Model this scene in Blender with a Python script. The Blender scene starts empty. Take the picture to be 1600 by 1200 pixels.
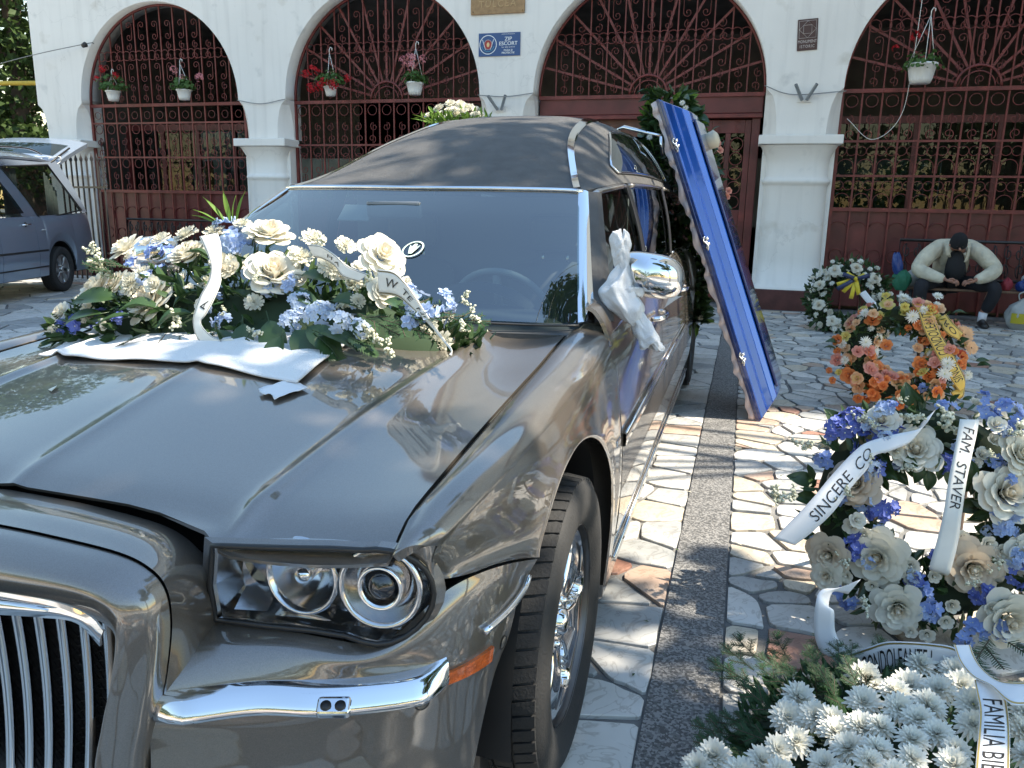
import bpy, bmesh, math, random
import numpy as np
from mathutils import Vector, Matrix, Euler
SC = bpy.context.scene
COL = SC.collection
R = math.radians
PI = math.pi
# ------------------------------------------------------------------ camera
cam_d = bpy.data.cameras.new('camera')
cam = bpy.data.objects.new('camera', cam_d)
COL.objects.link(cam)
SC.camera = cam
_rt = Vector((0.959762, 0.280256, 0.017720)); _up = Vector((-0.078369, 0.206719, 0.975257)); _fw = Vector((-0.269658, 0.937403, -0.220364))
cam.matrix_world = Matrix(((_rt.x, _up.x, -_fw.x, 1.23928), (_rt.y, _up.y, -_fw.y, -1.70299), (_rt.z, _up.z, -_fw.z, 1.335815), (0, 0, 0, 1)))
cam_d.sensor_width = 36.0
cam_d.lens = 36.0 * 1229.55 / 1600
cam_d.clip_start = 0.05
cam_d.clip_end = 600
# ------------------------------------------------------------------ world and sun
SUN_EL, SUN_AZ = 52.0, 84.0            # azimuth clockwise from +Y
w = bpy.data.worlds.new('World'); SC.world = w; w.use_nodes = True
nt = w.node_tree; nt.nodes.clear()
sky = nt.nodes.new('ShaderNodeTexSky'); sky.sky_type = 'NISHITA'; sky.sun_disc = False
sky.sun_elevation = R(SUN_EL); sky.sun_rotation = R(SUN_AZ); sky.air_density = 2.0; sky.dust_density = 0.0; sky.ozone_density = 2.2
bg = nt.nodes.new('ShaderNodeBackground'); bg.inputs[1].default_value = 0.12
out = nt.nodes.new('ShaderNodeOutputWorld')
nt.links.new(sky.outputs[0], bg.inputs[0]); nt.links.new(bg.outputs[0], out.inputs[0])
sun_d = bpy.data.lights.new('sun', 'SUN'); sun_d.energy = 5.0; sun_d.angle = R(0.53); sun_d.color = (1.0, 0.90, 0.74)
sun = bpy.data.objects.new('sun', sun_d); COL.objects.link(sun)
S = Vector((math.sin(R(SUN_AZ)) * math.cos(R(SUN_EL)), math.cos(R(SUN_AZ)) * math.cos(R(SUN_EL)), math.sin(R(SUN_EL))))
sun.rotation_euler = S.to_track_quat('Z', 'Y').to_euler()
sun.location = S * 40
vs = SC.view_settings
SC.display_settings.display_device = 'sRGB'
vs.view_transform = 'Standard'; vs.look = 'None'; vs.gamma = 1.0; vs.use_curve_mapping = False
vs.exposure = 1.38
try:
    SC.cycles.max_bounces = 8; SC.cycles.transparent_max_bounces = 16
    SC.cycles.caustics_reflective = False; SC.cycles.caustics_refractive = False
    SC.cycles.sample_clamp_indirect = 6.0
except Exception: pass
# ------------------------------------------------------------------ materials
def M(name, col, rough=.6, metal=0., var=0., vscale=8., bump=0., bscale=60., coat=0., spec=.5, col2=None, thr=None, sss=0, trans=0., alpha=1., sheen=0, detail=4, objco=True, coatr=.03, rvar=0.):
    m = bpy.data.materials.new(name); m.use_nodes = True
    n = m.node_tree; b = n.nodes['Principled BSDF']
    c = (*col, 1) if len(col) == 3 else col
    b.inputs['Base Color'].default_value = c
    b.inputs['Roughness'].default_value = rough; b.inputs['Metallic'].default_value = metal
    b.inputs['Coat Weight'].default_value = coat; b.inputs['Coat Roughness'].default_value = coatr
    b.inputs['Specular IOR Level'].default_value = spec
    if sheen: b.inputs['Sheen Weight'].default_value = sheen
    if trans: b.inputs['Transmission Weight'].default_value = trans
    tc = None
    def coord():
        nonlocal tc
        if tc is None: tc = n.nodes.new('ShaderNodeTexCoord')
        return tc.outputs['Object' if objco else 'Generated']
    if var or col2 or rvar:
        t = n.nodes.new('ShaderNodeTexNoise'); t.inputs['Scale'].default_value = vscale; t.inputs['Detail'].default_value = detail
        n.links.new(coord(), t.inputs['Vector'])
        r = n.nodes.new('ShaderNodeValToRGB')
        lo, hi = thr if thr else (.3, .7)
        r.color_ramp.elements[0].position = lo; r.color_ramp.elements[1].position = hi
        if col2: a, d = c, (*col2, 1)
        else: a, d = tuple(min(1, x * (1 - var)) for x in c[:3]) + (1,), tuple(min(1, x * (1 + var)) for x in c[:3]) + (1,)
        r.color_ramp.elements[0].color = a; r.color_ramp.elements[1].color = d
        n.links.new(t.outputs['Fac'], r.inputs['Fac'])
        if var or col2: n.links.new(r.outputs['Color'], b.inputs['Base Color'])
        if rvar:
            mr = n.nodes.new('ShaderNodeMapRange'); mr.inputs[3].default_value = rough - rvar; mr.inputs[4].default_value = rough + rvar
            n.links.new(t.outputs['Fac'], mr.inputs[0]); n.links.new(mr.outputs[0], b.inputs['Roughness'])
    if bump:
        t2 = n.nodes.new('ShaderNodeTexNoise'); t2.inputs['Scale'].default_value = bscale; t2.inputs['Detail'].default_value = 5
        n.links.new(coord(), t2.inputs['Vector'])
        bp = n.nodes.new('ShaderNodeBump'); bp.inputs['Strength'].default_value = min(1, bump); bp.inputs['Distance'].default_value = .01 if bump <= 1 else .01 * bump
        n.links.new(t2.outputs['Fac'], bp.inputs['Height']); n.links.new(bp.outputs[0], b.inputs['Normal'])
    if alpha < 1: b.inputs['Alpha'].default_value = alpha
    return m
def petal_mat(name, col, col2=None, tr=.35, var=.08):
    """thin petal or leaf: diffuse with some light through it; object-random tint"""
    m = bpy.data.materials.new(name); m.use_nodes = True; n = m.node_tree; n.nodes.clear()
    o = n.nodes.new('ShaderNodeOutputMaterial'); mix = n.nodes.new('ShaderNodeMixShader'); mix.inputs[0].default_value = tr
    b = n.nodes.new('ShaderNodeBsdfPrincipled'); b.inputs['Roughness'].default_value = .55; b.inputs['Specular IOR Level'].default_value = .25
    t = n.nodes.new('ShaderNodeBsdfTranslucent')
    oi = n.nodes.new('ShaderNodeObjectInfo')
    tc = n.nodes.new('ShaderNodeTexCoord'); nz = n.nodes.new('ShaderNodeTexNoise'); nz.inputs['Scale'].default_value = 30
    n.links.new(tc.outputs['Object'], nz.inputs['Vector'])
    mx = n.nodes.new('ShaderNodeMix'); mx.data_type = 'RGBA'
    mx.inputs[6].default_value = (*col, 1); mx.inputs[7].default_value = (*(col2 or tuple(c * (1 - 2 * var) for c in col)), 1)
    ad = n.nodes.new('ShaderNodeMath'); ad.operation = 'MULTIPLY_ADD'; ad.inputs[1].default_value = .55; ad.inputs[2].default_value = 0
    n.links.new(oi.outputs['Random'], ad.inputs[0])
    a2 = n.nodes.new('ShaderNodeMath'); a2.operation = 'MULTIPLY_ADD'; a2.inputs[1].default_value = .6
    n.links.new(nz.outputs['Fac'], a2.inputs[0]); n.links.new(ad.outputs[0], a2.inputs[2])
    cl = n.nodes.new('ShaderNodeClamp'); n.links.new(a2.outputs[0], cl.inputs[0]); n.links.new(cl.outputs[0], mx.inputs[0])
    n.links.new(mx.outputs[2], b.inputs['Base Color']); n.links.new(mx.outputs[2], t.inputs['Color'])
    n.links.new(b.outputs[0], mix.inputs[1]); n.links.new(t.outputs[0], mix.inputs[2]); n.links.new(mix.outputs[0], o.inputs[0])
    return m
def glass_mat(name, tint=(.6, .68, .66), ior=1.55, extra=0.0, rough=0.0):
    m = bpy.data.materials.new(name); m.use_nodes = True; n = m.node_tree; n.nodes.clear()
    o = n.nodes.new('ShaderNodeOutputMaterial'); mix = n.nodes.new('ShaderNodeMixShader')
    t = n.nodes.new('ShaderNodeBsdfTransparent'); t.inputs[0].default_value = (*tint, 1)
    g = n.nodes.new('ShaderNodeBsdfGlossy'); g.inputs['Roughness'].default_value = rough
    lw = n.nodes.new('ShaderNodeLayerWeight'); lw.inputs[0].default_value = .5          # facing is 1 - cos: Schlick's rule, the same from both sides of a thin pane
    pw = n.nodes.new('ShaderNodeMath'); pw.operation = 'POWER'; pw.inputs[1].default_value = 5; n.links.new(lw.outputs['Facing'], pw.inputs[0])
    f0 = ((ior - 1) / (ior + 1)) ** 2
    f = n.nodes.new('ShaderNodeMath'); f.operation = 'MULTIPLY_ADD'; f.inputs[1].default_value = 1 - f0; f.inputs[2].default_value = f0; n.links.new(pw.outputs[0], f.inputs[0])
    ad = n.nodes.new('ShaderNodeMath'); ad.operation = 'ADD'; ad.inputs[1].default_value = extra; ad.use_clamp = True
    n.links.new(f.outputs[0], ad.inputs[0]); n.links.new(ad.outputs[0], mix.inputs[0])
    n.links.new(t.outputs[0], mix.inputs[1]); n.links.new(g.outputs[0], mix.inputs[2]); n.links.new(mix.outputs[0], o.inputs[0])
    return m
# ------------------------------------------------------------------ object helpers
def empty(name, loc=(0, 0, 0), rz=0):
    o = bpy.data.objects.new(name, None); COL.objects.link(o); o.location = loc; o.rotation_euler = (0, 0, rz); o.empty_display_size = .1
    return o
def tag(o, label=None, cat=None, group=None, kind=None):
    if label: o['label'] = label
    if cat: o['category'] = cat
    if group: o['group'] = group
    if kind: o['kind'] = kind
    return o
def link(name, me, parent=None, mat=None, loc=None, rot=None, scale=None):
    o = bpy.data.objects.new(name, me); COL.objects.link(o)
    if parent: o.parent = parent
    if mat and me and not me.materials: me.materials.append(mat)
    if loc is not None: o.location = loc
    if rot is not None: o.rotation_euler = rot
    if scale is not None: o.scale = scale if hasattr(scale, '__len__') else (scale,) * 3
    return o
def copy_tree(o, parent=None):
    c = o.copy(); COL.objects.link(c)
    if parent is not None: c.parent = parent
    for ch in list(o.children): copy_tree(ch, c)
    return c
def cr(pts, n, closed=False):
    """Catmull-Rom through control points -> n samples"""
    P = np.asarray(pts, float); k = len(P)
    if k == 2: 
        t = np.linspace(0, 1, n)[:, None]; return P[0] * (1 - t) + P[1] * t
    if closed: E = np.vstack([P[-1:], P, P[:2]]); segs = k
    else: E = np.vstack([2 * P[:1] - P[1:2], P, 2 * P[-1:] - P[-2:-1]]); segs = k - 1
    u = np.linspace(0, segs, n, endpoint=not closed); i = np.minimum(u.astype(int), segs - 1); t = (u - i)[:, None]
    a, b, c, d = E[i], E[i + 1], E[i + 2], E[i + 3]
    return .5 * (2 * b + (c - a) * t + (2 * a - 5 * b + 4 * c - d) * t ** 2 + (3 * b - a - 3 * c + d) * t ** 3)
class MB:
    def __init__(s): s.v = []; s.f = []; s.m = []; s.sm = []
    def add(s, V, F, mi=0, smooth=True, T=None):
        o = len(s.v)
        for p in V:
            p = Vector(p)
            s.v.append(tuple(T @ p) if T is not None else tuple(p))
        for f in F: s.f.append(tuple(i + o for i in f)); s.m.append(mi); s.sm.append(smooth)
        return s
    def box(s, a, b, mi=0, T=None):
        x0, y0, z0 = a; x1, y1, z1 = b
        V = [(x0, y0, z0), (x1, y0, z0), (x1, y1, z0), (x0, y1, z0), (x0, y0, z1), (x1, y0, z1), (x1, y1, z1), (x0, y1, z1)]
        return s.add(V, [(0, 3, 2, 1), (4, 5, 6, 7), (0, 1, 5, 4), (1, 2, 6, 5), (2, 3, 7, 6), (3, 0, 4, 7)], mi, False, T)
    def grid(s, G, mi=0, smooth=True, T=None, flip=False, wrapu=False, wrapv=False):
        G = np.asarray(G); m, n = G.shape[:2]
        F = []
        for i in range(m if wrapu else m - 1):
            for j in range(n if wrapv else n - 1):
                a, b, c, d = i * n + j, i * n + (j + 1) % n, ((i + 1) % m) * n + (j + 1) % n, ((i + 1) % m) * n + j
                F.append((a, d, c, b) if flip else (a, b, c, d))
        return s.add(G.reshape(-1, 3), F, mi, smooth, T)
    def tube(s, path, r, k=8, mi=0, closed=False, caps=True, T=None, smooth=True, flat=None):
        P = [Vector(p) for p in path]; n = len(P)
        rr = r if hasattr(r, '__len__') else [r] * n
        tang = [((P[(i + 1) % n] if (closed or i < n - 1) else P[i]) - (P[i - 1] if (closed or i > 0) else P[i])).normalized() for i in range(n)]
        up = Vector((0, 0, 1)) if abs(tang[0].z) < .9 else Vector((1, 0, 0))
        nx = (up - tang[0] * up.dot(tang[0])).normalized(); V = []
        for i in range(n):
            t = tang[i]; nx = (nx - t * nx.dot(t)); nx = nx.normalized() if nx.length > 1e-6 else t.orthogonal().normalized()
            by = t.cross(nx)
            for j in range(k):
                a = 2 * PI * (j + .5) / k
                V.append(P[i] + (nx * math.cos(a) * (flat or 1) + by * math.sin(a)) * rr[i])
        F = []
        for i in range(n if closed else n - 1):
            for j in range(k): F.append((i * k + j, i * k + (j + 1) % k, ((i + 1) % n) * k + (j + 1) % k, ((i + 1) % n) * k + j))
        if caps and not closed: F.append(tuple(reversed(range(k)))); F.append(tuple((n - 1) * k + j for j in range(k)))
        return s.add(V, F, mi, smooth, T)
    def lathe(s, prof, k=24, mi=0, T=None, smooth=True, arc=2 * PI):
        V = []; n = len(prof); full = abs(arc - 2 * PI) < 1e-6
        kk = k if full else k + 1
        for i in range(kk):
            a = arc * i / k
            for (r, z) in prof: V.append((r * math.cos(a), r * math.sin(a), z))
        F = []
        for i in range(k):
            i2 = (i + 1) % kk
            for j in range(n - 1):
                q = (i * n + j, i2 * n + j, i2 * n + j + 1, i * n + j + 1)
                F.append(q)
        return s.add(V, F, mi, smooth, T)
    def prism(s, poly, h0, h1, mi=0, T=None, smooth=False):
        n = len(poly)
        V = [(x, y, h0) for x, y in poly] + [(x, y, h1) for x, y in poly]
        F = [tuple(reversed(range(n))), tuple(range(n, 2 * n))] + [(i, (i + 1) % n, n + (i + 1) % n, n + i) for i in range(n)]
        return s.add(V, F, mi, smooth, T)
    def mesh(s, name):
        me = bpy.data.meshes.new(name); me.from_pydata(s.v, [], s.f)
        me.polygons.foreach_set('material_index', s.m); me.polygons.foreach_set('use_smooth', s.sm); me.update()
        return me
    def build(s, name, mats, parent=None, loc=None, rot=None, scale=None, weld=False, bevel=0, seg=2, solid=0, auto=None, sub=0):
        me = s.mesh(name)
        for m in (mats if isinstance(mats, (list, tuple)) else [mats]): me.materials.append(m)
        if weld or bevel:
            bm = bmesh.new(); bm.from_mesh(me); bmesh.ops.remove_doubles(bm, verts=bm.verts, dist=1e-5)
            bmesh.ops.recalc_face_normals(bm, faces=bm.faces)
            bm.to_mesh(me); bm.free()
        o = link(name, me, parent, None, loc, rot, scale)
        if solid:
            md = o.modifiers.new('solid', 'SOLIDIFY'); md.thickness = abs(solid); md.offset = -1 if solid > 0 else 1
        if bevel:
            md = o.modifiers.new('bevel', 'BEVEL'); md.width = bevel; md.segments = seg; md.limit_method = 'ANGLE'; md.angle_limit = R(40)
        if sub:
            md = o.modifiers.new('sub', 'SUBSURF'); md.levels = sub; md.render_levels = sub
        return o
def TR(loc=(0, 0, 0), rot=(0, 0, 0), sc=1):
    s = sc if hasattr(sc, '__len__') else (sc, sc, sc)
    return Matrix.LocRotScale(Vector(loc), Euler(rot), Vector(s))
def aim(n, spin=0.0):
    """rotation taking +Z to n"""
    q = Vector(n).normalized().to_track_quat('Z', 'Y')
    return (q.to_matrix() @ Matrix.Rotation(spin, 3, 'Z')).to_euler()
def pgrid(rows, m, n):
    """dense smooth grid through a net of control points"""
    A = [cr(r, n) for r in rows]
    A = np.array(A); B = np.array([cr(A[:, j], m) for j in range(n)])
    return B.transpose(1, 0, 2)
def text_mesh(txt, size, align='CENTER', ext=0.0, shear=0.0, space=1.0, sx=1.0):
    cu = bpy.data.curves.new('txt', 'FONT'); cu.body = txt; cu.size = size; cu.align_x = align; cu.align_y = 'CENTER'; cu.extrude = ext; cu.resolution_u = 3; cu.shear = shear; cu.space_character = space
    o = bpy.data.objects.new('txt', cu); COL.objects.link(o)
    dg = bpy.context.evaluated_depsgraph_get(); dg.update()
    me = bpy.data.meshes.new_from_object(o.evaluated_get(dg))
    COL.objects.unlink(o); bpy.data.objects.remove(o)
    if sx != 1.0:
        for v in me.vertices: v.co.x *= sx
    return me
# ================================================================== ground
rng = random.Random(7)
m_grout = M('grout', (.15, .147, .143), .85, var=.35, vscale=5, bump=.5, bscale=120)
def stone_mat(name, c, c2, sc=4.0):
    m = M(name, c, .42, col2=c2, vscale=sc, bump=.12, bscale=40, thr=(.32, .68), detail=8)
    n = m.node_tree; b = n.nodes['Principled BSDF']
    # pale veins plus a tint of its own for every slab
    tc = next(x for x in n.nodes if x.type == 'TEX_COORD')
    wv = n.nodes.new('ShaderNodeTexNoise'); wv.inputs['Scale'].default_value = sc * 1.7; wv.inputs['Detail'].default_value = 9; wv.inputs['Distortion'].default_value = 2.2
    n.links.new(tc.outputs['Object'], wv.inputs['Vector'])
    rp = n.nodes.new('ShaderNodeValToRGB'); e = rp.color_ramp.elements
    e[0].position = .47; e[0].color = (1, 1, 1, 1); e[1].position = .53; e[1].color = (1, 1, 1, 1)
    k = e.new(.5); k.color = (.72, .70, .68, 1)
    n.links.new(wv.outputs['Fac'], rp.inputs['Fac'])
    mx = n.nodes.new('ShaderNodeMix'); mx.data_type = 'RGBA'; mx.blend_type = 'MULTIPLY'; mx.inputs[0].default_value = 1
    src = b.inputs['Base Color'].links[0].from_socket
    n.links.new(src, mx.inputs[6]); n.links.new(rp.outputs[0], mx.inputs[7])
    oi = n.nodes.new('ShaderNodeObjectInfo')
    hs = n.nodes.new('ShaderNodeHueSaturation'); mr = n.nodes.new('ShaderNodeMapRange'); mr.inputs[3].default_value = .86; mr.inputs[4].default_value = 1.08
    n.links.new(oi.outputs['Random'], mr.inputs[0]); n.links.new(mr.outputs[0], hs.inputs['Value'])
    n.links.new(mx.outputs[2], hs.inputs['Color']); n.links.new(hs.outputs[0], b.inputs['Base Color'])
    return m
STM = [stone_mat('marble_white', (.50, .49, .46), (.62, .60, .57)), stone_mat('marble_grey', (.30, .31, .31), (.44, .44, .43)),
       stone_mat('marble_cream', (.52, .45, .34), (.52, .46, .38)), stone_mat('marble_pink', (.42, .29, .22), (.48, .38, .31)),
       stone_mat('marble_red', (.28, .135, .10), (.38, .22, .165))]
m_granite = M('terrazzo', (.20, .20, .20), .6, bump=.25, bscale=200)
_n = m_granite.node_tree; _b = _n.nodes['Principled BSDF']
_t = _n.nodes.new('ShaderNodeTexVoronoi'); _t.inputs['Scale'].default_value = 150
_tc = next(x for x in _n.nodes if x.type == 'TEX_COORD'); _n.links.new(_tc.outputs['Object'], _t.inputs['Vector'])
_r = _n.nodes.new('ShaderNodeValToRGB'); _e = _r.color_ramp.elements
_e[0].position = .0; _e[0].color = (.07, .07, .07, 1); _e[1].position = 1; _e[1].color = (.42, .41, .39, 1)
_k = _e.new(.35); _k.color = (.13, .13, .13, 1); _k = _e.new(.62); _k.color = (.24, .235, .23, 1)
_r.color_ramp.interpolation = 'CONSTANT'
_sp = _n.nodes.new('ShaderNodeSeparateColor'); _n.links.new(_t.outputs['Color'], _sp.inputs[0]); _n.links.new(_sp.outputs[0], _r.inputs[0]); _n.links.new(_r.outputs[0], _b.inputs['Base Color'])
g = MB(); g.grid(np.array([[(x, y, -.012) for x in (-80, -15, 15, 80)] for y in (-80, -15, 15, 120)]), flip=False)
ground = tag(g.build('ground', m_grout), kind='structure')
g = MB()
for k in range(-5, 14):                      # cast terrazzo strip, joints between its lengths
    y0 = -.35 + k * 1.02
    if y0 > 9.5: break
    g.box((1.078, y0 + .0015, -.03), (1.272, min(9.66, y0 + 1.0185), .001))
strip = tag(g.build('path_strip', m_granite), kind='structure')
# random slabs: Voronoi cells, clipped by half planes, shrunk for the joints
def clip(poly, nx, ny, d):
    o = []
    for i in range(len(poly)):
        a = poly[i]; b = poly[(i + 1) % len(poly)]; da = a[0] * nx + a[1] * ny - d; db = b[0] * nx + b[1] * ny - d
        if da <= 0: o.append(a)
        if (da < 0) != (db < 0) and abs(da - db) > 1e-9:
            t = da / (da - db); o.append((a[0] + (b[0] - a[0]) * t, a[1] + (b[1] - a[1]) * t))
    return o
def area(p): return .5 * sum(p[i][0] * p[(i + 1) % len(p)][1] - p[(i + 1) % len(p)][0] * p[i][1] for i in range(len(p)))
def cells(x0, x1, y0, y1, sx, sy, seed, edgecols=()):
    """jittered sites -> convex cells inside the rectangle"""
    r = random.Random(seed); S_ = []
    nx = max(1, round((x1 - x0) / sx)); ny = max(1, round((y1 - y0) / sy))
    for j in range(ny):
        for i in range(nx):
            if r.random() < .12: continue
            S_.append((x0 + (i + .5 + r.uniform(-.48, .48)) * (x1 - x0) / nx, y0 + (j + .5 + r.uniform(-.48, .48)) * (y1 - y0) / ny))
            if r.random() < .16: S_.append((S_[-1][0] + r.uniform(-.08, .08), S_[-1][1] + r.uniform(-.08, .08)))
    A = np.array(S_); out = []
    for a in S_:
        p = [(x0, y0), (x1, y0), (x1, y1), (x0, y1)]
        d = (A - a); dd = (d * d).sum(1); idx = np.argsort(dd)[1:22]
        for k in idx:
            b = S_[k]; ex, ey = b[0] - a[0], b[1] - a[1]; l = math.hypot(ex, ey)
            if l < 1e-6: continue
            ex /= l; ey /= l
            gap = r.uniform(.006, .017)
            p = clip(p, ex, ey, (a[0] + b[0]) / 2 * ex + (a[1] + b[1]) / 2 * ey - gap)
            if len(p) < 3: break
        if len(p) >= 3 and abs(area(p)) > .0012: out.append(p)
    return out
def slab(mb, p, top, rr, ox=0, oy=0):
    # knock the corners off a little so that slabs look broken, not cut
    q = []
    n = len(p)
    for i in range(n):
        a, b, c = p[i - 1], p[i], p[(i + 1) % n]
        la = math.hypot(a[0] - b[0], a[1] - b[1]); lc = math.hypot(c[0] - b[0], c[1] - b[1])
        k = min(.018, .25 * min(la, lc)) * rr.uniform(.3, 1.2)
        if la < 1e-6 or lc < 1e-6: continue
        q.append((b[0] + (a[0] - b[0]) / la * k - ox, b[1] + (a[1] - b[1]) / la * k - oy)); q.append((b[0] + (c[0] - b[0]) / lc * k - ox, b[1] + (c[1] - b[1]) / lc * k - oy))
        if lc > .10:
            t = rr.uniform(.35, .65); off = rr.uniform(-.006, .006)
            q.append((b[0] + (c[0] - b[0]) * t + (c[1] - b[1]) / lc * off - ox, b[1] + (c[1] - b[1]) * t - (c[0] - b[0]) / lc * off - oy))
    m = len(q)
    V = [(x, y, -.02) for x, y in q] + [(x, y, top - .0025) for x, y in q]
    cx = sum(x for x, y in q) / m; cy = sum(y for x, y in q) / m
    V += [(x + (cx - x) * .02, y + (cy - y) * .02, top) for x, y in q]
    F = [(i, (i + 1) % m, m + (i + 1) % m, m + i) for i in range(m)] + [(m + i, m + (i + 1) % m, 2 * m + (i + 1) % m, 2 * m + i) for i in range(m)] + [tuple(range(2 * m, 3 * m))]
    mb.add(V, F, 0, False)
CELLS = cells(1.28, 4.6, -1.4, 9.66, .18, .17, 3)
CELLS += cells(.62, 1.07, -1.4, 9.66, .20, .215, 5)                      # edging between car and strip
CELLS += cells(-6.5, .615, -1.6, 9.66, .30, .28, 8)
CELLS += cells(-13.5, -6.51, 1.0, 9.66, .34, .32, 9)
CELLS += cells(4.61, 9.0, -3, 9.66, .3, .3, 11)
CELLS += cells(-8.0, 9.0, -9.0, -1.62, .34, .32, 13)
def px_size(p):
    cx = sum(a for a, b in p) / len(p); cy = sum(b for a, b in p) / len(p)
    d = Vector((cx, cy, 0)) - cam.location; z = d.dot(_fw)
    if z < .3: return 0
    u = 800 + 1229.55 * d.dot(_rt) / z; v = 600 - 1229.55 * d.dot(_up) / z
    if u < -40 or u > 1640 or v > 1260: return 0
    if cx < .80 and cy > -.9 and cx > -1.1 and cy < 6.4: return 0         # under the car
    if -7.5 < cx <= .8 : return 0
    return abs(area(p)) * (1.336 / z) / z / z
big = sorted(range(len(CELLS)), key=lambda i: -px_size(CELLS[i]))[:300]
bigset = set(big)
restb = [MB() for _ in STM]
pave = tag(empty('pavement', (0, 0, 0)), kind='structure')
for i, p in enumerate(CELLS):
    rr = random.Random(i)
    mi = rr.choices(range(5), (50, 27, 10, 9, 4))[0]
    cx = sum(a for a, b in p) / len(p); cy = sum(b for a, b in p) / len(p)
    if .6 < cx < 1.07 or 1.28 < cx < 1.75: mi = rr.choices(range(5), (42, 28, 12, 14, 4))[0]
    if cy > 4.7 or cx < -6: mi = rr.choices(range(5), (46, 42, 7, 4, 1))[0]
    top = rr.uniform(-.002, .0015)
    if i in bigset:
        b = MB(); slab(b, p, top, rr, cx, cy); b.build('slab', STM[mi], pave, loc=(cx, cy, 0))
    else: slab(restb[mi], p, top, rr)
for k, b in enumerate(restb): tag(b.build('small_slabs', STM[k], pave), kind='stuff')
_r = random.Random(44); g = MB()                              # fallen petals and leaf bits
for _ in range(110):
    x, y = _r.uniform(1.0, 3.2), _r.uniform(-.2, 5.5); a = _r.uniform(0, 6.28); s_ = _r.uniform(.004, .012); mi_ = _r.choice((0, 0, 1, 1, 2))
    g.add([(x - s_ * math.cos(a), y - s_ * math.sin(a), .0025), (x + s_ * .5 * math.sin(a), y - s_ * .5 * math.cos(a), .005), (x + s_ * math.cos(a), y + s_ * math.sin(a), .003), (x - s_ * .5 * math.sin(a), y + s_ * .5 * math.cos(a), .006)], [(0, 1, 2, 3)], mi_, True)
tag(g.build('petal_litter', [M('litter_pale', (.55, .52, .42), .7), M('litter_green', (.06, .10, .03), .7), M('litter_brown', (.10, .06, .035), .8)]), 'scattered petals and leaf bits on the paving by the wreaths', 'litter', None, 'stuff')
# ================================================================== church facade
FY = 9.97
m_wall = M('whitewash', (.73, .71, .68), .9, col2=(.79, .77, .74), vscale=.9, bump=.25, bscale=9, detail=8, thr=(.3, .6))
def add_stains(m, col, scale, lo, hi, seedoff):
    n = m.node_tree; b = n.nodes['Principled BSDF']; tc = next(x for x in n.nodes if x.type == 'TEX_COORD')
    mp = n.nodes.new('ShaderNodeMapping'); mp.inputs['Location'].default_value = (seedoff, seedoff * .7, 0); n.links.new(tc.outputs['Object'], mp.inputs['Vector'])
    t = n.nodes.new('ShaderNodeTexNoise'); t.inputs['Scale'].default_value = scale; t.inputs['Detail'].default_value = 6; n.links.new(mp.outputs[0], t.inputs['Vector'])
    r = n.nodes.new('ShaderNodeValToRGB'); r.color_ramp.elements[0].position = lo; r.color_ramp.elements[0].color = (0, 0, 0, 1); r.color_ramp.elements[1].position = hi; n.links.new(t.outputs['Fac'], r.inputs['Fac'])
    mx = n.nodes.new('ShaderNodeMix'); mx.data_type = 'RGBA'; mx.inputs[7].default_value = (*col, 1)
    n.links.new(r.outputs[0], mx.inputs[0]); src = b.inputs['Base Color'].links
    if src: n.links.new(src[0].from_socket, mx.inputs[6])
    else: mx.inputs[6].default_value = b.inputs['Base Color'].default_value
    n.links.new(mx.outputs[2], b.inputs['Base Color'])
add_stains(m_wall, (.60, .57, .52), 1.6, .66, .76, 3.1); add_stains(m_wall, (.63, .62, .60), 3.6, .64, .76, 9.4)
_n = m_wall.node_tree; _b = _n.nodes['Principled BSDF']; _tc = next(x for x in _n.nodes if x.type == 'TEX_COORD')       # rain streaks and hairline cracks
_mp = _n.nodes.new('ShaderNodeMapping'); _mp.inputs['Scale'].default_value = (5, 5, .35); _n.links.new(_tc.outputs['Object'], _mp.inputs['Vector'])
_t = _n.nodes.new('ShaderNodeTexNoise'); _t.inputs['Scale'].default_value = 1.6; _t.inputs['Detail'].default_value = 7; _n.links.new(_mp.outputs[0], _t.inputs['Vector'])
_v = _n.nodes.new('ShaderNodeTexVoronoi'); _v.feature = 'DISTANCE_TO_EDGE'; _v.inputs['Scale'].default_value = .7
_d = _n.nodes.new('ShaderNodeTexNoise'); _d.inputs['Scale'].default_value = 2.5; _d.inputs['Detail'].default_value = 6; _n.links.new(_tc.outputs['Object'], _d.inputs['Vector'])
_ad = _n.nodes.new('ShaderNodeMix'); _ad.data_type = 'RGBA'; _ad.inputs[0].default_value = .45; _n.links.new(_tc.outputs['Object'], _ad.inputs[6]); _n.links.new(_d.outputs['Color'], _ad.inputs[7]); _n.links.new(_ad.outputs[2], _v.inputs['Vector'])
_r1 = _n.nodes.new('ShaderNodeMapRange'); _r1.inputs[1].default_value = .50; _r1.inputs[2].default_value = .78; _r1.inputs[3].default_value = 1; _r1.inputs[4].default_value = .88; _n.links.new(_t.outputs['Fac'], _r1.inputs[0])
_r2 = _n.nodes.new('ShaderNodeMapRange'); _r2.inputs[1].default_value = 0; _r2.inputs[2].default_value = .004; _r2.inputs[3].default_value = .90; _r2.inputs[4].default_value = 1; _n.links.new(_v.outputs['Distance'], _r2.inputs[0])
_m1 = _n.nodes.new('ShaderNodeMath'); _m1.operation = 'MULTIPLY'; _n.links.new(_r1.outputs[0], _m1.inputs[0]); _n.links.new(_r2.outputs[0], _m1.inputs[1])
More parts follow.
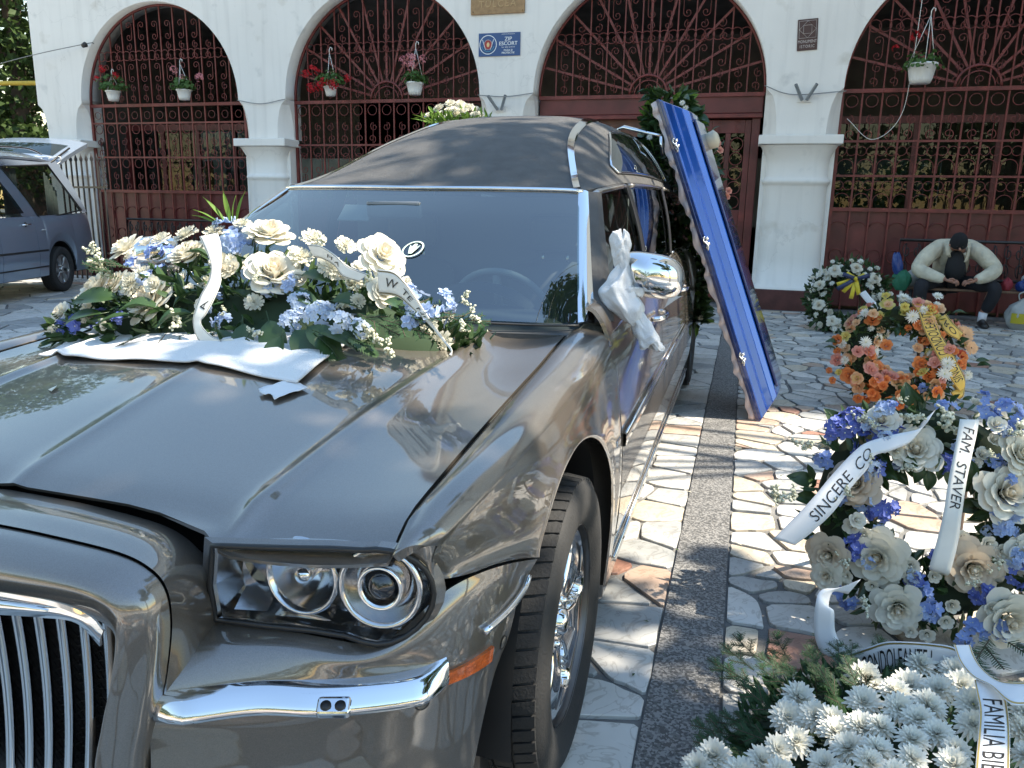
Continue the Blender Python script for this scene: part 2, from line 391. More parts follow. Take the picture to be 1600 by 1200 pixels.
_mm = _n.nodes.new('ShaderNodeMix'); _mm.data_type = 'RGBA'; _mm.blend_type = 'MULTIPLY'; _mm.inputs[0].default_value = 1; _n.links.new(_b.inputs['Base Color'].links[0].from_socket, _mm.inputs[6]); _n.links.new(_m1.outputs[0], _mm.inputs[7]); _n.links.new(_mm.outputs[2], _b.inputs['Base Color'])
m_plinth = M('plinth_paint', (.085, .028, .025), .6, var=.3, vscale=6, bump=.2, bscale=40)
m_redpaint = M('oxblood_paint', (.15, .028, .024), .48, var=.35, vscale=7, bump=.1, bscale=60)
m_redpanel = M('oxblood_panel', (.105, .020, .020), .42, var=.4, vscale=3, bump=.1, bscale=30)
m_iron = M('black_iron', (.02, .018, .02), .5)
m_dark = M('dark_room', (.035, .032, .03), .9, var=.3)
m_white = M('white_plastic', (.72, .72, .70), .4)
m_tile = M('roof_tile', (.22, .10, .06), .8, var=.4, vscale=12)
ARCH = [(-8.39, 1.565), (-4.33, 1.63), (-.26, 1.62), (3.95, 1.62)]
ZS, ZC = 2.93, 2.33
church = tag(empty('church', (-2, FY, 0)), 'whitewashed church front with four arched iron gates', 'church')
def cx_(x): return x + 2
X0, X1, ZT, TH = -10.9, 7.0, 6.35, .45
g = MB()
xs = [X0]
for c, r in ARCH:
    for k in range(41):
        a = PI - PI * k / 40; xs.append(None)
# front face above the springing, built column by column
def zarch(x):
    for c, r in ARCH:
        if abs(x - c) <= r + 1e-9: return ZS + math.sqrt(max(0, r * r - (x - c) ** 2))
    return ZS
XS = sorted({round(v, 5) for c, r in ARCH for v in [c - r * math.cos(PI * k / 48) for k in range(49)]} | {X0, X1} | {round(X0 + i * .5, 3) for i in range(1, 36)})
top = [(x, zarch(x)) for x in XS]
for i in range(len(XS) - 1):
    (xa, za), (xb, zb) = top[i], top[i + 1]
    V = [(xa, 0, za), (xb, 0, zb), (xb, 0, ZT), (xa, 0, ZT)]
    g.add(V, [(0, 1, 2, 3)], 0, False)
    V = [(xa, 0, za), (xb, 0, zb), (xb, TH, zb), (xa, TH, za)]
    g.add(V, [(3, 2, 1, 0)], 0, any(abs((xa + xb) / 2 - c) < r for c, r in ARCH))
    g.add([(xa, TH, za), (xb, TH, zb), (xb, TH, ZT), (xa, TH, ZT)], [(3, 2, 1, 0)], 0, False)
g.add([(X0, 0, 0), (X0, 7, 0), (X0, 7, ZT), (X0, TH, ZT), (X0, 0, ZT), (X0, 0, ZS), (X0, TH, ZS), (X0, TH, 0)], [(5, 6, 3, 4), (7, 1, 2, 3)], 0, False)
g.build('wall', m_wall, church, loc=(2, 0, 0), weld=True)
PIER = [(-10.43, .47), (-6.39, .43), (-2.30, .41), (1.845, .485), (6.05, .48)]
for (c, hw) in PIER:
    pr = MB()                                        # block between capital and springing, corners cut back in a curve
    Vr = []
    for z in np.linspace(ZC, ZS, 9):
        u = (z - ZC) / (ZS - ZC); k = .17 * math.sqrt(max(0, 1 - u * u))   # chamfer dies out towards the springing
        Vr.append([(c - hw, TH, z), (c - hw, .001 + k * 1.3, z), (c - hw + k, .0, z), (c + hw - k, .0, z), (c + hw, .001 + k * 1.3, z), (c + hw, TH, z)])
    pr.grid(Vr, 0, False, flip=True)
    pr.build('pier', m_wall, church, loc=(2, 0, 0), weld=True)
    col = MB()
    def sec(z, a, b, e=3.2, n=28):
        return [(c + a * math.copysign(abs(math.cos(t)) ** (2 / e), math.cos(t)), .16 - b * abs(math.sin(t)) ** (2 / e), z) for t in [PI * k / n for k in range(n + 1)]]
    prof = [(.27, .47, .29), (.31, .465, .285), (.34, .42, .22), (.7, .412, .215), (1.2, .405, .205), (1.66, .40, .20), (1.69, .41, .212), (1.715, .435, .235), (1.745, .435, .235), (1.77, .41, .212), (1.80, .395, .195), (1.95, .395, .195), (2.04, .405, .21), (2.12, .435, .245), (2.19, .475, .285), (2.205, .49, .30)]
    k = hw / .47
    col.grid([sec(z, a * k, b, 4.2 if z > 2.1 or z < .33 else 3.0) for z, a, b in prof], 0, True, flip=True)
    co = col.build('column', m_wall, church, loc=(2, 0, 0))
    ab = MB(); ab.box((c - hw * 1.10, -.15, 2.21), (c + hw * 1.10, .30, ZC - .001)); ab.build('capital', m_wall, church, loc=(2, 0, 0), bevel=.012)
    bs = MB(); bs.box((c - hw * .96, .10, .2), (c + hw * .96, .44, 2.25)); bs.build('pier', m_wall, church, loc=(2, 0, 0))
    pl = MB(); pl.box((c - hw * 1.0, -.135, -.02), (c + hw * 1.0, .40, .268)); pl.build('plinth', m_plinth, church, loc=(2, 0, 0), bevel=.01)
g = MB(); g.box((X0 - .25, -.28, ZT + .002), (X1 + .2, .5, ZT + .16)); g.build('cornice', m_wall, church, loc=(2, 0, 0), bevel=.03)
g = MB(); g.add([(X0 - .4, -.45, ZT + .17), (X1 + .3, -.45, ZT + .17), (X1 + .3, 4.2, ZT + 1.0), (X0 - .4, 4.2, ZT + 1.0), (X0 - .4, -.45, ZT + .26), (X1 + .3, -.45, ZT + .26), (X1 + .3, 4.2, ZT + 1.1), (X0 - .4, 4.2, ZT + 1.1)], [(3, 2, 1, 0), (4, 5, 6, 7), (0, 1, 5, 4), (1, 2, 6, 5), (2, 3, 7, 6), (3, 0, 4, 7)], 0, False)
g.build('roof', m_tile, church, loc=(2, 0, 0))
# porch room behind the gates
m_curtain = M('curtain', (.42, .43, .42), .9, var=.15)
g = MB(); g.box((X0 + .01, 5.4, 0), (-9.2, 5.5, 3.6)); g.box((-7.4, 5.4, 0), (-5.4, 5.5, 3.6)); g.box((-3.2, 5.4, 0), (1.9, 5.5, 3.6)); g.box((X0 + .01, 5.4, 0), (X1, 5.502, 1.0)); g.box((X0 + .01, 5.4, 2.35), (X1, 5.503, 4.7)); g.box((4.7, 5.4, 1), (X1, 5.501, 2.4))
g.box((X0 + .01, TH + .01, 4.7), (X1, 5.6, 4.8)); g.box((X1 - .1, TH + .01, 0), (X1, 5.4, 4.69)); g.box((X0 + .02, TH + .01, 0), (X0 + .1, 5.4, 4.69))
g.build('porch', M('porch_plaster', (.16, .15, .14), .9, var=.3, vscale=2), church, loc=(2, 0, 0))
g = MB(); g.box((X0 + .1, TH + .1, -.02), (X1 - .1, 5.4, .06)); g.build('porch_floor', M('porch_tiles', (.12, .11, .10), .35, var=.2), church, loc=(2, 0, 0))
# ---- iron gates
def spiral(cx, cz, r0, r1, a0, turns, n=18):
    return [(cx + (r0 + (r1 - r0) * t) * math.cos(a0 + turns * 2 * PI * t), 0, cz + (r0 + (r1 - r0) * t) * math.sin(a0 + turns * 2 * PI * t)) for t in np.linspace(0, 1, n)]
def scroll_s(h, w_):
    up = spiral(-w_ * .10, h * .27, w_ * .07, w_ * .36, .4, 1.15)
    dn = [(-x, 0, -z) for x, y, z in reversed(up)]
    return up + dn
def scroll_c(h, w_):
    a = spiral(0, h * .33, w_ * .08, w_ * .34, 2.2, 1.2)
    b = [(x, y, -z) for x, y, z in reversed(a)]
    return a + b
def ringpath(r, n=20): return [(r * math.cos(2 * PI * k / n), 0, r * math.sin(2 * PI * k / n)) for k in range(n)]
_ir = .0065
def tmesh(name, path, r=_ir, closed=False):
    b = MB(); b.tube(path, r, 4, closed=closed, caps=False); me = b.mesh(name); return me
ME_S = tmesh('scroll', scroll_s(.34, .20)); ME_C = tmesh('scroll', scroll_c(.30, .20)); ME_R = tmesh('ring', ringpath(.075), closed=True); ME_RS = tmesh('ring', ringpath(.055), closed=True); ME_H = tmesh('scroll', [(-.1, 0, -.1)] + [(.1 * math.cos(PI - PI * k / 10), 0, -.02 + .1 * math.sin(PI - PI * k / 10)) for k in range(11)] + [(.1, 0, -.1)])
for me in (ME_S, ME_C, ME_R, ME_RS, ME_H): me.materials.append(m_redpaint)
def gate(cx, r, label, sb, sun, rows, panel_top=1.37, dark=.0, seed=0, door=False):
    rg = random.Random(seed)
    t = tag(empty('iron_gate', (cx, FY + sb, 0)), label, 'gate', 'arched iron gates of the church')
    rr = r - .015
    fr = MB()
    fr.tube([(rr * math.cos(PI * k / 40), 0, ZS + rr * math.sin(PI * k / 40)) for k in range(41)], .024, 4)
    if not door:
        for s in (-1, 1): fr.box((s * rr - .02, -.02, 0), (s * rr + .02, .02, ZS))
    fr.build('frame', m_redpaint, t)
    rl = MB(); rl.box((-rr, -.03, ZS - .045), (rr, .02, ZS + .005)); rl.build('rail', m_redpaint, t)
    nb = max(8, round(2 * rr / .255)); pitch = 2 * rr / nb
    xs = [-rr + pitch * k for k in range(1, nb)]
    for x in xs:                                                       # tympanum bars
        h = math.sqrt(max(.01, rr * rr - x * x))
        b = MB(); b.box((-.009, -.009, ZS), (.009, .009, ZS + h)); b.build('bar', m_redpaint, t, loc=(x, 0, 0))
        for z in np.arange(.18, h - .12, .33):
            me = ME_S if (int(z / .33) % 2 == 0) else ME_C
            if abs(x + pitch / 2) < rr and z + .15 < math.sqrt(max(0, rr * rr - min(rr, abs(x + pitch / 2) + .08) ** 2)):
                link('scroll', me, t, loc=(x + pitch / 2, .012, ZS + z), rot=(0, 0, PI if rg.random() < .5 else 0), scale=.92)
    for ri in range(nb * 2):                                            # a row of rings across
        x = -rr + pitch / 4 + ri * pitch / 2; z = .78
        if x * x + (z + .09) ** 2 < rr * rr: link('ring', ME_R, t, loc=(x, -.006, ZS + z))
    if sun:
        b = MB(); b.tube([(.27 * math.cos(PI * k / 14), 0, ZS + .27 * math.sin(PI * k / 14)) for k in range(15)], .02, 4); b.tube([(.20 * math.cos(PI * k / 14), .01, ZS + .20 * math.sin(PI * k / 14)) for k in range(15)], .012, 4); b.build('fan_arch', m_redpaint, t)
        for k in range(1, 12):
            a = PI * k / 12
            b = MB(); b.box((-.016, .012, .27), (.016, .028, rr - .02)); b.build('ray', m_redpaint, t, loc=(0, 0, ZS), rot=(0, PI / 2 - a, 0))
    if door: return t
    for x in xs:
        b = MB(); b.box((-.011, -.011, 0), (.011, .011, ZS - .045)); b.build('bar', m_redpaint, t, loc=(x, 0, 0))
    for z in rows:
        b = MB(); b.box((-rr + .02, -.016, z - .014), (rr - .02, .008, z + .014)); b.build('rail', m_redpaint, t)
    lv = sorted(list(rows) + [panel_top, ZS - .05])
    for a, b_ in zip(lv, lv[1:]):
        h = b_ - a
        for k, x in enumerate([-rr] + xs):
            xm = x + pitch / 2
            if h > .5:
                link('scroll', ME_S, t, loc=(xm, .01, a + h * .30), rot=(0, 0, PI * (k % 2))); link('ring', ME_R, t, loc=(xm, -.006, b_ - .10)); 
                if h > .75: link('scroll', ME_C, t, loc=(xm, .01, a + h * .68), rot=(0, 0, PI * (k % 2)))
            elif h > .3:
                link('ring', ME_R, t, loc=(xm - pitch / 4, -.006, a + h * .72), scale=.8); link('ring', ME_R, t, loc=(xm + pitch / 4, -.006, a + h * .72), scale=.8); link('scroll', ME_H, t, loc=(xm, .01, a + .14))
            else: link('ring', ME_R, t, loc=(xm, -.006, a + h / 2), scale=.8)
    p = MB(); p.box((-rr + .02, .03, .05), (rr - .02, .05, panel_top)); p.build('panel', m_redpanel, t)
    b = MB(); b.box((-rr + .02, -.016, panel_top - .02), (rr - .02, .03, panel_top + .03)); b.build('rail', m_redpaint, t)
    for k, x in enumerate([-rr] + xs):
        for z in (.35, .75, 1.12):
            link('scroll' if z != .75 else 'ring', ME_H if z != .75 else ME_R, t, loc=(x + pitch / 2, .02, z), scale=1.15)
    return t
gate(*ARCH[0], 'dark red iron gate with geranium pots, leftmost, beside the spiked fence', .20, False, (2.62, 2.05), 1.47, seed=1)
gate(*ARCH[1], 'dark red iron gate behind the hearse windscreen, with red and pink geraniums', .28, True, (2.25,), 1.37, seed=2)
gate(*ARCH[2], 'sunburst iron fanlight over the open church door', .33, True, (), door=True, seed=3)
gate(*ARCH[3], 'dark red iron gate behind the seated man, with white pot of geraniums', .24, True, (2.27, 1.82), 1.37, seed=4)
# glazed screens behind the left and right gates
m_pane = glass_mat('porch_glass', (.55, .58, .56), 1.4, .0)
def screen(cx, r, label, z0=1.3, z1=2.62, y=1.0, n=4):
    t = tag(empty('glazed_screen', (cx, FY + y, 0)), label, 'screen')
    wd = 2 * (r - .05)
    for k in range(n + 1):
        x = -wd / 2 + wd * k / n; b = MB(); b.box((-.035, -.03, .06), (.035, .03, z1)); b.build('post', m_redpanel, t, loc=(x, 0, 0))
    for z in (z0, z1):
        b = MB(); b.box((-wd / 2, -.034, z - .05), (wd / 2, .034, z + .05)); b.build('rail', m_redpanel, t)
    for k in range(n):
        x = -wd / 2 + wd * (k + .5) / n; b = MB(); b.box((-wd / n / 2 + .035, -.004, z0 + .05), (wd / n / 2 - .035, .004, z1 - .05)); b.build('pane', m_pane, t, loc=(x, 0, 0))
    b = MB(); b.box((-wd / 2, -.02, .06), (wd / 2, .02, z0 - .05)); b.build('panel', m_redpanel, t)
    return t
screen(*ARCH[0], 'red framed glazed porch screen behind the leftmost gate', n=4)
screen(*ARCH[3], 'red framed glazed porch screen behind the seated man', n=3)
# pale curtain, white shrine and flower tubs inside the left arch
g = MB(); G = []
for i in range(90):
    u = i / 89; x = -8.9 + 2.1 * u; y = .06 * math.sin(u * 58) + .02 * math.sin(u * 23)
    G.append([(x, y, z) for z in (1.0, 1.8, 2.6)])
g.grid(G); tag(g.build('curtain', m_curtain, None, loc=(0, FY + 1.5, 0)), 'pale grey curtain hanging inside the leftmost arch', 'curtain')
t = tag(empty('shrine', (-8.35, FY + 1.25, 1.30)), 'white arched wooden shrine board inside the leftmost arch', 'shrine')
b = MB(); b.prism([(-.36, 0)] + [(.36 * math.cos(PI - PI * k / 12) * (1 - .0), .52 + .40 * math.sin(PI * k / 12)) for k in range(13)] + [(.36, 0)], 0, .05, T=Matrix.Rotation(PI / 2, 4, 'X')); b.build('board', M('shrine_white', (.62, .60, .56), .7, var=.2), t, bevel=.01)
b = MB(); b.box((-.09, -.06, .25), (.09, .0, .75)); b.build('icon', M('icon', (.25, .15, .08), .5, var=.6, vscale=20), t)
# ---- door of the third arch
t = tag(empty('church_door', (-.26, FY + .42, 0)), 'dark red church door standing open under the sunburst fanlight', 'door')
b = MB(); b.box((-1.60, -.09, 2.66), (1.60, .06, 2.90)); b.build('lintel', m_redpanel, t, bevel=.012)
b = MB(); b.box((-1.60, -.12, 2.60), (1.60, .05, 2.655)); b.build('rail', m_redpaint, t, bevel=.006)
m_wood = M('door_wood', (.10, .035, .022), .45, var=.4, vscale=5, bump=.1)
for x0, x1 in ((-1.60, -1.50), (-1.08, -1.0), (.76, .84), (1.47, 1.58)):
    b = MB(); b.box((x0, -.06, .05), (x1, .05, 2.6)); b.build('post', m_redpanel, t, bevel=.008)
b = MB(); b.box((-1.5, -.02, .05), (-1.08, .02, 2.6)); b.build('side_panel', m_wood, t)
b = MB(); b.box((-1.0, -.015, 2.36), (.76, .03, 2.6)); b.build('transom', m_wood, t)
lf = MB()
for x0, x1, z0, z1 in ((.845, .93, .06, 2.58), (1.38, 1.465, .06, 2.58), (.931, 1.379, 2.40, 2.58), (.931, 1.379, 1.12, 1.34), (.931, 1.379, .06, .3), (1.12, 1.19, 1.341, 2.399)): lf.box((x0, -.03, z0), (x1, .03, z1))
lf.build('leaf', m_redpanel, t, bevel=.006)
b = MB(); b.box((.931, -.004, 1.341), (1.379, .004, 2.399)); b.build('pane', m_pane, t)
b = MB(); b.box((.931, -.012, .301), (1.379, .012, 1.119)); b.build('panel', m_wood, t)
for k in range(5):
    for x in (1.03, 1.28): link('ring', ME_R, t, loc=(x, -.04, 1.45 + k * .2), scale=1.15)
for x in (1.03, 1.28):
    for z in (.5, .85): link('scroll', ME_S, t, loc=(x, -.03, z))
    link('scroll', ME_C, t, loc=(x, -.04, 2.5), scale=.5)
b = MB(); b.box((1.38, -.055, 1.18), (1.46, -.031, 1.32)); b.build('lock_plate', m_redpaint, t)
# ---- plaques
m_bronze = M('bronze_plaque', (.30, .185, .095), .42, .35, var=.2, vscale=20)
m_blue = M('sign_blue', (.025, .075, .22), .35); m_ink_w = M('sign_white', (.78, .80, .82), .5); m_maroon = M('enamel_maroon', (.06, .022, .022), .3)
def put_text(parent, txt, size, loc, mat, name='lettering', ext=.0008, sx=1.0, space=1.0, rot=0):
    me = text_mesh(txt, size, ext=ext, sx=sx, space=space); me.materials.append(mat)
    return link(name, me, parent, loc=loc, rot=(PI / 2, rot, 0))
t = tag(empty('bronze_plaque', (-2.43, FY, 4.31), 0), 'bronze plaque with raised lettering high on the wall', 'plaque')
b = MB(); b.box((-.405, -.03, -.28), (.405, -.002, .28)); b.build('plate', m_bronze, t, bevel=.006)
m_br2 = M('bronze_letter', (.42, .28, .15), .35, .5)
put_text(t, 'TULCEA', .13, (0, -.032, -.15), m_br2, ext=.004, space=1.25); put_text(t, 'MUNICIPIULUI', .12, (0, -.032, .03), m_br2, ext=.004)
for x in (-.37, .37):
    for z in (-.245, .245): b = MB(); b.lathe([(0, .012), (.010, .010), (.014, 0)], 10, T=TR((x, -.03, z), (PI / 2, 0, 0))); b.build('screw', m_bronze, t)
t = tag(empty('security_sign', (-2.40, FY, 3.62)), 'blue ZIP ESCORT sign with round crest on the white wall', 'sign')
b = MB(); b.box((-.315, -.014, -.158), (.315, -.002, .158)); b.build('plate', m_blue, t, bevel=.002)
for r0, r1, mt, yy in ((.132, .122, m_ink_w, -.0155), (.06, .0, M('crest_red', (.35, .03, .03), .4), -.0155)):
    b = MB(); n = 32; sx_ = 1.0
    V = [(r0 * math.cos(2 * PI * k / n) * (.9 if r1 == 0 else 1), 0, r0 * math.sin(2 * PI * k / n)) for k in range(n)] + [(r1 * math.cos(2 * PI * k / n), 0, r1 * math.sin(2 * PI * k / n)) for k in range(n)]
    b.add(V, [(k, (k + 1) % n, n + (k + 1) % n, n + k) for k in range(n)], 0, False); b.build('crest', mt, t, loc=(-.17, yy, .0))
b = MB(); b.tube([(.066 * math.cos(2 * PI * k / 24) * .92, 0, .066 * math.sin(2 * PI * k / 24)) for k in range(24)], .004, 4, closed=True); b.build('crest', M('crest_rim', (.55, .45, .42), .5), t, loc=(-.17, -.016, .0))
b = MB(); b.tube([(.095 * math.cos(a), 0, .095 * math.sin(a)) for a in np.linspace(PI * 1.08, PI * 1.92, 14)], .011, 4, flat=.3); b.build('crest', M('crest_band', (.10, .38, .55), .5), t, loc=(-.17, -.017, .0))
for s in (-1, 1): b = MB(); b.tube([(s * .085, 0, .07), (s * .035, 0, -.07)], .005, 4); b.build('crest', m_ink_w, t, loc=(-.17, -.0165, 0))
b = MB(); b.lathe([(0, .004), (.022, .0)], 10, T=TR((0, 0, .0), (PI / 2, 0, 0), (1, 1.5, 1))); b.build('crest', M('crest_gold', (.7, .5, .25), .4), t, loc=(-.17, -.016, 0))
for s_, sz, z in (('ZIP', .075, .070), ('ESCORT', .072, .008), ('Tel.: 0241 519 717', .026, -.042), ('PAZA SI', .036, -.083), ('PROTECTIE', .036, -.118)):
    put_text(t, s_, sz, (.135, -.0165, z), m_ink_w, sx=1.05)
    if sz > .03: put_text(t, s_, sz, (.137, -.0162, z), m_ink_w, sx=1.05)
put_text(t, 'SOCIETATE SPECIALIZATA', .017, (.135, -.0165, .135), m_ink_w)
t = tag(empty('monument_sign', (1.815, FY, 3.59), 0), 'small brown MONUMENT ISTORIC sign with nested squares', 'sign'); t.rotation_euler = (0, R(-3.0), 0)
b = MB(); b.box((-.125, -.014, -.192), (.125, -.002, .192)); b.build('plate', m_maroon, t, bevel=.004)
def sq(r, rot, zc):
    return [(r * math.cos(rot + PI / 2 * k), -.0155, zc + r * math.sin(rot + PI / 2 * k)) for k in range(4)]
m_pale = M('enamel_line', (.52, .46, .44), .5)
for r, rot in ((.148, PI / 4), (.104, 0), (.072, PI / 4)):
    b = MB(); b.tube(sq(r, rot, .065), .0038, 4, closed=True); b.build('emblem_line', m_pale, t)
put_text(t, 'MONUMENT', .052, (0, -.0155, -.085), m_pale, sx=.78); put_text(t, 'ISTORIC', .052, (0, -.0155, -.145), m_pale, sx=.8, space=1.25)
# ---- flag holders, cables
m_zinc = M('zinc', (.33, .35, .36), .4, .7)
for i, (x, z, lb) in enumerate(((1.85, 2.80, 'grey double flag holder above the right-hand column'), (-2.38, 2.74, 'grey double flag holder behind the hearse roof'))):
    t = tag(empty('flag_holder', (x, FY, z)), lb, 'flag holder', 'flag holders')
    b = MB(); b.box((-.09, -.02, -.05), (.09, -.002, .03)); b.build('base_plate', m_wall, t, bevel=.004)
    for s in (-1, 1):
        b = MB(); p0 = Vector((s * .03, -.03, -.02)); p1 = Vector((s * .13, -.17, .155)); b.tube([p0, p1], .022, 12, caps=False); b.tube([p0, p1 * .98], .016, 12, caps=True); b.build('tube', m_zinc, t)
m_cable = M('cable', (.22, .22, .21), .6)
def cable(label, pts, r=.006, mt=None):
    b = MB(); b.tube(cr(pts, 14 * len(pts)), r, 6); tag(b.build('cable', mt or m_cable), label, 'cable')
cable('thin grey cable along the wall left of the leftmost arch', [(-16, 11.5, 3.40), (-11.5, 9.93, 3.64), (-9.75, 9.90, 3.87), (-9.6, 10.0, 3.9)], .007)
cable('thin cable across the pier left of the second gate', [(-6.83, 9.94, 2.93), (-6.4, 9.945, 2.87), (-5.95, 9.94, 2.93)])
cable('thin cable across the pier behind the hearse roof', [(-2.72, 9.94, 2.93), (-2.3, 9.945, 2.90), (-1.87, 9.94, 2.94)])
cable('thin cables sagging across the pier beside the flag holder', [(1.33, 9.94, 2.97), (1.7, 9.945, 2.85), (2.36, 9.94, 2.88)])
cable('thin white wire looping over the gate behind the seated man', [(2.42, 10.1, 2.55), (2.75, 10.05, 2.28), (3.05, 10.02, 2.55), (3.12, 10.0, 3.2), (3.15, 10.0, 4.6)], .004, m_white)
cable('upper overhead power line above the courtyard, outside the picture', [(.2, -4, 9.6), (1.6, 3, 8.4), (3.8, 9.9, 8.0)], .008, m_iron)
cable('lower overhead power line above the courtyard, outside the picture', [(-.2, -4, 9.5), (1.25, 3, 8.3), (3.6, 9.9, 7.8)], .008, m_iron)
b = MB(); b.lathe([(0, 0), (.035, .01), (.045, .08), (.02, .10), (0, .10)], 10, T=TR((-9.74, 9.88, 3.84), (0, PI / 2 - .3, 0))); tag(b.build('cable_anchor', m_iron), 'black cable anchor at the edge of the leftmost arch', 'anchor')
# ================================================================== the long grey hearse
def paint_mat(name, col, flake=.35, metal=.75, rough=.30):
    m = bpy.data.materials.new(name); m.use_nodes = True; n = m.node_tree; b = n.nodes['Principled BSDF']
    tc = n.nodes.new('ShaderNodeTexCoord'); v = n.nodes.new('ShaderNodeTexVoronoi'); v.inputs['Scale'].default_value = 900
    n.links.new(tc.outputs['Object'], v.inputs['Vector'])
    sp = n.nodes.new('ShaderNodeSeparateColor'); n.links.new(v.outputs['Color'], sp.inputs[0])
    mr = n.nodes.new('ShaderNodeMapRange'); mr.inputs[3].default_value = 1 - flake; mr.inputs[4].default_value = 1 + flake; n.links.new(sp.outputs[0], mr.inputs[0])
    nz = n.nodes.new('ShaderNodeTexNoise'); nz.inputs['Scale'].default_value = 3.5; nz.inputs['Detail'].default_value = 7; n.links.new(tc.outputs['Object'], nz.inputs['Vector'])
    mx = n.nodes.new('ShaderNodeMix'); mx.data_type = 'RGBA'; mx.blend_type = 'MULTIPLY'; mx.inputs[0].default_value = 1; mx.inputs[6].default_value = (*col, 1)
    n.links.new(mr.outputs[0], mx.inputs[7]); n.links.new(mx.outputs[2], b.inputs['Base Color'])
    b.inputs['Metallic'].default_value = metal; b.inputs['Roughness'].default_value = rough
    b.inputs['Coat Weight'].default_value = 1; b.inputs['Coat IOR'].default_value = 2.0
    r2 = n.nodes.new('ShaderNodeMapRange'); r2.inputs[1].default_value = .35; r2.inputs[2].default_value = .75; r2.inputs[3].default_value = .015; r2.inputs[4].default_value = .07     # a film of dust
    n.links.new(nz.outputs['Fac'], r2.inputs[0]); n.links.new(r2.outputs[0], b.inputs['Coat Roughness'])
    return m
m_paint = paint_mat('hearse_paint', (.150, .131, .113), .13, .55, .36)
m_chrome = M('chrome', (.72, .72, .73), .06, 1.0)
m_blk = M('black_trim', (.012, .012, .013), .45)
m_rubber = M('tyre_rubber', (.018, .018, .019), .75, bump=.2, bscale=150)
m_vinyl = M('vinyl_roof', (.095, .093, .093), .55, var=.2, vscale=14, bump=1.0, bscale=420)
m_ws = glass_mat('windscreen_glass', (.46, .56, .56), 2.0, .10)
m_sideglass = glass_mat('side_glass', (.30, .34, .33), 1.55, .0)
m_in = M('cabin_plastic', (.055, .058, .062), .7, bump=.1)
m_seat = M('seat_leather', (.22, .22, .21), .5)
hearse = tag(empty('hearse', (0, 0, 0)), 'long taupe grey hearse with black vinyl roof, flowers on its bonnet', 'hearse')
def grid_normals(G):
    du = np.gradient(G, axis=0); dv = np.gradient(G, axis=1); n = np.cross(du, dv); l = np.linalg.norm(n, axis=2, keepdims=True); return n / np.maximum(l, 1e-9)
def skin(mb, G, ref, skirt=.012, mi=0, off=0.0):
    """surface grid with its border folded inwards; ref(point)->outward direction"""
    G = np.asarray(G, float); N = grid_normals(G); c = G.reshape(-1, 3).mean(0)
    flip = (N.reshape(-1, 3) * (np.asarray(ref)[None])).sum() < 0
    if flip: N = -N
    G = G + N * off
    o = len(mb.v); m, n = G.shape[:2]
    mb.grid(G, mi, True, flip=not flip)
    if skirt:
        B = [(0, j) for j in range(n)] + [(i, n - 1) for i in range(1, m)] + [(m - 1, j) for j in range(n - 2, -1, -1)] + [(i, 0) for i in range(m - 2, 0, -1)]
        V = [G[i, j] for i, j in B] + [G[i, j] - N[i, j] * skirt for i, j in B]; k = len(B)
        F = [((a + 1) % k, a, k + a, k + (a + 1) % k) for a in range(k)]
        if not flip: F = [tuple(reversed(f)) for f in F]
        mb.add(V, F, mi, False)
    return G
def mir(rows, s): return [[(x * s, y, z) for x, y, z in r] for r in rows]
def lerpx(x, xs, ys): return float(np.interp(x, xs, ys))
# ---- bonnet
HY = [-.66, -.60, -.45, -.25, 0, .25, .42, .66]
HC = [.824, .842, .879, .926, .970, 1.0, 1.012, 1.02]
HR = [.812, .832, .857, .889, .919, .942, .955, .966]
HG = [.819, .842, .862, .884, .911, .934, .951, .974]
def smoothcurve(X, Y):
    c = cr(list(zip(X, Y)), 200)
    for _ in range(900): c[1:-1, 1] = .5 * c[1:-1, 1] + .25 * (c[:-2, 1] + c[2:, 1])
    return c
_HC, _HR, _HG = smoothcurve(HY, HC), smoothcurve(HY, HR), smoothcurve(HY, HG)
def zc(y): return float(np.interp(y, _HC[:, 0], _HC[:, 1]))
def zr(y): return float(np.interp(y, _HR[:, 0], _HR[:, 1]))
def zg_(y): return float(np.interp(y, _HG[:, 0], _HG[:, 1]))
def relax(G, it, ax=(0, 1)):
    """fair a grid without moving its border"""
    G = np.array(G, float)
    for _ in range(it):
        if 0 in ax: G[1:-1] = .5 * G[1:-1] + .25 * (G[:-2] + G[2:]) if 1 not in ax else G[1:-1]
        if 0 in ax and 1 in ax: G[1:-1, 1:-1] = .5 * G[1:-1, 1:-1] + .125 * (G[:-2, 1:-1] + G[2:, 1:-1] + G[1:-1, :-2] + G[1:-1, 2:])
        elif ax == (1,): G[:, 1:-1] = .5 * G[:, 1:-1] + .25 * (G[:, :-2] + G[:, 2:])
    return G
def hood_y(t, x):
    a = abs(x); yf = -.655 if a < .36 else (-.69 if a < .44 else -.712 + .09 * max(0, (a - .47)) / .28)
    if a < .47: yf = -.655 - max(0, a - .30) * .30
    else: yf = -.715 + (a - .47) * .16
    yb = .40 + .26 * (a / .75) ** 2
    return yf + (yb - yf) * t
HX = [0, .012, .10, .25, .40, .455, .475, .50, .53, .62, .70, .748]
def hood_z(x, y, t):
    a = abs(x); xr = .475 + .05 * max(0, min(1, (y + .68) / .9))
    if a <= xr:
        u = a / xr; z = zc(y) + (zr(y) - zc(y)) * u ** 1.5
    else:
        u = (a - xr) / (.75 - xr); z = zr(y) + (zg_(y) - zr(y)) * u - .010 * math.sin(PI * min(1, u))
    z += .013 * math.exp(-((a - xr) / .020) ** 2) * min(1, max(0, (t - .01) * 14)) ** .5    # ridge that runs up from the nose
    z += .0045 * math.exp(-(a / .016) ** 2)
    return z
TS = [0, .012, .03, .05, .08, .12, .17] + list(np.linspace(.22, 1, 24))
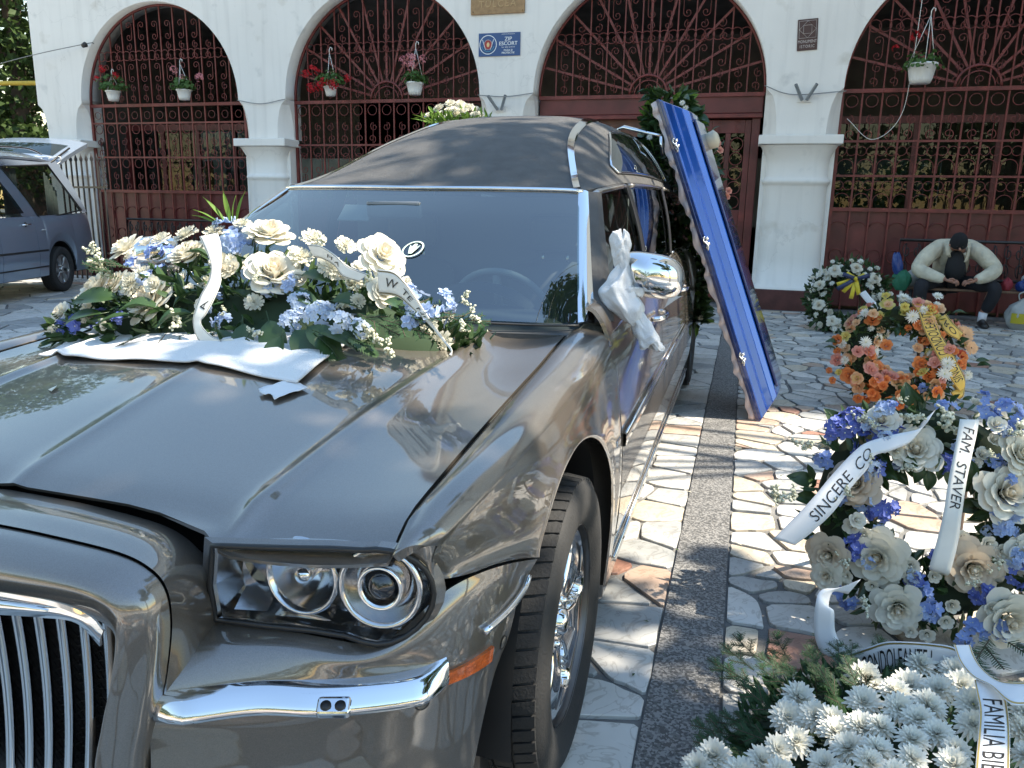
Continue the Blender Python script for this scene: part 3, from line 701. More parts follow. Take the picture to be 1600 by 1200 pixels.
XS_ = sorted(set([round(-x, 4) for x in HX] + HX + [round(s * v, 4) for s in (-1, 1) for v in (.03, .06, .17, .32, .435, .465, .485, .492, .508, .515, .522, .545, .57, .66, .73)]))
G = []
for t in TS:
    row = []
    for x in XS_:
        y = hood_y(t, x); z = hood_z(x, y, t); a = abs(x)
        if a > .44:                                   # rolled front lip over the lamp
            d = max(0, 1 - t / .085); z -= .024 * d * d * min(1, (a - .44) / .05)
            y -= .004 * d
        row.append((x, y, z))
    G.append(row)
g = MB(); skin(g, G, (0, 0, 1), .007); hood = g.build('bonnet', m_paint, hearse)
# ---- wings
SH = cr([(.812, -.628, .812), (.845, -.50, .850), (.862, -.35, .870), (.872, -.15, .885), (.876, .1, .900), (.878, .35, .918), (.870, .70, .952)], 26)
LIP = [(.900, -.315, .668), (.903, -.26, .715), (.906, -.17, .772), (.907, -.05, .800), (.909, .06, .800), (.915, .18, .772), (.922, .28, .722), (.928, .37, .642), (.930, .42, .55), (.928, .44, .42), (.915, .445, .24)]
FR = [(.885, -.47, .732), (.848, -.565, .742), (.806, -.60, .742), (.803, -.632, .775)]
DC = [(.896, .645, .86), (.915, .632, .73), (.927, .63, .58), (.925, .63, .42), (.905, .62, .24)]
for s in (1, -1):
    g = MB()
    top = []
    for p in SH:
        y = p[1]; cz = lerpx(y, [-.63, -.5, -.3, 0, .3, .7], [.836, .880, .903, .924, .943, .978]); cxx = lerpx(y, [-.63, -.5, -.3, 0, .7], [.785, .803, .812, .818, .812])
        gx = .757 if y < .62 else .757
        top.append([(gx, y - (.012 if y < -.5 else 0), zg_(y) + .001), ((gx + cxx) / 2, y, (zg_(y) + cz) / 2 + .006), (cxx, y, cz), ((cxx + p[0]) / 2 + .006, y, (cz + p[2]) / 2 + .006), tuple(p)])
    top[0] = [(.757, -.674, .808), (.774, -.668, .820), (.789, -.660, .824), (.802, -.648, .820), tuple(SH[0])]
    top = mir(top, s)
    A = relax(np.array([cr(r, 15) for r in top]), 6)
    skin(g, A, (0, 0, 1), .015)
    outer = np.vstack([cr(FR + [tuple(SH[0])], 10)[:-1], SH, cr([tuple(SH[-1])] + DC, 16)[1:]])
    n_ = len(outer); inner = cr(LIP, 200)
    # pair the lip with the border by angle round the hub
    ao = np.unwrap(np.arctan2(outer[:, 2] - .34, outer[:, 1])); ai = np.unwrap(np.arctan2(inner[:, 2] - .34, inner[:, 1]))
    def norm(a): return (a - a[0]) / (a[-1] - a[0])
    tt = norm(ao); ii = norm(ai)
    tt = np.maximum.accumulate(tt); tt = .5 * tt + .5 * np.linspace(0, 1, n_)
    inn = np.array([[np.interp(t, ii, inner[:, k]) for k in range(3)] for t in tt])
    rows = []
    for a, b in zip(inn, outer):
        a2 = a + np.array([.012, 0, 0]) * .6; d = b - a; u = d / max(1e-6, np.linalg.norm(d))
        L = np.linalg.norm(d)
        rows.append([tuple(a), tuple(a + u * min(.018, L * .3) + np.array([.007, 0, 0])), tuple(a + u * min(.05, L * .5) + np.array([.003, 0, 0])), tuple((a + b) / 2 + np.array([.008, 0, 0]) * min(1, L / .12)), tuple(b - u * min(.03, L * .2) + np.array([.006, 0, 0]) * min(1, L / .12)), tuple(b)])
    rows = mir(rows, s)
    A = relax(np.array([cr(r, 18) for r in rows]), 14); skin(g, A, (s, 0, .1), 0)
    lipw = [[p, (p[0] - .055 * s, p[1], p[2])] for p in [(q[0] * s, q[1], q[2]) for q in inn]]
    g.grid(lipw, 0, True, flip=s > 0)
    o = g.build('wing', m_paint, hearse, weld=False)
    bm = bmesh.new(); bm.from_mesh(o.data); bmesh.ops.remove_doubles(bm, verts=bm.verts, dist=2e-4); bm.to_mesh(o.data); bm.free()
    w_ = MB()                                       # black wheel arch liner
    L_ = [[(s * .88, .02 + .44 * math.cos(a), .36 + .45 * math.sin(a)), (s * .50, .02 + .44 * math.cos(a), .36 + .45 * math.sin(a))] for a in np.linspace(-.35, PI + .2, 26)]
    w_.grid(L_, 0, True); w_.box((s * .50, -.46, .1), (s * .52, .50, .85)); w_.build('arch_liner', m_blk, hearse)
# ---- bumper, chrome strip
BR = [
 [(.43, -.702, .655), (.55, -.690, .655), (.63, -.678, .652), (.70, -.672, .640), (.755, -.655, .648), (.795, -.607, .716), (.847, -.568, .737), (.885, -.475, .727), (.899, -.318, .664)],
 [(.425, -.772, .638), (.55, -.728, .640), (.62, -.712, .638), (.70, -.705, .626), (.768, -.672, .640), (.812, -.612, .690), (.856, -.57, .700), (.886, -.475, .696), (.893, -.37, .650)],
 [(.418, -.818, .594), (.554, -.752, .604), (.651, -.722, .602), (.72, -.69, .602), (.785, -.652, .604), (.828, -.612, .612), (.862, -.555, .622), (.884, -.48, .630), (.888, -.415, .625)],
 [(.408, -.826, .560), (.555, -.757, .565), (.655, -.725, .565), (.725, -.69, .565), (.79, -.645, .565), (.833, -.60, .565), (.862, -.55, .565), (.878, -.49, .565), (.880, -.445, .565)],
 [(.408, -.824, .50), (.555, -.762, .50), (.655, -.728, .50), (.725, -.69, .50), (.788, -.643, .50), (.828, -.597, .50), (.852, -.555, .50), (.862, -.51, .50), (.864, -.49, .50)],
 [(.40, -.815, .36), (.55, -.760, .36), (.65, -.726, .36), (.72, -.688, .36), (.78, -.640, .36), (.815, -.597, .36), (.835, -.56, .36), (.842, -.54, .36), (.845, -.53, .36)],
 [(.40, -.72, .20), (.55, -.70, .20), (.64, -.67, .20), (.70, -.64, .20), (.76, -.60, .20), (.79, -.57, .20), (.81, -.55, .20), (.82, -.54, .20), (.825, -.535, .20)]]
for s in (1, -1):
    g = MB(); GB = relax(pgrid(mir(BR, s), 40, 48), 30, (1,)); skin(g, GB, (.3 * s, -1, .3), .012); g.build('bumper', m_paint, hearse)
    st = []
    P2 = cr([(x * s, y, z) for x, y, z in BR[2][:7]], 40); P2 = P2[:33]
    for i, p in enumerate(P2):
        t = (P2[min(i + 1, len(P2) - 1)] - P2[max(i - 1, 0)]); nn = np.array([t[1], -t[0], 0]) * s; nn = nn / np.linalg.norm(nn)
        if nn[1] > 0: nn = -nn
        u = i / (len(P2) - 1); k = min(1, (1 - u) * 5 + .15) * min(1, u * 12 + .35)
        st.append([tuple(p - nn * .004), tuple(p + nn * .018 * k + np.array([0, 0, -.006])), tuple(p + nn * .034 * k + np.array([0, 0, -.020])), tuple(p + nn * .040 * k + np.array([0, 0, -.030])), tuple(p + nn * .038 * k + np.array([0, 0, -.040])), tuple(p + nn * .020 * k + np.array([0, 0, -.047])), tuple(p - nn * .004 + np.array([0, 0, -.048]))])
    g = MB(); GS = np.array([cr(r, 20) for r in st]); skin(g, GS, (0, -1, .6), 0); sp_ = g.build('chrome_strip', m_chrome, hearse)
    e = MB(); P = cr([(s * x, y, z) for x, y, z in ((.866, -.548, .628), (.886, -.478, .634), (.895, -.405, .640), (.897, -.375, .655))], 14); e.tube(P, .007, 8); e.build('chrome_strip', m_chrome, hearse)
    # amber marker under the strip end
    q = []
    for i in np.linspace(.60, .815, 10):
        j = int(i * 47); 
        q.append([GB[int(39 * .535), j], GB[int(39 * .44), j]])
    q = np.array(q); am = MB(); skin(am, np.array([cr([a, (a + b) / 2, b], 5) for a, b in q]), (s, -1, 0), .006, off=.006); am.build('side_marker', M('amber_lens', (.55, .10, .008), .25, coat=1, var=.3, vscale=60, bump=.4, bscale=180), hearse)
    # washer jets and parking sensors
    wj = MB(); c_ = GS[15, 8]; wj.box((-.026, -.016, -.004), (.026, .014, .016)); o = wj.build('washer_jet', m_chrome, sp_, loc=tuple(c_), rot=(R(25), 0, R(18) * s), bevel=.006, seg=3)
    ho = MB()
    for d in (-.011, .011): ho.lathe([(0, .0005), (.0085, .0005), (.0085, -.004)], 14, T=TR((d, -.004, .0175)))
    ho.build('jet_nozzle', m_blk, sp_, loc=tuple(c_), rot=(R(25), 0, R(18) * s))
    for (i, j, nm) in ((int(39 * .60), 24, 0), (int(39 * .50), 43, 1)):
        c0 = GB[i, j]; N_ = grid_normals(GB)[i, j]; 
        if N_[1] > 0 and abs(N_[1]) > .1: N_ = -N_
        sn = MB(); sn.lathe([(0, .001), (.0095, .001), (.0105, 0)], 20); sn.lathe([(.0105, .0), (.012, .0012), (.0135, 0)], 20, mi=1); sn.build('parking_sensor', [m_paint, m_blk], hearse, loc=tuple(c0 + N_ * .0012), rot=aim(N_))
# ---- nose and grille
def nose_rows(side):
    # profile from shut line forward and down the front to the grille opening, for a column at lateral x
    pass
NX = [0, .14, .28, .36, .41, .44, .455]
g = MB(); rows = []
# outer shell: shut line -> roll -> groove, then the cheek down the side
shut = [(0, -.660, .818), (.10, -.660, .815), (.18, -.660, .811), (.314, -.664, .799), (.385, -.675, .783), (.430, -.692, .757), (.450, -.704, .70), (.448, -.71, .65), (.43, -.715, .58), (.41, -.71, .46), (.395, -.69, .25)]
mid = [(0, -.745, .836), (.12, -.745, .835), (.22, -.745, .832), (.34, -.748, .822), (.405, -.752, .802), (.447, -.760, .765), (.463, -.766, .71), (.455, -.768, .64), (.437, -.768, .57), (.413, -.762, .45), (.398, -.74, .25)]
groove = [(0, -.812, .834), (.13, -.812, .833), (.24, -.812, .829), (.37, -.812, .819), (.43, -.814, .802), (.460, -.818, .775), (.464, -.818, .72), (.448, -.816, .64), (.428, -.814, .57), (.400, -.808, .45), (.385, -.79, .25)]
def half(c, s): return [(x * s, y, z) for x, y, z in c]
def full(c, n=60):
    a = cr(c, n); b = a[:, :] * np.array([-1, 1, 1]); return np.vstack([b[:0:-1], a])
A, B, Cc = full(shut), full(mid), full(groove)
rows = np.array([cr([a, b, c], 14) for a, b, c in zip(A, B, Cc)])
skin(g, rows, (0, -.5, 1), 0)
g.grid(np.array([[a, a - np.array([0, -.03, .03])] for a in A]), 0, True)
g.build('nose_shell', m_paint, hearse)
g = MB()
gr2 = [(x * .994, y - .001, z - .004) for x, y, z in groove]
f1 = [(x * .985, y - .030, z - .008) for x, y, z in groove]
f2 = [(0, -.882, .805), (.13, -.880, .806), (.24, -.876, .806), (.36, -.872, .800), (.415, -.868, .785), (.444, -.864, .762), (.447, -.862, .715), (.428, -.862, .64), (.405, -.862, .57), (.378, -.858, .45), (.365, -.83, .25)]
f3 = [(0, -.893, .775), (.13, -.891, .781), (.24, -.887, .784), (.345, -.883, .783), (.402, -.880, .770), (.424, -.878, .748), (.424, -.877, .712), (.404, -.876, .64), (.380, -.875, .57), (.350, -.870, .45), (.338, -.84, .25)]
op = [(0, -.885, .715), (.13, -.884, .722), (.24, -.881, .735), (.315, -.878, .742), (.375, -.875, .742), (.408, -.873, .728), (.409, -.872, .70), (.391, -.871, .63), (.367, -.869, .56), (.337, -.866, .45), (.322, -.84, .25)]
op2 = [(x * .985, y + .05, z - .006) for x, y, z in op]
L = [full(c) for c in (gr2, f1, f2, f3, op, op2)]
rows = np.array([cr([l[i] for l in L], 34) for i in range(len(L[0]))])
skin(g, rows, (0, -1, .5), 0); g.build('grille_surround', m_paint, hearse)
# chrome insert band with winged badge
g = MB(); ia = full([(x * .985, y - .022, z - .004) for x, y, z in f3[:6]], 40); ib = full([(x, y - .028, z + .008) for x, y, z in op[:5]] + [(.405, -.896, .715)], 40)
skin(g, np.array([cr([a, (a + b) / 2 + np.array([0, -.003, 0]), b], 6) for a, b in zip(ia, ib)]), (0, -1, 0), .004); ins = g.build('badge_band', m_chrome, hearse)
for s in (1, -1):
    b = MB(); P = []
    for u in np.linspace(0, 1, 14):
        x = s * (.03 + .31 * u); zt = .758 + .012 * u; th = .010 * (1 - u) ** .6 + .0012
        P.append([(x, -.928 + .016 * u * u, zt + th), (x, -.934 + .016 * u * u, zt), (x, -.928 + .016 * u * u, zt - th)])
    b.grid(P, 0, True, flip=s < 0)
    b.build('badge_wing', m_chrome, ins)
b = MB(); b.lathe([(0, .010), (.022, .009), (.034, .004), (.036, 0)], 28, T=TR((0, -.925, .758), (PI / 2, 0, 0), (1, .62, 1))); b.build('badge', m_chrome, ins)
# blades and mesh
for k in range(-9, 10):
    x0 = k * .0425; b = MB(); P = []
    for u in np.linspace(0, 1, 16):
        z = .752 - .40 * u; x = x0 * (1 - .13 * u); y = -.868 + .014 * math.sin(PI * u) ** 1 + .02 * abs(x) 
        P.append([(x - .004, y + .055, z), (x - .004, y + .012, z), (x - .0022, y - .003, z), (x + .0022, y - .003, z), (x + .004, y + .012, z), (x + .004, y + .055, z)])
    b.grid(P, 0, True); b.build('grille_blade', m_chrome, hearse)
b = MB()
for i in range(44):
    for d in (-1, 1):
        zc_ = .20 + i * .018; xs2 = [x for x in np.linspace(-.40, .40, 81) if .36 < zc_ + d * .52 * x < .735]
        if len(xs2) > 1: b.tube([(xs2[0], -.80, zc_ + d * .52 * xs2[0]), (xs2[-1], -.80, zc_ + d * .52 * xs2[-1])], .0012, 3, caps=False)
b2 = MB(); b2.add([v for v in b.v], b.f, 0, False); me_o = b2.build('grille_mesh', m_blk, hearse); tag(me_o, kind='stuff')
b = MB(); b.box((-.40, -.795, .15), (.40, -.775, .75)); b.build('grille_backing', m_blk, hearse)
# ---- head lamps
m_lens = glass_mat('lamp_lens', (.95, .96, .97), 1.32, .0)
m_refl = M('lamp_reflector', (.55, .55, .56), .14, 1.0)
m_house = M('lamp_housing', (.48, .48, .49), .20, 1.0)
for s in (1, -1):
    lp = [(.468, 0, .800), (.53, 0, .803), (.60, 0, .807), (.66, 0, .810)] + [(.727 + .080 * math.cos(R(a)), 0, .733 + .080 * math.sin(R(a))) for a in range(105, -106, -15)] + [(.672, 0, .657), (.62, 0, .662), (.54, 0, .663), (.455, 0, .664), (.458, 0, .73)]
    lp = [(x, float(np.interp(x, [.45, .47, .60, .74, .81], [-.712, -.712, -.694, -.668, -.628])) + (.012 if z < .70 and x < .7 else 0), z) for x, _, z in lp]
    lpc = np.array([(x * s, y, z) for x, y, z in lp])
    c0 = lpc.mean(0)
    hd = empty('headlamp', (0, 0, 0)); hd.parent = hearse
    g = MB()                                           # housing bowl
    ring = np.vstack([np.linspace(lpc[i], lpc[(i + 1) % len(lpc)], 5)[:-1] for i in range(len(lpc))])
    rows = [[tuple(c0 + (p - c0) * k + np.array([0, dy, 0])) for p in ring] for k, dy in ((1.12, .012), (1.02, -.001), (.99, .004), (.95, .06), (.5, .085), (.01, .085))]
    g.grid(rows[1:], 0, False, wrapv=True); g.build('lamp_housing', m_house, hd)
    g = MB(); g.grid([rows[0], [tuple(c0 + (p - c0) * 1.018 + np.array([0, .001, 0])) for p in ring]], 0, False, wrapv=True); g.build('lamp_surround', m_paint, hd)
    ca = [(.727 + .078 * math.cos(R(a)), .733 + .078 * math.sin(R(a))) for a in np.linspace(80, -48, 12)]; cin = np.array([(x * s, float(np.interp(x, [.74, .81], [-.668, -.628])) + .003, z) for x, z in ca])
    cout = cr([(x * s, y, z) for x, y, z in ((.757, -.672, .812), (.790, -.660, .826), (.813, -.632, .814), (.809, -.628, .776), (.812, -.598, .742), (.806, -.602, .706), (.785, -.635, .672))], 12)
    g = MB(); g.grid(np.array([[a, (a + b) / 2 + np.array([0, -.002, 0]), b + np.array([-.003 * s, .004, 0])] for a, b in zip(cin, cout)])); g.build('lamp_surround', m_paint, hd)
    g = MB(); rows = [[tuple(c0 + (p - c0) * k + np.array([0, dy, 0])) for p in ring] for k, dy in ((1.0, -.003), (.95, -.007), (.6, -.009), (.3, -.010), (.01, -.010))]
    g.grid(rows, 0, True, wrapv=True); g.build('lamp_lens', m_lens, hd)
    g = MB(); g.tube([tuple(c0 + (p - c0) * 1.015 + np.array([0, -.004, 0])) for p in ring], .005, 5, closed=True); g.build('lamp_seal', m_blk, hd)
    # outer projector lamp
    rot = aim((s * .12, -1, .04)); g = MB()
    g.lathe([(.067, -.004), (.070, .012), (.064, .016), (.060, .008), (.052, -.03), (.038, -.04)], 36, T=TR((s * .727, -.650, .742), rot)); g.build('lamp_bezel', m_refl, hd)
    g = MB(); g.lathe([(.040, -.03), (.038, .012), (.034, .016), (.030, .010)], 32, T=TR((s * .727, -.650, .742), rot)); g.build('projector_ring', m_chrome, hd)
    g = MB(); g.lathe([(0, .018), (.014, .015), (.024, .007), (.030, -.004)], 28, T=TR((s * .727, -.650, .742), rot)); g.build('projector_lens', M('projector_glass', (.01, .012, .018), .03, coat=1), hd)
    # inner reflector
    g = MB(); g.lathe([(.0, -.052), (.018, -.05), (.04, -.035), (.056, -.008), (.060, .004), (.064, .006), (.068, -.002)], 36, T=TR((s * .585, -.655, .738), aim((0, -1, .05)))); g.build('reflector_bowl', m_refl, hd)
    g = MB(); g.lathe([(0, .004), (.012, .002), (.015, -.012), (.012, -.05)], 18, T=TR((s * .585, -.655, .738), aim((0, -1, .05)))); g.build('bulb_shield', m_chrome, hd)
    for (xa, za, xb, zb, yy) in ((.47, .672, .53, .70, -.66), (.54, .668, .64, .682, -.65), (.68, .668, .76, .690, -.64), (.48, .78, .52, .70, -.655)):
        g = MB(); g.add([(s * xa, yy - .02, za), (s * xb, yy - .015, za + .004), (s * xb, yy + .02, zb), (s * xa, yy + .02, zb)], [(0, 1, 2, 3)], 0, False); g.build('lamp_facet', m_refl, hd)
# ---- side panels behind the front doors' leading edge
WY = 4.44
XP = [(.800, 1.045), (.828, 1.028), (.862, .972), (.893, .87), (.912, .74), (.925, .62), (.928, .50), (.922, .36), (.902, .22)]
def side_pt(u, y):
    k = np.linspace(0, 1, len(XP)); x = np.interp(u, k, [p[0] for p in XP]); z = np.interp(u, k, [p[1] for p in XP])
    z += .03 * min(1, (y - .6) / 3) * (1 - u); x -= max(0, y - 4.9) ** 2 * .10
    if y < .9: x += .006 * (.9 - y) / .3 * (1 if u < .3 else 0)
    return x, z
PRO = cr([(x, 0, z) for x, z in XP], 40)
def side_panel(y0, y1, s, name, n=10, arch=False):
    g = MB(); rows = []
    for y in np.linspace(y0, y1, n):
        r = []
        for q in PRO:
            u = 1 - (q[2] - .22) / .825; x = q[0] - max(0, y - 4.9) ** 2 * .10; z = q[2] + .03 * min(1, (y - .6) / 3) * (1 - u)
            if arch:                                      # lift the lower edge over the rear wheel
                d = .45 ** 2 - (y - WY) ** 2
                za = .36 + math.sqrt(d) if d > 0 else .22
                z0, z1 = .22, 1.075; z = za + (z - z0) * (z1 - za) / (z1 - z0)
            r.append((x * s, y, z))
        rows.append(r)
    skin(g, np.array(rows), (s, 0, .1), .012)
    return g.build(name, m_paint, hearse)
for s in (1, -1):
    d = side_panel(.642, 1.93, s, 'front_door', 12)
    d2 = side_panel(1.938, 3.20, s, 'rear_door', 10)
    side_panel(3.208, WY - .60, s, 'quarter_panel', 6); side_panel(WY - .60, WY + .60, s, 'quarter_panel', 60, True); side_panel(WY + .60, 5.75, s, 'quarter_panel', 10)
    for dd, y0, y1 in ((d, .66, 1.92), (d2, 1.95, 3.19)):
        b = MB(); rows = [[(s * (.921 + o), y, z) for o, z in ((-.006, .655), (.010, .650), (.013, .635), (.012, .612), (-.002, .606))] for y in np.linspace(y0, y1, 8)]
        b.grid(rows, 0, True, flip=s > 0); b.build('side_moulding', m_paint, dd)
        b = MB(); b.tube([(s * .932, y0, .655), (s * .932, y1, .655)], .004, 6); b.build('moulding_trim', m_chrome, dd)
        b = MB(); b.tube(cr([(s * .895, y1 - .32, .885), (s * .935, y1 - .29, .89), (s * .935, y1 - .14, .893), (s * .90, y1 - .11, .895)], 14), .011, 8); b.build('handle', m_chrome, dd)
    b = MB(); b.box((-.002, -.03, -.010), (.003, .03, .010)); bd = b.build('badge', m_chrome, hearse, loc=(s * .925, .55, .655), bevel=.003)
    b = MB(); b.box((s * .87, .50, .16), (s * .905, 3.95, .225)); b.build('sill', m_paint, hearse, bevel=.01)
    b = MB(); b.tube([(s * .912, .66, .235), (s * .912, 3.84, .245)], .006, 6); b.build('sill_trim', m_chrome, hearse)
# tail
g = MB(); G = pgrid([[(-.80, 5.75, 1.07), (0, 5.83, 1.08), (.80, 5.75, 1.07)], [(-.85, 5.78, .7), (0, 5.90, .7), (.85, 5.78, .7)], [(-.83, 5.76, .25), (0, 5.86, .25), (.83, 5.76, .25)]], 14, 20); skin(g, G, (0, 1, 0), .02); g.build('tailgate', m_paint, hearse)
# ---- roof
RY = [1.20, 1.33, 1.55, 1.8, 2.1, 2.5, 3.0, 3.6, 4.4, 5.1, 5.6, 5.85]
RT_ = [1.400, 1.428, 1.53, 1.63, 1.715, 1.80, 1.845, 1.855, 1.83, 1.75, 1.62, 1.47]
RG = [1.385, 1.398, 1.418, 1.438, 1.452, 1.462, 1.466, 1.462, 1.44, 1.40, 1.34, 1.26]
RX = [.60, .635, .665, .685, .70, .712, .720, .722, .715, .69, .66, .62]
RP = [2.4, 2.6, 2.9, 3.2, 3.5, 3.9, 4.2, 4.2, 4.0, 3.6, 3.2, 3.0]
def roofz(x, y):
    zt, zg, xg, p = (lerpx(y, RY, q) for q in (RT_, RG, RX, RP))
    return zt - (zt - zg) * min(1, abs(x) / xg) ** p
def rxg(y): return lerpx(y, RY, RX)
def rs(q):                                           # smooth the stations
    yy = np.linspace(1.2, 5.85, 60); return yy, np.array([[y, *[np.interp(y, RY, v) for v in (RT_, RG, RX, RP)]] for y in yy])
st_ = cr(list(zip(RY, RT_, RG)), 90); st2 = cr(list(zip(RY, RX, RP)), 90)
RYs, RTs, RGs, RXs, RPs = st_[:, 0], st_[:, 1], st_[:, 2], st2[:, 1], st2[:, 2]
def roofz(x, y):
    zt, zg, xg, p = (float(np.interp(y, RYs, q)) for q in (RTs, RGs, RXs, RPs)); return zt - (zt - zg) * min(1, abs(x) / xg) ** p
def rxg(y): return float(np.interp(y, RYs, RXs))
us = [-1 + 0 * i for i in ()] ; us = np.sin(np.linspace(-PI / 2, PI / 2, 61)); us = np.sign(us) * np.abs(us) ** .62 if False else us
def front_y(x): return 1.205 + .125 * (abs(x) / .635) ** 2
G = []
for i, t in enumerate(np.linspace(0, 1, 80)):
    row = []
    for u in us:
        xa = .635 * abs(u); yf = front_y(xa); y = yf + (5.85 - yf) * t ** 1.15
        x = rxg(y) * u; row.append((x, y, roofz(x, y)))
    G.append(row)
G = relax(np.array(G), 8); g = MB(); skin(g, G, (0, 0, 1), .014); roof = g.build('roof', m_vinyl, hearse)
b = MB(); P = [(x, front_y(x) - .006, roofz(x, front_y(x)) - .003) for x in np.linspace(-.635, .635, 40)]; b.tube(P, .0085, 8); b.build('screen_top_trim', m_chrome, hearse)
for s in (1, -1):
    # chrome landau band from the pillar over the crown
    P = [(.612, 1.325), (.542, 1.575), (.482, 1.792), (.444, 1.97), (.418, 2.17), (.400, 2.43), (.375, 2.8), (.34, 3.3)]
    Q = cr([(x, y, 0) for x, y in P], 50); rows = []
    for i, q in enumerate(Q):
        t = Q[min(i + 1, 49)] - Q[max(i - 1, 0)]; t /= np.linalg.norm(t); nx = np.array([t[1], -t[0], 0]); wv = .017 + .003 * (i / 49)
        r = []
        for k, h in ((-1, .001), (-.8, .008), (.8, .008), (1, .001)):
            p = q + nx * wv * k; x, y = min(p[0], rxg(p[1]) - .002), p[1]; r.append((s * x, y, roofz(x, y) + h))
        rows.append(r)
    g = MB(); g.grid(rows, 0, False, flip=s < 0); bd = g.build('landau_band', m_chrome, hearse)
    # small quarter light in the raised roof side
    def rim(y, v):                                     # v: height on the side of the cap
        zt, zg, xg, p = (float(np.interp(y, RYs, q)) for q in (RTs, RGs, RXs, RPs)); z = zg + .045 + v * (zt - zg - .10); x = xg * max(0, (zt - z) / (zt - zg)) ** (1 / p); return (s * x, y, z)
    ql = []
    for y in np.linspace(1.98, 3.75, 26):
        k = min(1, ((y - 1.93) / .65)) ** .55; ql.append([rim(y, v * k) for v in np.linspace(.0, .86, 10)])
    g = MB(); skin(g, np.array(ql), (s, 0, .4), .004, off=.005); g.build('quarter_light', m_sideglass, roof)
    qa = np.array(ql); bd_ = np.vstack([qa[:, 0], qa[-1, 1:], qa[::-1, -1][1:], qa[0, ::-1][1:-1]]); nn_ = np.array([s * .008, 0, .003])
    g = MB(); g.tube([tuple(p + nn_) for p in bd_], .0065, 6, closed=True); g.build('quarter_light_frame', m_chrome, roof)
# ---- glasshouse
base = cr([(0, .415, 1.012), (.25, .445, 1.010), (.5, .515, 1.002), (.68, .585, .995), (.775, .645, .992)], 24)
topc = np.array([(x, front_y(x) - .004, roofz(x, front_y(x)) - .006) for x in np.linspace(0, .622, 24)])
H1 = np.array([cr([a, a * .66 + b * .34 + np.array([0, -.010, .016]), a * .33 + b * .67 + np.array([0, -.010, .016]), b], 18) for a, b in zip(base, topc)])
WS = np.vstack([H1[:0:-1] * np.array([-1, 1, 1]), H1])
g = MB(); skin(g, WS, (0, -1, 1), .0); g.build('windscreen', m_ws, hearse)
g = MB(); fr = np.vstack([WS[:, 0]]); g.tube([tuple(p + np.array([0, -.012, -.006])) for p in fr], .006, 6, flat=.6); g.build('cowl_seal', m_blk, hearse)
g = MB(); G = np.array([[(x, .405 + .26 * (abs(x) / .75) ** 2 + d, 1.008 - .035 * (abs(x) / .75) ** 2 - .02 * (d < .01) ) for d in (-.0, .05, .12)] for x in np.linspace(-.76, .76, 30)]); g.grid(G - np.array([0, 0, .03]), 0, True); g.build('cowl', m_blk, hearse)
for s in (1, -1):
    a = np.array([.775 * s, .645, .992]); b_ = np.array([.622 * s, front_y(.622), roofz(.622, front_y(.622)) - .004])
    rows = []; rows2 = []
    for t in np.linspace(0, 1, 14):
        c = a * (1 - t) + b_ * t + np.array([0, -.03, .014]) * math.sin(PI * t) * .55
        o = np.array([s * .042, .030, 0.0]) * (1 - .25 * t)
        rows.append([tuple(c + np.array([-s * .004, -.004, .002])), tuple(c + o * .5 + np.array([s * .004, -.008, .006])), tuple(c + o)])
        rows2.append([tuple(c + o + np.array([0, -.001, 0])), tuple(c + o * 1.7 + np.array([s * .004, .012, 0])), tuple(c + o * 2.1 + np.array([0, .055, -.004]))])
    g = MB(); skin(g, np.array(rows), (s, -1, .5), .006); g.build('pillar_trim', m_chrome, hearse)
    g = MB(); skin(g, np.array(rows2), (s, -.5, .3), .006); g.build('pillar', m_vinyl, hearse)
    # wing top behind the bonnet, up to the pillar
    rows = [[(s * .757, y, zg_(min(y, .66)) + .001 + .02 * max(0, y - .66)), (s * .80, y, .978 + .02 * (y - .62)), (s * .84, y, .968 + .04 * (y - .62)), (s * .868, y, .955 + .05 * (y - .62))] for y in (.70, .78, .86, .95, 1.05)]
    g = MB(); skin(g, np.array(rows), (0, 0, 1), .01); g.build('wing_cap', m_paint, hearse)
    # side glass and frames
    def belt(y): return np.array([s * .803, y, 1.052 + .028 * min(1, (y - .6) / 3)])
    def gut(y): return np.array([s * (rxg(max(y, 1.34)) + .004), y, float(np.interp(max(y, 1.34), RYs, RGs)) - .008])
    def win(y0, y1, name, sl=0.0):
        rows = []
        for y in np.linspace(y0, y1, 16):
            yy = y; b0 = belt(yy); t0 = gut(yy)
            f = 1.0
            if sl and y < 1.42: f = max(.03, (y - .80) / (1.42 - .80))       # follows the raked pillar
            t1 = b0 * (1 - f) + t0 * f
            rows.append([tuple(b0 * (1 - k) + t1 * k + np.array([s * .012 * math.sin(PI * k), 0, 0])) for k in np.linspace(0, 1, 8)])
        g = MB(); skin(g, np.array(rows), (s, 0, 0), .004); o = g.build(name, m_sideglass, hearse); return np.array(rows)
    W1 = win(.84, 1.90, 'side_window', 1); W2 = win(2.02, 3.14, 'side_window'); W3 = win(3.26, 5.3, 'side_window')
    for y in (1.96, 3.20):
        b0, t0 = belt(y), gut(y); g = MB(); skin(g, np.array([[tuple(b0 * (1 - k) + t0 * k + np.array([s * (.014 + .012 * math.sin(PI * k)), d, 0])) for k in np.linspace(0, 1, 8)] for d in (-.06, 0, .06)]), (s, 0, 0), .006); g.build('door_pillar', m_blk, hearse)
    # pale window frames under the gutter, chrome at the waist
    for Wn in (W1, W2, W3):
        g = MB(); g.tube([tuple(p + np.array([s * .008, 0, -.004])) for p in Wn[:, -1]], .018, 8, flat=.6); g.build('window_frame', m_paint, hearse)
        g = MB(); g.tube([tuple(p + np.array([s * .014, 0, .0])) for p in Wn[:, 0]], .007, 6); g.build('waist_trim', m_chrome, hearse)
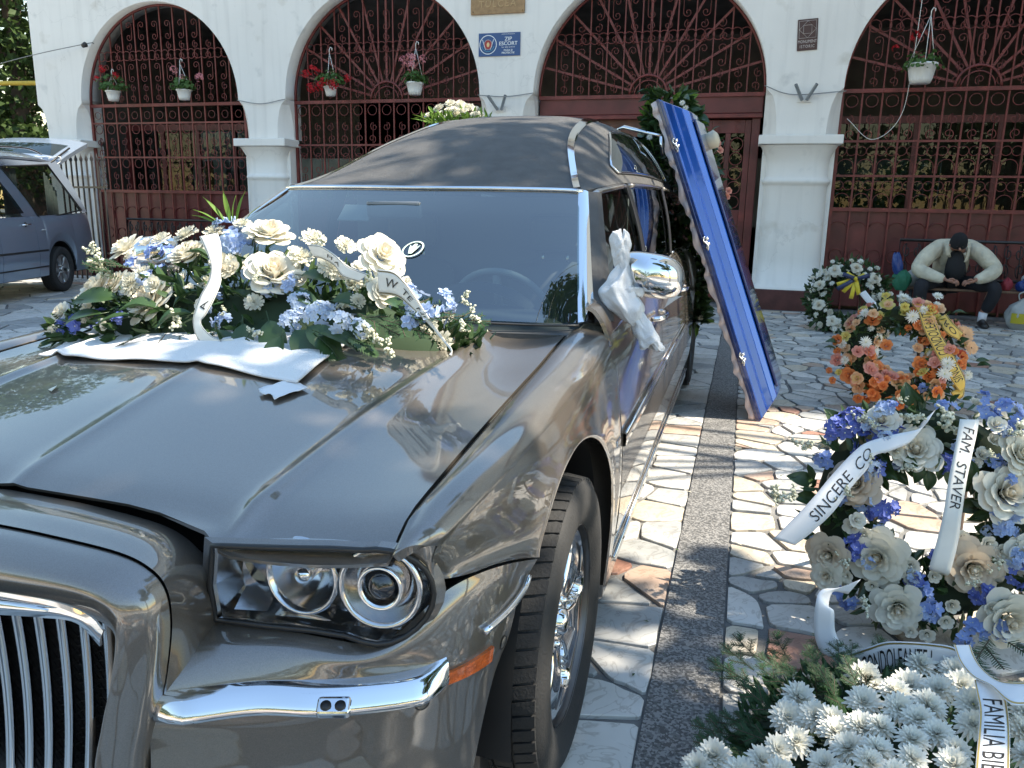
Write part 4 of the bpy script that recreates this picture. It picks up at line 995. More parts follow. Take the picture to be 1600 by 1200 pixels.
# ---- cabin
g = MB()
g.box((-.86, .50, .12), (.86, 5.7, .16)); g.box((-.80, -.60, .10), (.80, .45, .30)); g.box((-.855, .66, .15), (-.835, 5.7, .93)); g.box((.835, .66, .15), (.855, 5.7, .93)); g.box((-.60, -.40, .30), (.60, .40, .72))
g.build('floor_pan', m_blk, hearse)
g = MB(); G = pgrid([[(-.76, .56, .965), (0, .40, .975), (.76, .56, .965)], [(-.77, .85, .985), (0, .80, 1.0), (.77, .85, .985)], [(-.77, 1.02, .96), (0, 1.0, .965), (.77, 1.02, .96)], [(-.77, 1.06, .7), (0, 1.05, .7), (.77, 1.06, .7)]], 24, 24); skin(g, G, (0, 0, 1), .02); dash = g.build('dashboard', m_in, hearse)
b = MB(); b.lathe([(.35, .10), (.37, .06), (.33, .01)], 20, T=TR((.37, .93, .90), (R(-65), 0, 0), (.62, .5, .5))); b.build('binnacle', m_in, dash)
sw = MB(); T = TR((.37, 1.16, .93), (R(-64), 0, 0)); n = 40
sw.tube([T @ Vector((.19 * math.cos(2 * PI * k / n), .19 * math.sin(2 * PI * k / n), 0)) for k in range(n)], .014, 8, closed=True)
for a in (0, PI, -PI / 2): sw.tube([T @ Vector((0, 0, -.02)), T @ Vector((.18 * math.cos(a), .18 * math.sin(a), 0))], .016, 6)
sw.lathe([(0, .01), (.05, .005), (.06, -.03)], 18, T=T); sw.build('steering_wheel', M('wheel_leather', (.34, .34, .33), .45), hearse)
for x in (-.37, .37):
    st = empty('seat', (x, 1.75, 0)); st.parent = hearse
    g = MB(); G = pgrid([[(-.24, .10, .42), (-.24, .20, .75), (-.22, .27, 1.02), (-.10, .29, 1.08)], [(0, .04, .42), (0, .15, .75), (0, .23, 1.02), (0, .27, 1.09)], [(.24, .10, .42), (.24, .20, .75), (.22, .27, 1.02), (.10, .29, 1.08)]], 14, 18); skin(g, G, (0, -1, 0), .10); g.build('seat_back', m_seat, st)
    g = MB(); g.box((-.25, -.42, .28), (.25, .12, .44)); g.build('seat_cushion', m_seat, st, bevel=.05, seg=3)
    g = MB(); g.box((-.13, .24, 1.12), (.13, .33, 1.30)); g.build('headrest', m_seat, st, bevel=.04, seg=3)
    g = MB(); g.tube([(-.06, .28, 1.03), (-.06, .28, 1.15)], .008, 6); g.tube([(.06, .28, 1.03), (.06, .28, 1.15)], .008, 6); g.build('headrest_post', m_chrome, st)
g = MB(); g.box((-.11, -.012, -.032), (.11, .012, .032)); g.build('inside_mirror', M('mirror_shell', (.20, .21, .22), .4), hearse, loc=(-.03, 1.07, 1.315), rot=(R(10), 0, 0), bevel=.01)
g = MB(); g.box((-.70, 2.08, .3), (.70, 2.12, 1.38)); g.build('partition', M('partition_cloth', (.30, .31, .31), .9), hearse)
g = MB(); g.box((-.065, -.003, -.045), (.065, .003, .045)); g.build('sun_visor_label', M('label_grey', (.35, .36, .36), .6), hearse, loc=(-.20, 1.10, 1.30), rot=(R(-50), 0, 0))
# oval crest sticker inside the screen
stc = empty('screen_sticker', (0, 0, 0)); stc.parent = hearse
p0 = WS[23 + 5, 7]; Nw = grid_normals(WS)[28, 7]; Nw = Nw if Nw[1] < 0 else -Nw
m_sticker = M('sticker_pale', (.50, .62, .55), .6)
g = MB(); n = 28; g.add([(.036 * math.cos(2 * PI * k / n), .052 * math.sin(2 * PI * k / n), 0) for k in range(n)] + [(.030 * math.cos(2 * PI * k / n), .045 * math.sin(2 * PI * k / n), 0) for k in range(n)], [(k, (k + 1) % n, n + (k + 1) % n, n + k) for k in range(n)], 0, False)
g.add([(-.006, -.03, 0), (.006, -.03, 0), (.014, .0, 0), (.018, .028, 0), (.009, .012, 0), (.005, .034, 0), (-.005, .034, 0), (-.009, .012, 0), (-.018, .028, 0), (-.014, .0, 0)], [tuple(range(10))], 0, False)
g.build('sticker_print', m_sticker, stc, loc=tuple(p0 + Nw * .003), rot=Matrix((Vector((1, 0, 0)), Vector(Nw).cross(Vector((1, 0, 0))).normalized(), Vector(Nw))).transposed().to_euler())
# ---- door mirror
for s in (1, -1):
    mr_ = empty('door_mirror', (s * .955, .86, 1.128)); mr_.parent = hearse
    g = MB(); G = []
    for a in np.linspace(0, PI, 15):
        row = []
        for b_ in np.linspace(0, 2 * PI, 28, endpoint=False):
            e = .72; ca, sa = math.cos(a), math.sin(a)
            x = s * (.108 * math.copysign(abs(math.cos(b_)) ** e, math.cos(b_)) * sa ** .75); z = .072 * math.copysign(abs(math.sin(b_)) ** e, math.sin(b_)) * sa ** .75 - .012 * (x * s / .1); y = -.085 * ca if ca > 0 else -.045 * ca
            row.append((x, y + .02 * abs(x) / .1, z))
        G.append(row)
    g.grid(G, 0, True, wrapv=True, flip=s < 0); g.build('mirror_shell', m_chrome, mr_)
    g = MB(); g.tube(cr([(-s * .08, .0, -.05), (-s * .12, .02, -.08), (-s * .16, .03, -.09)], 8), .026, 8); g.build('mirror_arm', m_blk, mr_)
# ---- wheels
def make_wheel():
    w_ = empty('wheel', (0, 0, 0)); T = Matrix.Rotation(PI / 2, 4, 'Y')
    t = MB(); prof = [(.235, -.095), (.255, -.108), (.290, -.115), (.325, -.112), (.345, -.098), (.350, -.085), (.350, .085), (.345, .098), (.325, .112), (.290, .115), (.255, .108), (.235, .095)]
    t.lathe(prof, 72, T=T); t.build('tyre', m_rubber, w_)
    tr = MB(); nb = 64
    for k in range(nb):
        a = 2 * PI * k / nb
        for (z0, z1, sk) in ((-.098, -.052, .5), (-.044, -.004, .25), (.004, .044, -.25), (.052, .098, -.5)):
            c = 2 * PI / nb * .40
            V = []
            for zz, ao in ((z0, 0), (z1, sk * .06)):
                for da in (-c, c):
                    for r_ in (.347, .3575):
                        rr_ = r_ - (.006 if abs(zz) > .09 else 0); V.append((rr_ * math.cos(a + da + ao), rr_ * math.sin(a + da + ao), zz))
            tr.add(V, [(0, 1, 3, 2), (4, 6, 7, 5), (0, 4, 5, 1), (2, 3, 7, 6), (1, 5, 7, 3)], 0, False, T)
    tag(tr.build('tread', m_rubber, w_), kind='stuff')
    # rim face: five wide spokes, five long oval windows
    bm = bmesh.new(); NR, NA = 30, 200; vv = []
    for i in range(NR + 1):
        r_ = .030 + (.236 - .030) * i / NR; ring = []
        for k in range(NA):
            a = 2 * PI * k / NA; ph = ((a + PI / 5) % (2 * PI / 5)) - PI / 5
            z = .060 + .030 * math.sin(min(1, r_ / .2) * PI / 2) * .5
            z += .010 * math.exp(-((r_ - .225) / .012) ** 2) + .012 * (abs(ph) / (PI / 5)) ** 2 * math.sin(PI * min(1, max(0, (r_ - .05) / .17)))
            if r_ < .06: z -= .012 * (1 - (r_ - .03) / .03)
            ring.append(bm.verts.new((r_ * math.cos(a), r_ * math.sin(a), z)))
        vv.append(ring)
    for i in range(NR):
        for k in range(NA):
            r_ = .030 + .206 * (i + .5) / NR; a = 2 * PI * (k + .5) / NA; ph = ((a + PI / 5) % (2 * PI / 5)) - PI / 5
            du = (r_ - .148) / .066; dv = (r_ * ph) / (.030 * (.75 + .35 * (r_ - .08) / .13))
            if abs(du) ** 2.6 + abs(dv) ** 2.2 < 1: continue
            bm.faces.new((vv[i][k], vv[i][(k + 1) % NA], vv[i + 1][(k + 1) % NA], vv[i + 1][k]))
    loose = [v for v in bm.verts if not v.link_faces]
    for v in loose: bm.verts.remove(v)
    be = [e for e in bm.edges if len(e.link_faces) == 1]
    ex = bmesh.ops.extrude_edge_only(bm, edges=be)
    for v in [x for x in ex['geom'] if isinstance(x, bmesh.types.BMVert)]: v.co.z -= .05; v.co.x *= .995; v.co.y *= .995
    for f in bm.faces: f.smooth = True
    bmesh.ops.transform(bm, matrix=T, verts=bm.verts)
    me = bpy.data.meshes.new('rim'); bm.to_mesh(me); bm.free(); rim_o = link('rim', me, w_, m_chrome)
    md = rim_o.modifiers.new('smooth', 'SMOOTH'); md.iterations = 3; md.factor = .4
    b = MB(); b.lathe([(0, .092), (.022, .090), (.032, .082), (.034, .06)], 24, T=T); b.build('hub_cap', m_chrome, w_)
    for k in range(5):
        a = 2 * PI * (k + .5) / 5; b = MB(); b.lathe([(0, .014), (.009, .012), (.011, 0)], 6, T=T @ TR((.055 * math.cos(a), .055 * math.sin(a), .062))); b.build('wheel_nut', m_chrome, rim_o)
    b = MB(); b.lathe([(.236, .098), (.240, .085), (.215, .02), (.205, -.09), (.235, -.095)], 60, T=T); b.build('barrel', M('rim_inner', (.16, .16, .165), .35, .8), w_)
    b = MB(); b.lathe([(.03, .0), (.165, .0), (.165, -.025)], 48, T=T); b.build('brake_disc', M('brake_steel', (.09, .088, .085), .4, .8), w_)
    return w_
wh = make_wheel(); wh.parent = hearse; wh.location = (.812, 0, .357); wh.rotation_euler = (R(18), 0, 0)
for (x, y, s, rz) in ((-.812, 0, -1, 0), (.805, WY, 1, 0), (-.805, WY, -1, 0)):
    c = copy_tree(wh, hearse); c.location = (x, y, .357); c.rotation_euler = (R(40) * 1.0, 0, PI if s < 0 else 0)
# ================================================================== silver blue estate hearse at the left
m_blue_paint = paint_mat('silver_blue_paint', (.29, .36, .47), .12, .55, .36)
car2 = tag(empty('estate_hearse', (-9.116, 7.292, 0), R(20)), 'silver blue estate hearse with its tailgate raised, at the left', 'hearse')
def prof2(y):
    """side section: (x, z) from waist to sill"""
    return [(.835, 1.10 + .02 * y), (.858, 1.06 + .02 * y), (.885, .93), (.900, .78), (.905, .63), (.905, .52), (.89, .40), (.875, .27)]
def side2(y0, y1, name, n=12, arch=False, s=1):
    g = MB(); rows = []
    for y in np.linspace(y0, y1, n):
        P = cr([(x, y, z) for x, z in prof2(y)], 30); r = []
        for p in P:
            x, z = p[0], p[2]; zt = prof2(y)[0][1]
            if y > .6: x -= (y - .6) ** 2 * .28
            if arch:
                d = .40 ** 2 - y * y; za = .33 + math.sqrt(d) if d > 0 else .27; z = za + (z - .27) * (zt - za) / (zt - .27)
            if y > .8: z = max(z, .27 + (y - .8) * .4) if z < .5 else z
            r.append((x * s, y, z))
        rows.append(r)
    skin(g, np.array(rows), (s, 0, .1), .012); return g.build(name, m_blue_paint, car2)
for s in (1, -1):
    dr2 = side2(-2.6, -1.56, 'front_door', 8, s=s); dr1 = side2(-1.55, -.66, 'rear_door', 8, s=s); side2(-.652, -.41, 'quarter_panel', 5, s=s); side2(-.41, .41, 'quarter_panel', 40, True, s=s); side2(.41, 1.12, 'quarter_panel', 14, s=s)
    side2(-4.2, -2.61, 'wing', 8, s=s)
    g = MB()
    for z, w_ in ((.62, .014), (.40, .010)):
        g.grid([[(s * (.905 - max(0, y - .6) ** 2 * .28 + o - (.012 if z < .5 else 0)), y, z + dz + max(0, y) * .1) for o, dz in ((0, w_), (.008, w_ * .6), (.008, -w_ * .6), (0, -w_))] for y in np.linspace(-2.5 if z < .5 else -2.5, -.42, 12)], 0, True)
    g.build('side_moulding', m_blk, car2)
    b = MB(); b.tube(cr([(s * .88, -.98, .975), (s * .915, -.95, .98), (s * .915, -.83, .985), (s * .88, -.80, .985)], 12), .013, 8); b.build('handle', m_chrome, dr1)
    b = MB(); b.lathe([(0, .006), (.03, .005), (.036, 0)], 16, T=TR((s * .878, -.89, .98), (0, PI / 2 * s, 0))); b.build('handle_cup', m_blk, dr1)
    b = MB(); b.box((-.01, -.05, -.006), (.01, .05, .006)); b.build('side_light', M('lens_pale', (.6, .62, .62), .2), car2, loc=(s * .905, -.48, .90), bevel=.004)
    # glasshouse side: raked pillars, large rear glass
    def cab(y, z): return (s * (.838 - .17 * ((z - 1.08) / .8) ** 1.5 if z > 1.08 else s * .838), y, z)
    def quad(name, pts, mat, off=0.0, nn=8):
        a, b_, c, d = pts; rows = []
        for u in np.linspace(0, 1, nn):
            r = []
            for v in np.linspace(0, 1, nn):
                y = (a[0] * (1 - u) + b_[0] * u) * (1 - v) + (d[0] * (1 - u) + c[0] * u) * v; z = (a[1] * (1 - u) + b_[1] * u) * (1 - v) + (d[1] * (1 - u) + c[1] * u) * v
                p = cab(y, z); r.append((p[0] + s * off, p[1], p[2]))
            rows.append(r)
        g = MB(); skin(g, np.array(rows), (s, 0, .2), .01); return g.build(name, mat, car2)
    for pts in ([(-3.0, 1.06), (-2.55, 1.09), (-2.1, 1.50), (-2.3, 1.50)], [(-2.1, 1.50), (-1.62, 1.58), (-1.62, 1.82), (-1.9, 1.80)], [(-1.62, 1.58), (-1.20, 1.56), (-1.05, 1.83), (-1.62, 1.82)], [(-1.20, 1.56), (-1.05, 1.72), (-1.0, 1.84), (-1.05, 1.83)], [(-1.05, 1.72), (.22, 1.80), (.52, 1.87), (-1.0, 1.845)], [(-.86, 1.09), (-.40, 1.03), (-1.05, 1.72), (-1.22, 1.56)], [(.80, 1.14), (1.02, 1.13), (.55, 1.88), (.22, 1.80)]):
        quad('cab_pillar', pts, m_blue_paint, -.004, 6)
    quad('rear_side_glass', [(-.42, 1.04), (.83, 1.16), (.22, 1.80), (-1.05, 1.72)], m_sideglass, .004)
    quad('door_glass', [(-1.60, 1.09), (-.82, 1.13), (-1.20, 1.56), (-1.62, 1.58)], m_sideglass, .004)
    quad('door_glass', [(-2.55, 1.09), (-1.66, 1.09), (-1.68, 1.58), (-2.1, 1.50)], m_sideglass, .004)
    g = MB(); L_ = [(-.42, 1.04), (.83, 1.16), (.22, 1.80), (-1.05, 1.72)]; P = [cab(*p) for p in L_]; P = [(x + s * .008, y, z) for x, y, z in P]
    g.tube(P, .014, 6, closed=True); g.build('glass_seal', m_blk, car2)
g = MB(); G = [[(x * (.672 + (.03 if y < .2 else 0)), y, z - .10 * abs(x) ** 3) for x in np.linspace(-1, 1, 15)] for y, z in ((-2.0, 1.80), (-1.5, 1.90), (-.8, 1.965), (0, 1.975), (.4, 1.955), (.62, 1.90))]
skin(g, np.array(G), (0, 0, 1), .03); g.build('roof', m_blue_paint, car2)
for s in (1, -1): b = MB(); b.tube(cr([(s * .60, -1.8, 1.83), (s * .60, -1.5, 1.93), (s * .60, -.2, 2.005), (s * .60, .3, 1.95)], 20), .014, 6); b.build('roof_rail', m_chrome, car2)
g = MB(); G = pgrid([[(-.80, 1.05, 1.0), (0, 1.17, 1.02), (.80, 1.05, 1.0)], [(-.83, 1.10, .72), (0, 1.22, .72), (.83, 1.10, .72)], [(-.80, 1.06, .42), (0, 1.18, .40), (.80, 1.06, .42)]], 12, 16); skin(g, G, (0, 1, 0), .03); g.build('rear_bumper', m_blue_paint, car2)
g = MB(); g.box((-.80, -3.0, .25), (.80, 1.05, .30)); g.box((-.78, -4, .3), (.78, -2.6, .9)); g.build('floor_pan', m_blk, car2)
g = MB(); g.box((-.55, -1.3, .62), (.55, 1.0, .68)); g.build('bier_deck', m_in, car2)
for s in (1, -1):
    g = MB(); g.grid([[(s * (.64 + .02 * math.sin(k * 1.9)), -.9 + k * .02, z) for z in (1.0, 1.35, 1.72)] for k in range(20)]); g.build('side_curtain', m_curtain, car2)
    g = MB(); g.grid([[(s * (.64 + .02 * math.sin(k * 1.9)), .20 + k * .018, z) for z in (1.05, 1.35, 1.70 - k * .015)] for k in range(18)]); g.build('side_curtain', m_curtain, car2)
# raised tailgate
tg = empty('tailgate', (0, .62, 1.92)); tg.parent = car2; tg.rotation_euler = (R(24), 0, 0)
def tgp(x, v): 
    w_ = .70 + .06 * v; return (x * w_, v * .86, .03 - .07 * abs(x) ** 3 - .05 * v * v)
g = MB(); G = [[tgp(x, v) for x in np.linspace(-1, 1, 19)] for v in np.linspace(0, 1, 10)]; skin(g, np.array(G), (0, 0, 1), .07); g.build('tailgate_skin', m_blue_paint, tg)
g = MB(); G = [[tuple(np.array(tgp(x, v)) + np.array([0, 0, .006])) for x in np.linspace(-.80, .80, 15)] for v in np.linspace(.10, .66, 8)]; skin(g, np.array(G), (0, 0, 1), .004); g.build('tailgate_glass', m_sideglass, tg)
for s in (1, -1): b = MB(); b.tube([(s * .66, .30, 1.80), (s * .70, .95, 2.08)], .014, 8); b.build('gas_strut', m_blk, car2)
gar = MB()
for k in range(9):
    x0 = .72 - k * .17; gar.tube([(x0 - .17 * t, .60 + .05 * math.sin(t * 9), 1.93 - .11 * math.sin(PI * t) - .02 * math.sin(k * 3.)) for t in np.linspace(0, 1, 9)], .007, 5)
gar.tube([(.72 - 1.5 * t, .60, 1.93 + .008 * math.sin(t * 60)) for t in np.linspace(0, 1, 40)], .006, 5)
tag(gar.build('cord_garland', m_white, None, loc=car2.location, rot=car2.rotation_euler), 'white looped cord garland along the raised tailgate hinge of the blue hearse', 'garland')
for (x, y, s) in ((.79, 0, 1), (-.79, 0, -1), (.79, -2.9, 1), (-.79, -2.9, -1)):
    c = copy_tree(wh, car2); c.location = (x, y, .325); c.scale = (.91,) * 3; c.rotation_euler = (R(10), 0, PI if s < 0 else 0)
    for ch in c.children:
        if ch.name.startswith(('rim', 'hub_cap')): 
            ch.data = ch.data.copy(); ch.data.materials.clear(); ch.data.materials.append(M('alloy', (.38, .39, .40), .32, .9))
lin = MB(); lin.grid([[(.885, .40 * math.cos(a), .33 + .41 * math.sin(a)), (.55, .40 * math.cos(a), .33 + .41 * math.sin(a))] for a in np.linspace(-.1, PI + .1, 20)]); lin.box((.53, -.42, .2), (.55, .42, .8)); lin.build('arch_liner', m_blk, car2)
# ================================================================== fence, pipe, trees, added shade building
t = tag(empty('spiked_fence', (-9.86, 9.30, 0), R(-16)), 'short black spiked railing between the blue hearse and the church', 'fence')
for k in range(9):
    b = MB(); b.box((-.011, -.011, 0), (.011, .011, 1.93)); b.lathe([(.020, 1.93), (.026, 1.96), (0, 2.05)], 6); b.build('railing_bar', m_iron, t, loc=(k * .152, 0, 0))
for z in (.35, 1.50): b = MB(); b.box((-.03, -.012, z), (1.27, .012, z + .03)); b.build('rail', m_iron, t)
m_pipe = M('gas_pipe_yellow', (.62, .42, .05), .5, var=.15)
b = MB(); b.tube([(-24, 12.2, 3.86), (-10.95, 11.9, 3.58)], .045, 12); tag(b.build('gas_pipe', m_pipe), 'yellow gas pipe running left from the church corner', 'pipe')
m_bark = M('bark', (.085, .062, .045), .9, var=.4, vscale=6, bump=1, bscale=18)
m_leaf = petal_mat('tree_leaf', (.050, .095, .022), (.095, .14, .03), .35)
m_leaf_d = petal_mat('tree_leaf_dark', (.028, .058, .018), (.06, .095, .025), .3)
def crown_mesh(clumps, n, leaf, seed):
    r = np.random.default_rng(seed); V = []; F = []
    tot = sum(c[3] ** 2 for c in clumps)
    P = []
    for (x, y, z, rad) in clumps:
        m = int(n * rad * rad / tot); d = r.normal(size=(m, 3)); d /= np.linalg.norm(d, axis=1)[:, None]
        rr = rad * r.uniform(.25, 1.0, (m, 1)) ** .6
        P.append(np.array([x, y, z]) + d * rr * np.array([1, 1, .8]))
    P = np.vstack(P); m = len(P)
    a = r.normal(size=(m, 3)); a[:, 2] -= .3; a /= np.linalg.norm(a, axis=1)[:, None]
    b = np.cross(a, r.normal(size=(m, 3))); b /= np.linalg.norm(b, axis=1)[:, None]
    L = leaf * r.uniform(.6, 1.3, (m, 1)); W_ = L * .36
    n_ = np.cross(a, b)
    V = np.stack([P, P + a * L * .45 + b * W_ + n_ * L * .06, P + a * L, P + a * L * .45 - b * W_ + n_ * L * .06], 1).reshape(-1, 3)
    me = bpy.data.meshes.new('crown'); me.from_pydata(V.tolist(), [], [(4 * i, 4 * i + 1, 4 * i + 2, 4 * i + 3) for i in range(m)]); me.update(); return me
def tree(label, base, h, clumps, n, leaf, mat, seed, tr=.22, group=None):
    t = tag(empty('broadleaf_tree', base), label, 'tree', group); r = random.Random(seed)
    b = MB(); P = cr([(0, 0, 0), (r.uniform(-.15, .15), r.uniform(-.15, .15), h * .35), (r.uniform(-.3, .3), r.uniform(-.3, .3), h * .7), (r.uniform(-.4, .4), r.uniform(-.4, .4), h)], 16)
    b.tube(P, list(np.linspace(tr, tr * .35, 16)), 10)
    for (x, y, z, rad) in clumps:
        s0 = P[min(15, int(16 * min(.95, max(.35, (z - 1.2) / h * .8))))]; b.tube(cr([s0, ((s0[0] + x) / 2, (s0[1] + y) / 2, (s0[2] + z) / 2 + .3), (x, y, z)], 8), list(np.linspace(tr * .4, tr * .1, 8)), 6)
    b.build('trunk', m_bark, t); link('crown', crown_mesh(clumps, n, leaf, seed), t, mat); return t
tree('dark leafy tree rising behind the blue hearse', (-16.8, 15.2, 0), 7, [(-.6, 0, 4.2, 1.7), (1.2, .4, 5.2, 1.6), (-1.5, -.5, 6.2, 1.9), (.6, 0, 7.6, 1.9), (-2.2, .4, 3.2, 1.4), (1.9, .8, 3.1, 1.2), (.8, -.2, 2.4, 1.3)], 11000, .20, m_leaf_d, 3, .38)
tree('tall tree at the far left behind the yellow gas pipe', (-21.5, 13.5, 0), 8, [(0, 0, 4, 2.2), (-1.5, .5, 6.5, 2.4), (1.4, -.5, 7.8, 2.3), (.5, 1, 10, 2.2), (2.4, .3, 3.0, 1.5)], 9000, .24, m_leaf, 8, .4)
g = MB(); 
hedge = crown_mesh([(-26 + 2.6 * k, 19.5 + (k % 3) * .8, 1.6 + .5 * (k % 2), 2.0) for k in range(6)], 9000, .22, 21); tag(link('hedge', hedge, None, m_leaf_d), 'dark hedge mass at the far left behind the blue hearse', 'hedge')
# garden seen through the porch windows
tag(link('garden_shrub', crown_mesh([(-8.6 + .95 * k, 17.2 + .7 * (k % 2), 1.2 + .35 * (k % 3), .95) for k in range(17)], 9000, .16, 5), None, m_leaf_d), 'green shrubs in the garden seen through the church porch', 'shrubs', None, 'stuff')
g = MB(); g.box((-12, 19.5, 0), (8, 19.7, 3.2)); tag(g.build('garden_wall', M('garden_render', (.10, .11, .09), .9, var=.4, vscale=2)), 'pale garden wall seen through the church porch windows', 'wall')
tag(link('horizon_trees', crown_mesh([(-34 + 4.2 * k, -27 + 2.5 * (k % 3), 3.0 + 1.3 * (k % 2), 3.6) for k in range(17)] + [(-32 + 5.1 * k, -29, 7.2 + (k % 3), 3.2) for k in range(13)], 15000, .5, 77), None, m_leaf_d), 'belt of trees added far behind the photographer to block the bright horizon, outside the picture', 'trees', None, 'stuff')  # unseen trees added behind the camera to keep the bright horizon out of reflections
# unseen building added right of the frame to shade the facade and far yard
shade_bld = tag(empty('shade_building', (9, 5.35, 0)), 'tall white building added to the right to cast shade, outside the picture', 'building')
g = MB(); g.box((-1.2, 0, 0), (7, 16, 22)); g.build('wall', m_wall, shade_bld)
g = MB(); g.box((-1.28, -.08, 22.001), (7.1, 16.1, 22.3)); g.build('roof', m_tile, shade_bld)
# courtyard trees right of the photographer, whose crowns dapple the cars and paving
tree('courtyard tree shading the bonnet, right of the picture', (8.8, -1.4, 0), 6.2, [(6.7, .5, 0, 0)][:0] + [(-2.2, 2.0, 6.5, 1.25), (-4.5, .95, 6.5, 1.05), (-1.3, .4, 6.0, 1.2), (-3.2, .3, 6.6, 1.0), (-3.0, 2.9, 7.2, .50), (.4, -.6, 7.0, 1.6), (-1.4, -1.4, 6.4, 1.4), (1.4, 1.0, 6.6, 1.3), (-5.3, .9, 7.0, 1.1), (-3.6, .7, 6.9, .9)], 8000, .22, m_leaf, 12, .26)
tree('slender courtyard tree leaning over the hearse roof, right of the picture', (6.9, 3.3, 0), 6.6, [(-2.0, -.9, 7.6, .50), (-1.9, .2, 8.2, .5), (-3.0, -1.6, 7.8, .42), (-1.2, -1.5, 8.4, .55), (-2.6, .9, 7.7, .5), (-4.3, 1.6, 12, .8), (-4.6, 1.8, 13.2, .5), (-4.1, 1.3, 10.9, .6)], 1700, .19, m_leaf, 14, .10)
# ================================================================== benches
m_bwood = M('bench_wood', (.13, .075, .045), .5, var=.4, vscale=9, bump=.2)
def bench(x, y, rz, label, wd=1.75):
    t = tag(empty('garden_bench', (x, y, 0), rz), label, 'bench', 'iron benches against the church')
    for k in range(4): b = MB(); b.box((-wd / 2, -.05, -.014), (wd / 2, .05, .014)); b.build('seat_slat', m_bwood, t, loc=(0, -.16 + k * .112, .425), bevel=.006)
    b = MB()
    b.tube([(-wd / 2, .29, .52), (-wd / 2, .33, 1.0), (wd / 2, .33, 1.0), (wd / 2, .29, .52)], .022, 6, closed=True)
    b.build('back_frame', m_iron, t)
    n = 12
    for k in range(n):
        xx = -wd / 2 + wd * (k + .5) / n; link('back_scroll', ME_BS, t, loc=(xx, .305, .76), rot=(R(-5), 0, 0), scale=(.62 if k % 2 else -.62, 1, 1.15))
    for s in (-1, 1):
        b = MB(); b.tube(cr([(s * (wd / 2 - .1), -.20, .41), (s * (wd / 2 - .1), -.24, .2), (s * (wd / 2 - .1), -.20, 0)], 8), .022, 6); b.tube(cr([(s * (wd / 2 - .1), .24, .41), (s * (wd / 2 - .1), .29, .2), (s * (wd / 2 - .1), .31, 0)], 8), .022, 6); b.tube([(s * (wd / 2 - .1), -.21, .40), (s * (wd / 2 - .1), .29, .40)], .018, 6); b.build('leg_frame', m_iron, t)
    return t
ME_BS = tmesh('back_scroll', scroll_s(.34, .24), .011); ME_BS.materials.append(m_iron)
bench(4.05, 9.33, 0, 'dark iron bench under the seated man')
bench(-8.32, 9.62, 0, 'dark iron bench below the leftmost gate')
# ================================================================== hanging pots
m_pot = M('pot_white', (.74, .74, .72), .45); m_ger = petal_mat('geranium_leaf', (.06, .13, .035), (.10, .17, .05), .3)
m_red = petal_mat('geranium_red', (.42, .012, .02), (.55, .03, .04), .3); m_pinkp = petal_mat('geranium_pink', (.62, .20, .24), (.70, .34, .36), .3)
def leaf_clump(n, R0, seed, size, flat=.7, up=.2):
    r = random.Random(seed); b = MB()
    for _ in range(n):
        d = Vector((r.gauss(0, 1), r.gauss(0, 1), abs(r.gauss(0, 1)) * flat + up)).normalized(); p = d * R0 * r.uniform(.45, 1.0); s = size * r.uniform(.6, 1.2)
        m = TR(p, aim(d + Vector((r.uniform(-.8, .8), r.uniform(-.8, .8), .3)), r.random() * 6)); k = 7
        V = [(0, 0, 0)] + [(s * math.cos(2 * PI * i / k) * (1 if i else .5), s * math.sin(2 * PI * i / k), s * .18 * (i % 2)) for i in range(k)]
        b.add(V, [(0, i, i % k + 1) for i in range(1, k + 1)], 0, False, m)
    return b
def umbel(seed, R0=.06):
    r = random.Random(seed); b = MB()
    for _ in range(16):
        d = Vector((r.gauss(0, 1), r.gauss(0, 1), r.gauss(0, 1) + .5)).normalized(); p = d * R0 * r.uniform(.7, 1)
        for k in range(5):
            a = 2 * PI * k / 5; s = R0 * .36; T = TR(p, aim(d, r.random()))
            b.add([(0, 0, 0), (s * math.cos(a - .4), s * math.sin(a - .4), s * .3), (s * 1.2 * math.cos(a), s * 1.2 * math.sin(a), s * .4), (s * math.cos(a + .4), s * math.sin(a + .4), s * .3)], [(0, 1, 2, 3)], 0, False, T)
    return b.mesh('bloom')
UM_R = [umbel(1), umbel(2)]; UM_P = [umbel(3), umbel(4)]
for m_ in UM_R: m_.materials.append(m_red)
for m_ in UM_P: m_.materials.append(m_pinkp)
def hang_pot(x, z, label, blooms, kind, hook, big=1.0, seed=0, tilt=0, spread=1.0):
    t = tag(empty('hanging_pot', (x, 9.80, z)), label, 'flower pot', 'geranium pots hanging on the church gates')
    b = MB(); b.lathe([(0, 0), (.085 * big, 0), (.10 * big, .05), (.122 * big, .15 * big), (.135 * big, .155 * big), (.135 * big, .175 * big), (.125 * big, .175 * big), (.115 * big, .15 * big), (0, .15 * big)], 22); b.build('pot', m_pot, t)
    b = MB(); top = Vector((tilt, 0, hook))
    for k in range(3):
        a = 2 * PI * k / 3 + .5; b.tube([(.13 * big * math.cos(a), .13 * big * math.sin(a), .17 * big), top], .004, 5)
    b.tube([top + Vector((0, 0, -.02)), top + Vector((0, 0, .05)), top + Vector((.02, 0, .085)), top + Vector((.045, 0, .07)), top + Vector((.045, 0, .04))], .006, 6); b.build('hanger', m_white, t)
    f = leaf_clump(150, .21 * spread, seed, .034).build('foliage', m_ger, t, loc=(0, 0, .16)); tag(f, kind='stuff')
    for i, (bx, by, bz, s) in enumerate(blooms): link('bloom', (UM_R if kind == 'red' else UM_P)[i % 2], t, loc=(bx, by, bz), scale=s)
hang_pot(-9.12, 2.94, 'white pot with trailing leaves and few red geraniums, leftmost', [(-.13, -.05, .50, 1), (-.31, 0, .36, .8), (.13, -.05, .39, .9)], 'red', .42, .92, 1, 0, 1.35)
